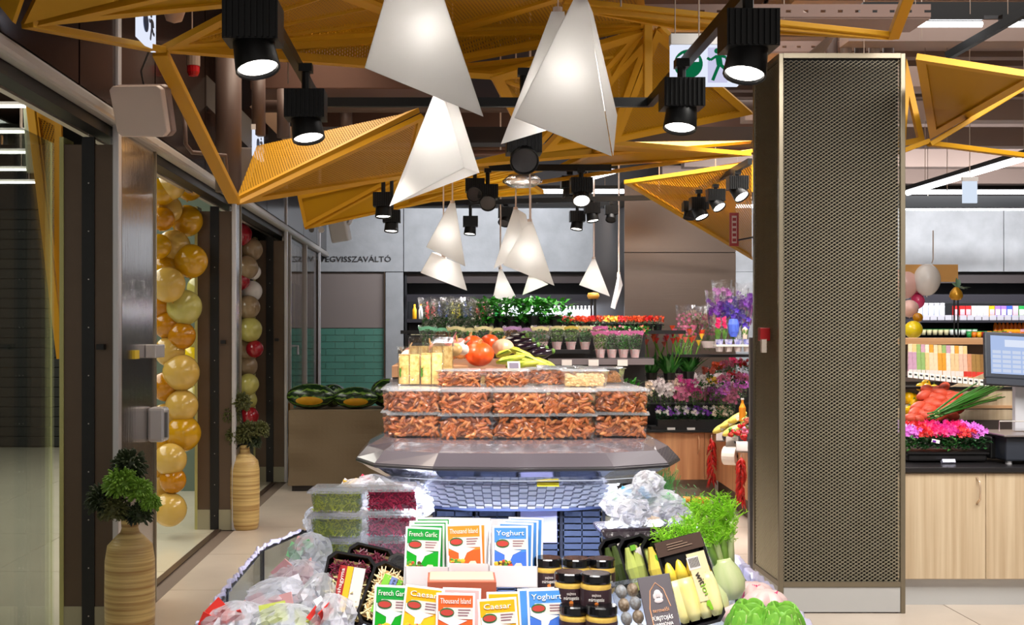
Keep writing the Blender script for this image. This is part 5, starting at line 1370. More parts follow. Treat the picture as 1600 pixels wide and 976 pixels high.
# price tags beside stacks: crumpled film columns
m_crum = clear('crumpled_film', (.97,.97,1,1), .26, .30, .45, 16, .97)
def crumple(name, label, c_, sx, sy, sz, m, seed, cat='bag', extra=None, group=None):
    rr = random.Random(seed); t = thing(name, label, cat, c_, rr.uniform(-.4,.4), group)
    b = MB(); u, v = 26, 16
    ph = [rr.uniform(0,6) for _ in range(6)]
    b.ell((0,0,0),(sx,sy,sz),u,v,fn=lambda a,t_: 1+.16*math.sin(3*a+ph[0]+2*t_)+.12*math.sin(7*a+ph[1]-4*t_)+.10*math.sin(11*a+9*t_+ph[2])+.11*rr.uniform(-1,1))
    b.build('film', m, t)
    if extra:
        for i,(nm,mm,q) in enumerate(extra):
            rr2 = random.Random(seed+i)
            for k in range(q+1):
                e = MB()
                a_ = rr2.uniform(0,2*PI); h_ = rr2.uniform(-.5,.9); r_ = math.sqrt(max(.05,1-h_*h_))
                e.cbox((math.cos(a_)*r_*sx*.8, math.sin(a_)*r_*sy*.8-.002, h_*sz*.8),(sx*rr2.uniform(.4,.9),.003,sz*rr2.uniform(.4,.8)),(rr2.uniform(-.5,.5),rr2.uniform(-.8,.8),rr2.uniform(-.6,.6)))
                e.build(nm, mm, t)
    return t
m_pw = mat('bag_white', rgb(236,236,244), .3); m_pp = mat('bag_pink', rgb(226,70,100), .3); m_pb = mat('bag_cyan', rgb(90,180,226), .3); m_py = mat('bag_amber', rgb(236,180,60), .3); m_pgr = mat('bag_green', rgb(150,220,160), .35)
m_prd = mat('bag_red', rgb(220,50,40), .3); m_ppk = mat('bag_rose', rgb(240,180,180), .35)
for k,(x,y,s_,ex) in enumerate([(560,772,.075,[('print_patch',m_py,1),('white_patch',m_pw,4)]),(585,765,.07,[('print_patch',m_pp,2),('white_patch',m_pw,4)]),(612,768,.08,[('print_patch',m_pb,2),('white_patch',m_pw,5)]),(635,772,.07,[('white_patch',m_pw,5)]),(648,785,.06,[('white_patch',m_pw,4),('print_patch',m_ppk,1)])]):
    crumple('salad_bag', 'crumpled clear salad bag with bright print, %s from left under the rim' % ORD[k], P(x,y,3.95+.02*k), s_, .06, .055, m_crum, 40+k, extra=ex, group='salad bags under the left rim')
for k,(x,y,Y,s_) in enumerate([(566,830,3.7,.045),(568,865,3.68,.045),(490,812,3.75,.03),(492,850,3.7,.035),(490,885,3.6,.04)]):
    crumple('film_wrap', 'folded clear film at the side of the sprout stacks, %s piece' % ORD[k], P(x,y,Y), s_, .03, .045, m_crum, 60+k, cat='film', group='film beside sprout stacks')
for k,(x,y,Y,s_,ex) in enumerate([(470,915,3.3,.075,[('print_patch',m_ppk,3)]),(440,945,3.1,.09,[('print_patch',m_ppk,2),('white_patch',m_pw,1)]),(505,940,2.95,.05,[('print_patch',m_pp,1),('white_patch',m_pw,1)]),(485,870,3.5,.06,[('print_patch',m_ppk,1),('green_patch',m_pgr,1)]),
    (372,985,2.9,.085,[('print_patch',m_prd,4),('white_patch',m_pw,2)]),(450,990,2.85,.09,[('green_patch',mat('bag_lime',rgb(190,200,90),.4),4)]),(520,975,2.8,.05,[('print_patch',m_prd,2),('white_patch',m_pw,3)])]):
    crumple('salad_bag', ['clear bag with rose print leaning in the left bin corner','crumpled clear bag with white patch in front of it','small clear bag beside the black beet tray','clear bag standing behind the left glass','red printed bag at the bottom left corner of the bin','lime green lettuce bag in the front left of the bin','red and white bag before the wire basket'][k], P(x,y,Y), s_, .07, .075, m_crum, 80+k, extra=ex)
# black trays with beansprouts
m_tray = mat('black_tray', rgb(18,16,20), .22, coat=.3)
def tray_pack(label, px, py, Y, w, h, rot, filling, fillcol, labels, film=True, group=None, txt=None):
    t = thing('tray_pack', label, 'tray', P(px,py,Y), 0, group); t.rotation_euler = rot
    b = MB(); r_ = .018
    def rr_(w_,h_,y): return [(-w_+r_,y,-h_),(w_-r_,y,-h_),(w_,y,-h_+r_),(w_,y,h_-r_),(w_-r_,y,h_),(-w_+r_,y,h_),(-w_,y,h_-r_),(-w_,y,-h_+r_)]
    A = rr_(w/2,h/2,-.018); B_ = rr_(w/2-.012,h/2-.012,.016); C_ = rr_(w/2-.006,h/2-.006,-.018); D_ = rr_(w/2-.016,h/2-.016,.012)
    n_ = 8; vs = A+B_+C_+D_; fs = []
    for k in range(n_): k2 = (k+1)%n_; fs += [(k,k2,n_+k2,n_+k),(2*n_+k,3*n_+k,3*n_+k2,2*n_+k2),(k,2*n_+k,2*n_+k2,k2)]
    fs += [tuple(range(n_,2*n_)), tuple(range(4*n_-1,3*n_-1,-1))]
    b.add(vs,fs).build('black_tray', m_tray, t)
    if filling: 
        film = False; f = MB(); rr2 = random.Random(int(px))
        filling(f, w, h, rr2); f.build('filling', fillcol, t, kind='stuff')
    for (x,z,lw,lh,m_,ry) in labels:
        MB().cbox((0,0,0),(lw,.0012,lh)).build('printed_label', m_, t, loc=(x,-.0265 if lh > .1 and lw > .04 else -.027 if lh < .035 else -.025,z)).rotation_euler = (0,ry,0)
    if film: 
        fb = MB(); fb.prism([(p[0]*.99,-.0225,p[2]*.99) for p in A],(0,.001,0)); fb.build('film', m_film, t)
    if txt:
        for (s_,size,x,z,ry,m_,wd) in txt: text(s_,size,t,(x,-.026,z),(PI/2,ry,0),m_,width=wd)
    return t
def f_sprout(f, w, h, rr2):
    f.box(-w/2+.018,-.012,-h/2+.018,w/2-.018,.010,h/2-.020,1)
    for k in range(260):
        x = rr2.uniform(-.5,.5)*(w-.045); z = rr2.uniform(-.5,.5)*(h-.05); d = Vector((rr2.uniform(-1,1),rr2.uniform(-.3,.3),rr2.uniform(-1,1))).normalized()*rr2.uniform(.01,.022)
        c_ = Vector((x,-.014+rr2.uniform(-.004,.002),z)); f.tube([c_-d,c_+Vector((0,-.003,0)),c_+d],.0016,4,mi=0 if z < h*.12 else 2)
m_bs = [mat('beansprout', rgb(226,214,150), .4), mat('bean_under', rgb(120,96,50), .6), mat('beet_top', rgb(110,20,50), .4)]
m_bs2 = [mat('beansprout2', rgb(246,226,170), .4), mat('bean_under2', rgb(190,150,90), .6), mat('beansprout3', rgb(250,220,170), .4)]
m_lr = mat('label_red', rgb(170,30,30), .4); m_ly = mat('label_yellow', rgb(240,190,30), .4); m_lw = mat('label_white', rgb(236,226,220), .4); m_lg2 = mat('label_green', rgb(120,190,50), .4); m_lb = mat('label_blue', rgb(110,130,190), .4); m_txw = mat('print_white', rgb(250,246,240), .5); m_txd = mat('print_dark', rgb(30,24,28), .5)
tray_pack('black tray of beet and bean sprouts with red and yellow label', 542,922,2.95,.128,.185,(R(-22),R(8),R(-6)), f_sprout, m_bs, [(-.016,.0,.020,.115,m_lr,0),(.002,0,.016,.115,m_ly,0),(.026,0,.030,.115,m_lw,0)], txt=[('vöröshagyma',.014,-.016,0,R(-90),m_txw,.1)])
tray_pack('black tray of pale bean sprouts with green and blue label', 604,935,2.85,.12,.165,(R(-26),R(24),R(4)), f_sprout, m_bs2, [(-.020,.0,.018,.10,m_lg2,0),(-.002,0,.016,.10,m_lb,0),(.014,0,.012,.10,m_lg2,0),(.034,0,.022,.10,m_lw,0)], txt=[('mungóbabcsíra',.012,-.002,0,R(-90),m_txd,.09)])
tray_pack('black tray standing half hidden behind the beet sprout tray', 575,893,3.15,.13,.14,(R(-22),R(12),R(-4)), f_sprout, m_bs, [])
tray_pack('black tray edge standing behind the pale bean sprouts', 632,908,3.1,.12,.13,(R(-24),R(18),0), None, None, [])

# sachets of salad dressing
m_sw = mat('sachet_white', rgb(240,238,240), .35); m_tint = {}
def sachet(label, px, py, Y, rot, col1, col2, title, group, W_=.088, H_=.138, back=False):
    t = thing('dressing_sachet', label, 'sachet', P(px,py,Y), 0, group); t.rotation_euler = rot
    b = MB(); b.box(-W_/2,-.002,-H_,W_/2,.002,0); b.build('sachet', m_sw, t, bevel=.001)
    w2 = W_/2-.005
    MB().box(-w2,-.0028,-H_+.004,w2,-.0021,-.005).build('upper_print', col1, t)
    if back: return t
    # lower colour field, white sauce swirl, salad picture, logo lozenge
    MB().prism([(-w2,-.0029,-.064),(-.01,-.0029,-.064),(.004,-.0029,-.072),(.012,-.0029,-.066),(w2,-.0029,-.062),(w2,-.0029,-H_+.004),(-w2,-.0029,-H_+.004)],(0,-.0004,0)).build('lower_print', col2, t)
    MB().box(-w2+.012,-.0037,-.057,w2,-.0031,-.032).build('info_panel', m_lw, t)
    MB().prism([(-w2+.001,-.0036,-.04),(.004,-.0036,-.057),(w2-.012,-.0036,-.060),(.006,-.0036,-.070),(-.006,-.0036,-.095),(-.014,-.0036,-.095),(-.014,-.0036,-.070),(-w2+.001,-.0036,-.058)],(0,-.0003,0)).build('swirl', m_sw, t)
    b = MB(); b.prism([(math.cos(a*PI/8)*.0165-.019,-.004,math.sin(a*PI/8)*.0105-.043) for a in range(16)],(0,-.0004,0)); b.build('logo_ring', TINT('logo_green',rgb(50,110,60)), t)
    b = MB(); b.prism([(math.cos(a*PI/8)*.0145-.019,-.0046,math.sin(a*PI/8)*.0070-.043) for a in range(16)],(0,-.0003,0)); b.build('logo', TINT('logo_red',rgb(196,70,60)), t)
    b = MB()
    for r in range(3): b.box(.006,-.0042,-.038-r*.006,.034-r*.003,-.0038,-.0355-r*.006)
    b.build('small_print', TINT('small_print',rgb(150,110,120)), t)
    rr2 = random.Random(int(px)+int(py)); b = MB()
    for k in range(26): b.ell((-.020+rr2.uniform(-.016,.02),-.0045,-.098+rr2.uniform(-.012,.012)),(rr2.uniform(.004,.007),.0012,rr2.uniform(.003,.006)),6,4,(0,rr2.uniform(-1,1),0),mi=rr2.choice((0,1,2,3)))
    b.build('salad_picture', [TINT('pic_green',rgb(90,150,50)),TINT('pic_red',rgb(200,70,50)),TINT('pic_yellow',rgb(240,190,60)),TINT('pic_dark',rgb(90,70,30))], t)
    MB().prism([(.006,-.0038,-.118),(.006,-.0038,-.100),(.014,-.0038,-.090),(.026,-.0038,-.090),(.032,-.0038,-.102),(.032,-.0038,-.118)],(0,-.0004,0)).build('cup_picture', TINT('pic_cup',rgb(240,220,200)), t)
    text(title,.017,t,(0,-.0036,-.018),FRONT,m_txw,width=min(W_*.78,.0072*len(title)+.018),name='title')
    return t
def TINT(n_, c_):
    if n_ not in m_tint: m_tint[n_] = mat(n_, c_, .4)
    return m_tint[n_]
cG, cG2 = mat('print_green', rgb(20,160,60), .35), mat('print_green2', rgb(10,170,30), .35)
cO, cO2 = mat('print_orange', rgb(246,150,50), .35), mat('print_orange2', rgb(240,100,40), .35)
cB, cB2 = mat('print_blue', rgb(80,150,226), .35), mat('print_blue2', rgb(70,120,220), .35)
cY, cY2 = mat('print_yellow', rgb(250,180,20), .35), mat('print_yellow2', rgb(250,200,30), .35)
m_card = mat('white_cardboard', rgb(240,236,238), .45)
def display_box(label, px, py, Y, w, h, dp):
    t = thing('display_carton', label, 'carton', P(px,py,Y), R(-4), 'white display cartons')
    MB().box(-w/2,0,-h,w/2,.002,0).build('front_panel', m_card, t)
    for s_ in (-1,1): MB().prism([(s_*w/2,0,-h),(s_*w/2,dp,-h),(s_*w/2,dp,.09),(s_*w/2,0,0)],(-s_*.002,0,0)).build('side_panel', m_card, t)
    MB().box(-w/2,dp-.002,-h,w/2,dp,.095).build('back_panel', m_card, t); MB().box(-w/2,0,-h,w/2,dp,-h+.002).build('bottom_panel', m_card, t)
    return t
Yb = 2.80
display_box('left white display carton holding green dressing sachets',667,885,Yb,.106,.052,.10)
display_box('middle white display carton holding orange dressing sachets',732,880,Yb,.100,.052,.10)
display_box('right white display carton holding blue dressing sachets',802,884,Yb,.118,.052,.12)
tl = R(-9)
sachet('front green garlic dressing sachet in the left carton',662,823,Yb+.035,(tl,R(2),R(-2)),cG,cG2,'French Garlic',None)
sachet('front orange dressing sachet in the middle carton',724,818,Yb+.035,(tl,R(-2),0),cO,cO2,'Thousand Island',None)
sachet('front blue yoghurt dressing sachet in the right carton',797,821,Yb+.035,(tl,R(0),R(0)),cB,cB2,'Yoghurt',None)
for k in range(3):
    sachet('green sachet edge, %s behind the front one of the left carton' % ORD[k],667+k*5,818-k*5,Yb+.055+.02*k,(tl,0,0),cG,cG2,'',"green sachets behind",back=True)
    sachet('pale orange sachet edge, %s behind the front one of the middle carton' % ORD[k],732+k*3,817-k*2,Yb+.055+.02*k,(tl,0,0),cO if k == 0 else m_sw,cO2,'',"orange sachets behind",back=True)
    sachet('blue sachet edge, %s behind the front one of the right carton' % ORD[k],806+k*8,816-k*4,Yb+.055+.02*k,(tl,R(2),0),cB,cB2,'',"blue sachets behind",back=True)
Yf = 2.62
t = thing('display_carton', 'low reddish carton row below the white cartons', 'carton', P(735,905,Yf+.06))
MB().box(-.10,-.01,-.2,.06,.10,-.004).build('carton', mat('terracotta_card', rgb(176,90,64), .5), t); MB().box(-.095,.0,-.004,.055,.09,.0).build('flap', mat('pink_card', rgb(230,180,160), .5), t)
sachet('lower green garlic sachet at the left of the front row',616,914,Yf,(tl,R(3),0),cG,cG2,'French Garlic',None)
sachet('lower left yellow caesar sachet leaning right',664,916,Yf-.01,(tl,R(7),0),cY,cY2,'Caesar',None)
sachet('lower orange dressing sachet in the middle of the front row',712,926,Yf-.02,(tl,R(1),0),cO2,cO2,'Thousand Island',None)
sachet('lower right yellow caesar sachet leaning left',776,934,Yf-.03,(tl,R(-4),0),cY,cY2,'Caesar',None)
sachet('lower blue yoghurt sachet at the right of the front row',853,919,Yf-.02,(tl,R(-2),0),cB,cB2,'Yoghurt',None)
sachet('yellow sachet behind the lower right caesar one',790,924,Yf+.02,(tl,R(-1),0),cY,cY2,'',None,back=True)
sachet('second blue sachet behind the lower front blue one',838,918,Yf+.02,(tl,R(-3),0),cB,cB2,'',None,back=True)
sachet('pale orange sachet edge behind the lower orange one',722,918,Yf+.02,(tl,R(2),0),m_ppk,cO2,'',None,back=True)
for (x0,x1,y,Yq,l) in ((600,700,935,2.66,'left'),(700,880,945,2.66,'right')):
    t = thing('carton_riser','white card riser under the %s front sachets' % l,'carton',P((x0+x1)/2,y,Yq))
    w = (x1-x0)*Yq/F; MB().box(-w/2,.02,-.3,w/2,.10,0).build('card_block', m_card, t)

# jars
m_jg = mat('golden_spread', rgb(224,184,84), .22, var=.2, vscale=60, coat=.5); m_jl = mat('jar_label', rgb(58,38,44), .4); m_or = mat('label_orange', rgb(230,130,50), .4)
jar0 = None
for k,(x,y,Y,l) in enumerate([(890,952,2.62,'front left jar'),(931,955,2.58,'front right jar'),(856,925,2.85,'jar half hidden behind the blue carton'),(900,925,2.90,'jar behind the two front jars, left'),(940,925,2.92,'jar behind the two front jars, right'),(898,1004,2.58,'lower left jar under the front pair'),(940,1006,2.54,'lower right jar under the front pair')]):
    lab = '%s of golden spread with dark lid and brown label' % l
    if jar0 is None:
        jar0 = thing('spread_jar', lab, 'jar', P(x,y,Y), 0, 'jars of golden spread')
        MB().lathe([(0,0),(.030,.0),(.034,.006),(.0345,.018),(.034,.054),(.0345,.062),(.031,.068),(0,.068)],28).build('glass_body', m_jg, jar0, smooth=True)
        MB().lathe([(0,.066),(.0335,.067),(.0345,.070),(.0345,.084),(.032,.087),(0,.087)],28).build('lid', black_gloss, jar0, smooth=False)
        MB().lathe([(.0350,.016),(.0352,.018),(.0352,.052),(.0350,.054)],28).build('label', m_jl, jar0)
        text('sajtos', .009, jar0, (.0,-.0362,.044), FRONT, m_lw, width=.020, name='print'); text('mártogatós', .011, jar0, (.0,-.0364,.034), FRONT, m_txw, width=.034, name='print')
        MB().cyl((0,-.0354,.024),(0,-.0368,.024),.0045,n=12).build('gold_seal', m_or, jar0)
    else: dup(jar0, P(x,y,Y), R(-10+5*k), lab)
# quail egg box and dark card pack
t = thing('quail_egg_box', 'clear box of speckled quail eggs with a dark printed card', 'egg box', P(1010,950,2.58)); t.rotation_euler = (R(-30),R(-10),R(-4))
m_eg = mat('quail_egg', rgb(226,206,180), .35, 0, vscale=90, col2=rgb(120,90,60)); m_ew = mat('quail_egg_pale', rgb(214,224,236), .35, 0, vscale=90, col2=rgb(150,140,130))
for r in range(5):
    for c_ in range(2):
        o = MB().ell((0,0,0),(.013,.012,.016),12,8).build('egg', m_eg if (r+c_) % 2 else m_ew, t, smooth=True, loc=(-.048+c_*.026,-.004,.045-r*.031))
b = MB(); b.box(-.068,-.018,-.105,.066,.014,.066)
b.build('clear_box', m_clam, t)
MB().box(-.008,-.024,-.105,.064,-.019,.064).build('dark_card', mat('dark_card', rgb(70,62,68), .45), t, bevel=.001)
b = MB(); b.tube([(.008,-.0245,-.09),(.006,-.0245,-.01),(.014,-.0245,.03),(.029,-.0245,.047),(.044,-.0245,.03),(.052,-.0245,-.01)],.0012,5); b.build('arch_line', mat('card_gold', rgb(206,150,110), .4), t)
b = MB(); b.ell((.029,-.0245,.022),(.008,.001,.009),10,6); b.ell((.029,-.025,.006),(.010,.001,.006),10,6); b.ell((.022,-.0248,.016),(.004,.001,.007),8,5); b.ell((.036,-.0248,.016),(.004,.001,.007),8,5); b.build('crest', mat('crest_grey', rgb(190,180,180), .4), t)
text('termelői', .012, t, (.029,-.0248,-.016), FRONT, mat('card_gold2', rgb(206,150,110), .4), width=.036, name='print')
text('FÜRJTOJÁS', .013, t, (.029,-.0248,-.034), FRONT, m_txw, width=.046, name='print'); text('HARMÓNIA', .010, t, (.029,-.0248,-.048), FRONT, m_txw, width=.042, name='print')
# dark trays with corn/courgette behind
m_cg = mat('courgette_pale', rgb(196,206,110), .35, var=.15, vscale=20); m_cy = mat('endive_yellow', rgb(240,214,90), .38, var=.15, vscale=14); m_ce = mat('endive_pale', rgb(238,228,180), .38, var=.1, vscale=10)
def f_veg(m):
    def fn(f, w, h, rr2):
        for k in range(3): f.tube([(-w*.27+k*w*.27,-.012,-h*.36),(-w*.25+k*w*.26,-.018,0),(-w*.22+k*w*.22,-.014,h*.34)],[.012,.019,.006],8)
    return fn
tray_pack('black tray of dark leaves, leftmost of the upright trays', 966,882,3.15,.085,.15,(R(-14),R(-14),0), f_veg(1), mat('olive_dark', rgb(70,86,34), .4), [(.02,.02,.012,.07,m_lw,R(-8))], group=None)
tray_pack('black tray with a pale courgette and barcode sticker', 1000,884,3.05,.09,.16,(R(-14),R(-16),0), f_veg(1), m_cg, [(.014,.01,.022,.075,m_lw,R(-12)),(-.006,.05,.014,.014,m_lg2,0)])
tray_pack('black tray with yellow corn behind the endive pack', 1036,886,3.02,.09,.17,(R(-14),R(-14),0), f_veg(1), m_cy, [(-.01,.02,.012,.03,m_lg2,0)])
t = tray_pack('large pack of yellow endives with brown header and witlof print', 1078,908,2.78,.118,.215,(R(-16),R(-16),R(-6)), None, None, film=False, labels=
   [(0,.088,.114,.036,mat('brown_header', rgb(74,54,44), .4),0),(.030,.004,.044,.115,mat('paper_label', rgb(236,216,170), .4),0),(.02,.038,.028,.03,m_lw,0)])
b = MB()
m_end = mat('endive_leaf', rgb(244,226,120), .35, 0, vscale=5, col2=rgb(240,236,196), stretch=(3,3,1))
m_end2 = mat('endive_tip', rgb(246,214,70), .4, var=.15, vscale=12)
for k in range(4):
    x_ = (-.040,-.014,.014,.040)[k]; b = MB(); b.lathe([(.010,-.092),(.019,-.075),(.021,-.04),(.020,-.01),(.017,.01)],16,c=(x_,-.010-.004*(k%2),0),sy=.8)
    b.lathe([(.0168,.009),(.013,.032),(.006,.052),(.0,.058)],16,c=(x_,-.010-.004*(k%2),0),sy=.8,mi=1)
    b.build('endive', [m_end,m_end2], t, smooth=True)
b = MB()
for q in range(7): b.box(.010+q*.0035,-.0285,.028,.012+q*.0035,-.0278,.05)
b.build('barcode', m_txd, t)
text('wit', .022, t, (.024,-.0285,-.0), (PI/2,R(80),0), m_txd, width=.030, name='print'); text('lof', .020, t, (.028,-.0285,-.03), (PI/2,R(80),0), TINT('lime_print',rgb(130,190,30)), width=.028, name='print')
b = MB(); b.ell((.030,-.028,-.062),(.009,.0006,.009),12,6); b.ell((.030,-.028,-.071),(.005,.0006,.007),8,5); b.build('lime_symbol', TINT('lime_print',rgb(130,190,30)), t)
b = MB()
for q in range(3): b.box(-.03,-.0275,.082+q*.006,.03-.01*q,-.0258,.084+q*.006)
b.build('header_print', TINT('header_print',rgb(150,124,104)), t)
# wrapped oblong tray of salad bags on the right
t = thing('wrapped_tray', 'oblong black tray heaped with white and green film bags at the right', 'tray', P(1003,828,3.75), R(3))
MB().prism([(-.14,-.08,-.012),(-.115,-.085,-.025),(.115,-.085,-.025),(.145,-.07,-.006),(.15,-.06,.022),(-.15,-.07,.016)],(0,.16,0)).build('black_tray', mat('tray_film', rgb(44,34,42), .2, coat=.5, bump=.3, bscale=50), t, bevel=.01)
for k,(x,y,s_,ex) in enumerate([(965,800,.06,[('white_patch',m_pw,4),('green_patch',m_pgr,1)]),(1000,790,.075,[('white_patch',m_pw,4),('print_patch',m_pb,1)]),(1035,800,.08,[('green_patch',m_pgr,3),('white_patch',m_pw,4)]),(1010,770,.055,[('print_patch',mat('bag_plum',rgb(96,70,96),.4),2),('white_patch',m_pw,1)]),(1055,815,.055,[('white_patch',m_pw,3)]),(985,815,.07,[('white_patch',m_pw,5)])]):
    crumple('salad_bag', ['white and green bag at the left of the wrapped tray','white bag with blue corner on the wrapped tray','big mint green bag at the right of the wrapped tray','plum coloured bag on top of the wrapped tray heap','white film bag at the right tip of the wrapped tray','white film bag low in the middle of the wrapped tray'][k], P(x,y-14,3.78-.01*k), s_*.85, .055, .045, m_crum, 120+k, extra=ex)
# parsley behind
t = thing('parsley_bunch', 'dark green curly parsley behind the wrapped tray', 'herbs', P(1068,790,3.95))
b = MB()
for q in range(220):
    c_ = Vector((rnd.gauss(0,.035),rnd.gauss(0,.03),rnd.gauss(0,.045))); b.leaf(c_,(rnd.uniform(-1,1),rnd.uniform(-1,.4),rnd.uniform(-.6,1)),.022,.018,.2,seg=1)
b.build('leaves', mat('parsley', rgb(36,120,40), .45, var=.3, vscale=40), t)
MB().tube([(0,0,-.03),(-.01,0,-.12)],.008,6).build('stems', m_st, t)
t = thing('feathery_greens', 'feathery green dill leaning out below the grey rim', 'herbs', P(1035,755,4.35))
b = MB()
for q in range(120):
    a_ = Vector((rnd.gauss(0,.02),0,-.06)); d_ = Vector((rnd.uniform(-.4,.4),rnd.uniform(-.4,.4),1)).normalized()*rnd.uniform(.06,.14); b.tube([a_,a_+d_*.5,a_+d_+Vector((rnd.uniform(-.02,.02),0,0))],.0012,3)
b.build('fronds', mat('dill', rgb(110,170,90), .5), t)
MB().tube([(0,0,-.06),(0,0,-.14)],.006,6).build('stems', m_st, t)
# fennel bulbs
m_fb = mat('fennel_bulb', rgb(222,228,178), .3, 0, vscale=3, col2=rgb(180,204,120), stretch=(6,6,1)); m_ff = mat('fennel_frond', rgb(160,224,50), .5, var=.2, vscale=30)
def fennel(label, px, py, Y, s_, rot, fr):
    t = thing('fennel_bulb', label, 'fennel', P(px,py,Y)); t.rotation_euler = rot; t.scale = (s_,)*3
    MB().lathe([(0,-.055),(.025,-.052),(.043,-.03),(.047,-.005),(.038,.025),(.026,.045),(.022,.055)],20,sy=.75).build('bulb', m_fb, t, smooth=True)
    for k in range(4):
        MB().tube([(-.018+k*.012,0,.04),(-.03+k*.02,0,.10),(-.045+k*.03,.0,.17)],[.011,.009,.004],8).build('stalk', m_fb if k % 2 else mat('fennel_stalk_%d%d' % (k,px), rgb(130,170,70), .4), t, smooth=True)
    b = MB()
    for q in range(fr):
        k = q % 4; f = rnd.uniform(.3,1.05); a_ = Vector((-.018+k*.012-(.027-.018*k)*f,rnd.uniform(-.01,.01),.04+.14*f)); d_ = Vector((rnd.gauss(0,.45),rnd.gauss(0,.4),rnd.uniform(.3,1.2))).normalized()*rnd.uniform(.02,.062)
        e = a_+d_; b.tube([a_,a_+d_*.5+Vector((0,0,.004)),e],.0011,3)
        for z in range(5):
            g = a_+d_*rnd.uniform(.3,1); b.tube([g,g+Vector((rnd.uniform(-1,1),rnd.uniform(-1,1),rnd.uniform(-.3,1)))*.013],.0009,3)
    b.build('fronds', m_ff, t, kind='stuff')
    return t
fennel('large fennel bulb with bright feathery fronds at the right of the bin', 1136,905,3.05,1.0,(R(-6),R(-10),0),420)
fennel('second fennel bulb in front of the large one, fronds leaning left', 1108,935,2.85,.95,(R(-10),R(-24),0),260)
# pink-white radicchio heads
m_rad = mat('radicchio', rgb(246,232,222), .4, 0, vscale=7, col2=rgb(238,190,190))
for k,(x,y,Y,r_) in enumerate([(1178,925,3.1,.045),(1197,940,2.95,.05),(1160,962,2.8,.045)]):
    t = thing('radicchio_head', ['pink and white leafy head beside the fennel root','largest pink and white leafy head by the rim','pink and white leafy head near the front lettuce'][k], 'lettuce', P(x,y,Y), k)
    for q in range(6):
        a_ = q*1.05; o = MB().ell((0,0,0),(r_*.95,r_*.5,r_*.62),12,8,fn=lambda a,t_: 1+.07*math.sin(6*a+q)).build('leaf', m_rad, t, smooth=True, loc=(math.cos(a_)*r_*.22,math.sin(a_)*r_*.2,.0)); o.rotation_euler = (0,0,a_)
    for q in range(5): MB().tube([(math.cos(q*.6+3.6)*r_*.2,-r_*.5,r_*.55),(math.cos(q*.6+3.6)*r_*.8,-r_*.62,r_*.1),(math.cos(q*.6+3.6)*r_*.9,-r_*.4,-r_*.4)],.0028,5).build('pink_vein', TINT('vein_pink',rgb(226,60,120)), t)
# green lettuce
m_let = mat('lettuce_green', rgb(150,206,80), .4, 0, vscale=18, col2=rgb(86,160,44))
for k,(x,y,Y,s_) in enumerate([(1172,998,2.75,1.0),(1222,1000,2.7,.95)]):
    t = thing('lettuce', 'bright green lettuce in the front right corner, %s' % ('left head' if k == 0 else 'right head'), 'lettuce', P(x,y-4,Y)); t.scale = (s_,)*3
    for q in range(18):
        a_ = q*2.4; el = .25+.055*q; d_ = Vector((math.cos(a_)*math.cos(el),math.sin(a_)*math.cos(el),math.sin(el)))
        o = MB().ell((0,0,0),(.036,.006,.042),14,10,fn=lambda a,t_: 1+.10*math.sin(7*a+q)+.06*math.sin(9*t_)).build('leaf', m_let, t, loc=d_*.052); o.rotation_euler = (-.5+el*.5,rnd.uniform(-.5,.5),a_+PI/2)
        MB().tube([(0,-.006,-.035),(0,-.007,.03)],.0016,5).build('rib', TINT('lettuce_rib',rgb(206,226,150)), o)
# small round jar tops and lilac package at the very front
crumple('salad_bag', 'lilac film bag at the front below the egg box', P(1040,1004,2.5), .05,.05,.03, mat('lilac_film', rgb(200,180,214), .3), 200)
t = thing('yellow_tube', 'short yellow roll lying on the floor by the flower counter', 'roll', P(1087,783,11.15)); t.location.z = .035
MB().cyl((-.12,0,0),(.12,-.03,0),.035,n=14).build('roll', mat('roll_yellow', rgb(230,160,40), .45), t, bevel=.004)
# ================================================================ FLOWER DEPARTMENT
m_l1 = mat('leaf_bright', rgb(60,150,40), .45, var=.3, vscale=20); m_l2 = mat('leaf_mid', rgb(50,120,44), .45, var=.3, vscale=20); m_l3 = mat('leaf_deep', rgb(26,84,34), .45, var=.3, vscale=20)
m_l4 = mat('leaf_variegated', rgb(220,222,204), .5, 0, vscale=40, col2=rgb(110,130,90)); m_l5 = mat('leaf_grass', rgb(110,160,60), .5, var=.3, vscale=20)
m_pp1 = mat('pot_pink', rgb(240,180,180), .45, 0, vscale=40, col2=rgb(226,210,210)); m_pbk = mat('pot_black', rgb(22,20,22), .4); m_pwh = mat('pot_white', rgb(226,214,214), .4)
fc = {k: mat('petal_'+k, v, .45, var=.12, vscale=40) for k,v in dict(orange=rgb(226,80,30),red=rgb(214,30,36),pink=rgb(240,130,170),magenta=rgb(214,40,140),white=rgb(250,236,234),cream=rgb(246,220,190),violet=rgb(120,30,170),purple=rgb(84,40,190),lilac=rgb(200,160,226),yellow=rgb(250,200,60),coral=rgb(240,120,100),blue=rgb(90,120,236),hot=rgb(240,30,110),orchid=rgb(226,110,220)).items()}
m_sleeve = clear('flower_sleeve', (1,.99,.99,1), .07, .12, .5, 25)
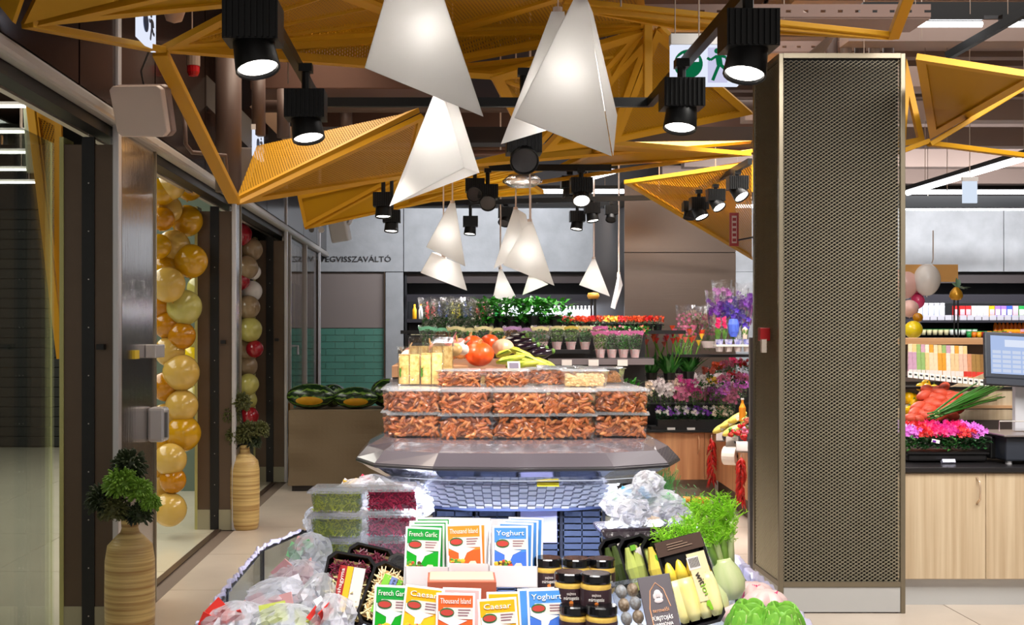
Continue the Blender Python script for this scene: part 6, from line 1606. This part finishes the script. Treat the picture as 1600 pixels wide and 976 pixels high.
def blooms(rr, n_, R_, z0, z1, s_, shape=(1,1)):
    b = MB()
    for k in range(n_):
        c_ = Vector((rr.uniform(-1,1)*R_*shape[0], rr.uniform(-1,1)*R_*shape[1], rr.uniform(z0,z1)))
        d0 = Vector((rr.uniform(-.6,.6),-1,rr.uniform(-.2,.8))).normalized(); u = d0.orthogonal().normalized(); w = d0.cross(u)
        for q in range(5):
            a_ = 2*PI*q/5; e = (u*math.cos(a_)+w*math.sin(a_)); f = (u*math.cos(a_+.5)+w*math.sin(a_+.5)); g = (u*math.cos(a_-.5)+w*math.sin(a_-.5))
            b.add([c_, c_+f*s_*.7+d0*s_*.2, c_+e*s_+d0*s_*.3, c_+g*s_*.7+d0*s_*.2],[(0,1,2,3)])
    return b
def leaves(rr, n_, R_, z0, z1, L, w, up=.4, shape=(1,1)):
    b = MB()
    for k in range(n_):
        c_ = Vector((rr.uniform(-1,1)*R_*shape[0]*.8, rr.uniform(-1,1)*R_*shape[1]*.8, rr.uniform(z0,z1)))
        b.leaf(c_,(rr.uniform(-1,1),rr.uniform(-1,.6),rr.uniform(-.2,1)+up),L*rr.uniform(.7,1.2),w*rr.uniform(.7,1.2),.4,seg=2)
    return b
def pot_mesh(m, r, h, name='pot'):
    return MB().lathe([(0,0),(r*.75,0),(r,h),(r*1.06,h),(r*1.06,h+.008),(r*.9,h+.008),(r*.85,h*.8)],14).mesh(name, m, False)
PLANT = {}
def plant_mesh(key, fn):
    if key not in PLANT: PLANT[key] = fn()
    return PLANT[key]
def plant(kind, label, loc, parts, rz=0, group=None, s=1, cat='plant'):
    t = thing(kind, label, cat, loc, rz, group); t.scale = (s,)*3 if isinstance(s,(int,float)) else s
    for nm,me in parts:
        o = bpy.data.objects.new(nm, me); COL.objects.link(o); o.parent = t
    return t
RR = random.Random
POTP = pot_mesh(m_pp1,.045,.09); POTB = pot_mesh(m_pbk,.05,.075); POTW = pot_mesh(m_pwh,.05,.07)
def sleeve_mesh(r0, r1, z0, z1):
    b = MB(); n_ = 14; vs = []
    for r_,z in ((r0,z0),(r1,z1)):
        for k in range(n_): a_ = 2*PI*k/n_; vs.append((r_*math.cos(a_),r_*math.sin(a_)*.7,z+(.012*math.sin(3*a_) if z == z1 else 0)))
    b.add(vs,[(k,(k+1)%n_,n_+(k+1)%n_,n_+k) for k in range(n_)]); return b.mesh('film_sleeve', m_sleeve)
SLV = sleeve_mesh(.045,.085,.06,.27)
def band_mesh(m): 
    b = MB(); n_ = 14; vs = []
    for r_,z in ((.078,.235),(.088,.262)):
        for k in range(n_): a_ = 2*PI*k/n_; vs.append((r_*math.cos(a_),r_*math.sin(a_)*.72,z+.01*math.sin(3*a_)))
    b.add(vs,[(k,(k+1)%n_,n_+(k+1)%n_,n_+k) for k in range(n_)]); return b.mesh('coloured_band', m)
bands = {k: band_mesh(mat('band_'+k, v, .4)) for k,v in dict(mint=rgb(130,210,170),lilac=rgb(180,140,190),yellow=rgb(230,200,90),rose=rgb(226,120,180),cream=rgb(236,224,170)).items()}
# tiered black stand
st = thing('plant_stand', 'black tiered plant stand holding the pots behind the island', 'stand', (.9,10.9,0))
zl = P(0,558,10.4).z; z2 = P(0,545,10.5).z; z3 = P(0,515,11.0).z
MB().box(.40,-.55,zl-.04,.95,-.15,zl-.005).build('shelf', m_pbk, st); MB().box(-1.35,-.50,z2-.04,.38,-.1,z2-.005).build('shelf', m_pbk, st); MB().box(-1.35,.0,z3-.04,1.35,.5,z3-.005).build('shelf', m_pbk, st)
MB().box(-1.3,-.2,0,.93,.45,z3-.05).build('body', mat('stand_black', rgb(24,22,24), .5), st)
MB().box(.0,-.56,zl-.065,.95,-.55,zl-.01).build('front_lip', mat('lip_grey', rgb(120,110,112), .4), st)
for x in (.12,.36,.62): MB().box(x,-.575,zl-.075,x+.09,-.562,zl-.02).build('price_tag', m_wl, st)
# front shelf pots (right, pink pots) and left shelf
def herb(seed, m, tall=.15): return leaves(RR(seed),150,.055,.09,.09+tall,.035,.018,.4).mesh('foliage', m)
H1, H2, H3, H4 = herb(1,m_l5), herb(2,m_l2), herb(3,m_l1), herb(4,mat('herb_rust', rgb(140,100,50), .5, var=.4, vscale=30))
for k in range(4):
    plant('potted_herb','pink-potted plant, %s from left on the lower pink shelf' % ORD[k], P(938+k*18,562,10.45)+Vector((0,0,.0)), [('pot',POTP),('foliage',[H1,H2,H3,H2][k]),('film_sleeve',SLV),('coloured_band',bands['rose'])], 0, 'pink pots on the right shelf', .98)
bs = ['lilac','lilac','cream','yellow','rose','yellow','cream']
for k in range(5):
    plant('potted_herb','low pink-potted herb in film, %s from left on the upper pink shelf' % ORD[k], P(848+k*22,548,10.55), [('pot',POTP),('foliage',[H4,H1,H1,H2,H4][k]),('film_sleeve',SLV),('coloured_band',bands[['lilac','cream','yellow','cream','rose'][k]])], 0, 'pots in the middle of the stand', (1,1,.85))
for k in range(9):
    plant('potted_herb','wrapped herb pot behind the pumpkins, %s from the left' % ORD[k], P(668+k*22,556+(k%2)*2,10.2+.1*(k%2)), [('pot',POTB),('foliage',[H2,H4,H1,H3,H2,H1,H4,H1,H2][k]),('film_sleeve',SLV),('coloured_band',bands[['mint','mint','cream','cream','cream','cream','lilac','lilac','cream'][k]])], 0, 'wrapped herb pots on the left', .98)
V1 = leaves(RR(5),260,.09,.03,.20,.030,.016,.5).mesh('foliage', m_l4)
V2 = leaves(RR(6),120,.09,.0,.10,.03,.018,.5).mesh('lower_foliage', m_l2)
SL2 = sleeve_mesh(.07,.11,.0,.24)
for k in range(6):
    plant('variegated_plant','grey-green variegated plant in clear film, %s from the left' % ORD[k], P(676+k*15,518-(k%2)*2,10.8+.1*(k%2)), [('foliage',V1),('lower_foliage',V2),('film_sleeve',SL2)], k, 'variegated plants', 1.3)
G1_ = leaves(RR(7),90,.12,.03,.19,.075,.04,.2).mesh('foliage', m_l1)
for k in range(7):
    plant('leafy_green_plant','broad-leaved bright green plant on the top tier, %s from left' % ORD[k], P(766+k*17,512,10.9+.08*(k%2)), [('pot',POTB),('foliage',G1_)], k*1.3, 'leafy green plants', 1.35)
O1 = blooms(RR(8),55,.075,.11,.165,.016).mesh('flowers', fc['orange']); O1b = leaves(RR(9),70,.07,.03,.12,.03,.02).mesh('foliage', m_l3); O2 = blooms(RR(10),55,.075,.11,.165,.016).mesh('flowers', fc['yellow']); O3 = blooms(RR(11),55,.075,.11,.165,.016).mesh('flowers', fc['red'])
for k in range(12):
    plant('kalanchoe','small %s-flowering pot plant, %s from left in the top row' % (['orange','red','orange'][k%3] if k != 6 else 'yellow', ORD[k]), P(868+k*14.5,518,11.1), [('pot',POTB),('foliage',O1b),('flowers',O2 if k == 6 else (O3 if k % 3 == 1 else O1))], k, 'orange and red pot plants', .9, 'flower pot')
for k in range(7):
    plant('leafy_green_plant','small leafy pot between the orange row and pink bands, %s from left' % ORD[k], P(915+k*15,524,10.75), [('foliage',leaves(RR(20+k),60,.06,0,.08,.04,.025).mesh('foliage', m_l2 if k%2 else m_l1)),('flowers',blooms(RR(40+k),6,.05,.03,.09,.014).mesh('flowers', fc['pink'] if k % 3 else fc['coral']))], 0, 'small leafy pots', 1.0)
# snake-like green blades low by the rack
t = thing('bladed_plant','grassy green blades low in front of the black stand','plant',P(982,603,7.0)); t.scale = (.8,)*3; MB().cyl((0,0,-1.64),(0,0,-.1),.05).build('pedestal', m_pbk, t)
b = MB()
for q in range(26): b.leaf((rnd.uniform(-.06,.1),0,-.02),(rnd.uniform(-1.2,.5),rnd.uniform(-.4,.2),rnd.uniform(.2,1)),rnd.uniform(.12,.22),.02,.5,seg=4)
b.build('blades', m_l1, t); MB().lathe([(0,-.1),(.08,-.1),(.1,0)],12).build('pot', m_pbk, t)
# flower counter
oak2 = wood('warm_oak', rgb(214,158,112), rgb(176,116,76), (18,18,.8), .45)
fx0, fx1 = 1.25, 2.70
zc_ = .672
t = thing('flower_counter','wooden flower counter with black top at the right rear','counter',(0,0,0))
MB().box(fx0,11.62,.17,fx1,12.6,zc_-.02).build('body', oak2, t); MB().box(fx0,11.66,0,fx1,12.6,.17).build('kick_panel', mat('taupe_kick', rgb(150,130,116), .45), t)
MB().box(fx0-.02,11.55,zc_-.018,fx1+.02,12.6,zc_).build('top', black, t)
dd = MB().box(fx0+.4,11.60,.175,fx1-.12,11.618,zc_-.025).build('door', oak2, t); MB().box(fx1-.115,11.60,.175,fx1-.01,11.618,zc_-.025).build('door', oak2, t)
MB().tube([(fx1-.18,11.6,.62),(fx1-.18,11.565,.58),(fx1-.18,11.565,.48),(fx1-.18,11.6,.44)],.006,6).build('handle', mat('handle_warm', rgb(226,180,140), .3,.5), dd)
t = thing('flower_side_counter','angled wooden counter with chilli strings next to the mesh column','counter',(0,0,0))
MB().prism([(2.66,11.6,.2),(2.56,9.2,.2),(3.5,9.2,.2),(3.6,11.6,.2)],(0,0,zc_-.22)).build('body', oak2, t)
MB().prism([(2.72,11.6,0),(2.64,9.2,0),(3.5,9.2,0),(3.6,11.6,0)],(0,0,.2)).build('kick_panel', mat('dark_kick', rgb(90,70,60), .5), t)
MB().prism([(2.64,11.6,zc_-.018),(2.54,9.2,zc_-.018),(3.5,9.2,zc_-.018),(3.6,11.6,zc_-.018)],(0,0,.018)).build('top', black, t)
for k in range(3):
    c_ = P(1128+k*16,682+k*8,11.0-k*.55); o = MB().cbox((0,0,0),(.11,.12,.02)).build('price_holder', TINT('holder_grey',rgb(150,136,130)), t, bevel=.004, loc=c_); o.rotation_euler = (R(40),0,R(-14))
# chilli strings
m_ch = mat('dried_chilli', rgb(190,26,20), .3, var=.3, vscale=30)
def chilli(label, px, y0, y1, Y):
    a_ = P(px,y0,Y); c_ = P(px,y1,Y); t = thing('chilli_string', label, 'chilli string', a_, 0, 'dried chilli strings')
    L = (c_-a_).length; rr2 = RR(int(px))
    for k in range(46):
        z = -L*k/52; an = rr2.uniform(0,6.28); r_ = .05
        d_ = Vector((math.cos(an),math.sin(an)*.7,0))
        MB().tube([Vector((0,0,z))+d_*.005,Vector((0,0,z-.03))+d_*.03,Vector((0,0,z-.085))+d_*r_],[.008,.013,.003],5).build('chilli', m_ch, t, smooth=True)
    MB().tube([(0,0,.03),(0,0,-L*.9)],.004,5).build('string', m_cord, t)
chilli('string of dried red chillies hanging at the corner of the flower counter', 1112,684,760,11.3)
chilli('second string of red chillies lower by the mesh column', 1158,715,790,9.6)
t = thing('paper_reel','white bag roll on the side of the angled counter','reel',P(1143,712,10.4)); MB().cyl((-.05,.05,0),(.05,-.02,0),.085,n=18).build('roll', m_wl, t, smooth=False); MB().cyl((.04,-.01,0),(.08,-.04,0),.02,n=10).build('core', m_pbk, t)
# viola trays
VF = [blooms(RR(60+i),10,.06,.12,.16,.018).mesh('flowers', fc[c_]) for i,c_ in enumerate(('lilac','violet','white'))]
VL = [leaves(RR(70+i),110,.065,.04,.15,.035,.022).mesh('foliage', m_l3 if i < 2 else m_l2) for i in range(3)]
t = thing('plant_tray','black nursery tray on the flower counter','tray',P(1070,664,11.75)); t.location.z = zc_
MB().box(-.36,-.1,0,.36,.12,.03).build('tray', m_pbk, t); 
for x in (-.2,.0): MB().box(x,-.115,.0,x+.08,-.102,.022).build('price_tag', m_wl, t)
pk = MB().box(-.05,-.05,0,.05,.05,.075).mesh('pot', m_pbk)
for r in range(2):
    for k in range(8):
        if k > 5: ff = blooms(RR(90+k+r*9),10,.06,.10,.16,.02).mesh('flowers', fc['cream'])
        else: ff = VF[(k+r)%2] if (k+r) % 3 else VF[2]
        plant('potted_viola','dark-leaved %s viola, %s from left in the %s row' % ('cream' if k > 5 else 'lilac', ORD[k], 'front' if r == 0 else 'rear'), (P(1034+k*14.5,0,11.7+.16*r).x,11.7+.16*r,zc_+.03+.03*r), [('pot',pk),('foliage',VL[2] if k > 5 else VL[(k+r)%2]),('flowers',ff)], 0, 'violas on the flower counter', 1, 'flower pot')
# tier riser behind
t = thing('plant_riser','dark tiered riser behind the orchids','stand',(2.25,12.4,zc_))
MB().box(-.95,-.15,0,1.1,.2,.22).build('lower_tier', m_pbk, t); MB().box(-.95,.2,0,1.1,.6,.52).build('upper_tier', m_pbk, t)
# orchids in sleeves
def orch(seed, m, n_=60, R_=.075, z0=.1, z1=.24, s_=.020): return blooms(RR(seed),n_,R_,z0,z1,s_).mesh('flowers', m)
OM = [orch(100,fc['white']),orch(101,fc['magenta']),orch(102,fc['pink']),orch(103,fc['orchid']),orch(104,fc['cream'])]
OL = leaves(RR(110),60,.06,-.04,.12,.04,.014,.6).mesh('foliage', m_l5)
SL3 = sleeve_mesh(.055,.10,.0,.30)
row = [(1008,612,4),(1026,606,0),(1040,614,0),(1056,606,4),(1070,602,1),(1083,608,1),(1096,600,0),(1108,606,3),(1118,598,0),(1128,610,3),(1138,602,0),(1148,606,2),(1158,600,3),(1092,618,2),(1120,620,3),(1140,624,2),(1064,620,2)]
for k,(x,y,i) in enumerate(sorted(row)):
    Y = 12.1+.12*(k%2)
    plant('cyclamen_pot','%s bloom cluster in clear sleeve behind the violas, %s from left' % (['white','magenta','pink','orchid-pink','cream'][i], ORD[k]), P(x,y+20,Y), [('foliage',OL),('flowers',OM[i]),('film_sleeve',SL3)], 0, 'sleeved bloom clusters', 1.0, 'flower pot')
# hydrangea / mixed primroses at right middle
row = [(1108,578,'coral'),(1122,570,'orange'),(1136,568,'pink'),(1150,564,'hot'),(1163,566,'red'),(1112,592,'yellow'),(1130,588,'pink'),(1146,584,'red'),(1160,588,'pink'),(1098,590,'white')]
for k,(x,y,c_) in enumerate(row):
    plant('primula_pot','%s flowering pot in the middle tiers by the column, %s one' % (c_, ORD[k]), P(x,y+14,11.7+.1*(k%2)), [('foliage',leaves(RR(150+k),40,.05,.0,.07,.04,.025).mesh('foliage', m_l2)),('flowers',blooms(RR(170+k),30,.055,.05,.12,.018).mesh('flowers', fc[c_]))], 0, 'bright pot flowers beside the column', 1, 'flower pot')
# calla lilies with strap leaves
def calla(label, px, py, Y, n_, seed, cols):
    rr2 = RR(seed); t = thing('calla_plant', label, 'flowers', P(px,py,Y), 0, 'tall callas')
    b = MB()
    for q in range(n_): b.leaf((rr2.uniform(-.02,.02),rr2.uniform(-.02,.02),0),(rr2.uniform(-.75,.75),rr2.uniform(-.4,.3),1),rr2.uniform(.20,.36),.055,.25,seg=5)
    b.build('strap_leaves', m_l2, t)
    for q in range(7):
        x_ = rr2.uniform(-.16,.16); h_ = rr2.uniform(.30,.42)
        MB().tube([(0,0,0),(x_*.6,0,h_*.6),(x_,0,h_)],.005,5).build('stem', m_l5, t)
        MB().lathe([(.006,0),(.012,.02),(.026,.045),(.03,.055)],8,c=(x_,0,h_),sx=1,sy=.7).build('trumpet', fc[cols[q%len(cols)]], t)
    b = MB().lathe([(0,-.02),(.05,-.02),(.06,.05)],12).build('pot', m_pbk, t)
calla('tall pink calla plant at the left of the callas', 1018,590,11.4,40,1,['pink','coral','pink'])
calla('tall red and coral calla plant in the middle', 1046,590,11.3,40,2,['red','coral','orange'])
calla('tall orange calla plant at the right of the callas', 1076,588,11.4,40,3,['orange','yellow','red'])
calla('rear calla plant peeking between the front ones', 1062,580,11.7,30,4,['pink','orange','coral'])
blo = [(1020,500,'pink'),(1035,505,'coral'),(1060,505,'coral')]
# pale alstroemeria in tall sleeves
AL = blooms(RR(200),90,.09,.08,.30,.020).mesh('flowers', fc['cream']); AL2 = blooms(RR(201),60,.09,.05,.28,.018).mesh('flowers', fc['pink']); ALl = leaves(RR(202),120,.09,-.12,.26,.045,.014,.6).mesh('foliage', m_l5); SL4 = sleeve_mesh(.07,.115,-.1,.36)
for k in range(4):
    plant('alstroemeria_bunch','pale pink and cream bunch in tall sleeve, %s from left' % ORD[k], P(1072+k*14,530,12.2+.1*(k%2)), [('foliage',ALl),('flowers',AL if k % 2 else AL2),('film_sleeve',SL4)], k, 'pale sleeved bunches', 1.0, 'flowers')
# top shelf with white trays, hyacinths and violet orchids
t = thing('flower_shelf','shelf edge carrying the blue and white pots','shelf',P(1150,553,11.3)); MB().box(-.6,0,-.03,.35,.4,-.005).build('board', m_pbk, t)
t = thing('plant_tray','white carrier tray of pots under the hyacinths','tray',P(1145,546,11.1)); 
MB().box(-.17,-.05,.03,.20,.1,.05).build('tray_rim', m_wl, t)
for k in range(4):
    MB().lathe([(0,-.02),(.03,-.02),(.038,.028)],12,c=(-.13+k*.09,0,0)).build('white_pot', POTW.materials[0], t)
m_bw = mat('blue_white_wrap', rgb(236,236,250), .4, 0, vscale=25, col2=rgb(70,80,190))
for k in range(4): MB().lathe([(.03,.05),(.042,.10)],12,c=(-.13+k*.09,0,0)).build('patterned_pot', m_bw, t)
t2 = thing('plant_tray','pale oval bowl left of the white carrier tray','bowl',P(1110,540,11.3)); MB().lathe([(0,-.02),(.07,-.02),(.1,.04),(.105,.045),(.09,.045),(.07,.0)],18,sy=.6).build('bowl', m_pwh, t2)
for k,(x,c_) in enumerate([(1122,'hot'),(1132,'hot'),(1146,'blue'),(1164,'cream')]):
    t = thing('hyacinth_pot','%s hyacinth in front of the violet orchids, %s from left' % ({'hot':'pink-red','blue':'blue-wrapped','cream':'unopened'}[c_], ORD[k]),'flowers',P(x,534,11.15), 0, 'hyacinths')
    b = MB()
    for q in range(7): b.leaf((0,0,0),(rnd.uniform(-.35,.35),rnd.uniform(-.3,.1),1),.15,.035,.1,seg=4)
    b.build('leaves', m_l5, t)
    b = MB(); 
    if c_ == 'blue': b.lathe([(.03,.05),(.052,.10),(.055,.17),(.04,.22),(0,.225)],12)
    else: b = blooms(RR(300+k),26,.018,.14,.24,.014) if c_ != 'cream' else b.lathe([(.02,.03),(.03,.12),(0,.15)],8)
    b.build('bloom', fc[c_], t)
OV = [blooms(RR(310+i),24,.085,.0,.20,.034).mesh('flowers', fc[c_]) for i,c_ in enumerate(('violet','purple','orchid'))]
SL5 = sleeve_mesh(.07,.12,-.15,.30); ST_ = MB().tube([(0,0,-.22),(.01,0,0),(0,0,.18)],.004,5).mesh('stem', m_l2)
for k,(x,y,i) in enumerate([(1118,482,0),(1131,476,0),(1140,486,1),(1154,478,1),(1165,470,0),(1168,492,2),(1158,500,1),(1128,466,2)]):
    plant('orchid','large-petalled %s orchid wrapped in film, %s one' % (['violet','purple','lilac'][i], ORD[k]), P(x,y+14,11.5+.1*(k%2)), [('stem',ST_),('flowers',OV[i]),('film_sleeve',SL5)], 0, 'violet orchids', .9, 'flowers')
# small goods on the angled counter
m_netc = mat('corn_pack_yellow', rgb(246,220,110), .35, var=.15, vscale=30)
for k,(x,y) in enumerate([(1128,668),(1140,660),(1152,652),(1144,672)]):
    t = thing('corn_pack','pale yellow pack, %s from the left on the angled counter' % ORD[k],'pack',P(x,y,10.7-.1*k), 0, 'pale yellow packs'); t.rotation_euler = (0,R(-28),0)
    MB().ell((0,0,0),(.10,.05,.035),12,8).build('pack', m_netc, t, smooth=True); MB().cbox((.0,-.052,0),(.05,.004,.03)).build('sticker', m_wl, t)
for k,(x,y,c_) in enumerate([(1143,676,'red'),(1158,664,'red'),(1165,672,'pink'),(1162,684,'red'),(1152,678,'red'),(1168,656,'coral')]):
    t = thing('radish_bunch','red radish bunch, %s from left on the angled counter' % ORD[k],'vegetable',P(x,y,9.9-.05*k), 0, 'radish bunches')
    for q in range(6): MB().ell((rnd.uniform(-.03,.03),rnd.uniform(-.03,.03),rnd.uniform(-.02,.02)),(.018,.018,.018),8,6).build('radish', fc[c_], t, smooth=True)
    leaves(RR(400+k),12,.03,-.02,.02,.06,.02).build('leaves', m_l5, t)
t = thing('tall_bottle','orange juice bottle at the end of the angled counter','bottle',P(1160,642,10.2)); MB().lathe([(0,-.09),(.03,-.09),(.03,.03),(.012,.07),(.012,.1)],12).build('bottle', mat('juice', rgb(240,150,40), .3), t); MB().cyl((0,0,.1),(0,0,.115),.015,n=10).build('cap', m_wl, t)
# cyclamen tray on the right counter
t = thing('plant_tray','black tray with pink cyclamens on the right counter','tray',P(1478,735,7.25)); t.location.z = .84
MB().box(-.26,-.06,.01,.235,.22,.055).build('tray', m_pbk, t, bevel=.012); MB().box(-.265,-.07,.055,.24,.23,.065).build('tray_rim', m_pbk, t)
MB().cbox((-.03,-.10,.012),(.08,.03,.022),(R(-30),0,0)).build('price_tag', mat('tag_lilac', rgb(200,200,226), .4), t)
CL = [leaves(RR(500+i),70,.055,.02,.10,.035,.026,.2).mesh('foliage', m_l3 if i else m_l2) for i in range(3)]
for r in range(3):
    for k in range(6):
        c_ = ['lilac','red','hot','magenta','hot','orchid'][k] if r else ['orchid','red','hot','magenta','red','orchid'][k]
        plant('cyclamen','%s cyclamen, %s from left in row %s of the black tray' % (c_ if c_ != 'hot' else 'hot pink', ORD[k], ORD[r]), (t.location.x-.225+k*.085,7.24+.085*r,.90+.012*r), [('foliage',CL[(k+r)%3]),('flowers',blooms(RR(520+k+r*7),30,.045,.10,.155,.017).mesh('flowers', fc[c_]))], 0, 'cyclamens in the right tray', 1, 'flower pot')
tt = thing('flower_label','white flower-shaped tag among the cyclamens','tag',P(1462,689,7.12)); MB().cbox((0,0,0),(.05,.004,.022),(0,R(12),0)).build('tag', m_wl, tt); MB().cbox((-.01,-.004,.0),(.02,.003,.012),(0,R(12),0)).build('print', fc['violet'], tt)
bpy.context.view_layer.update()
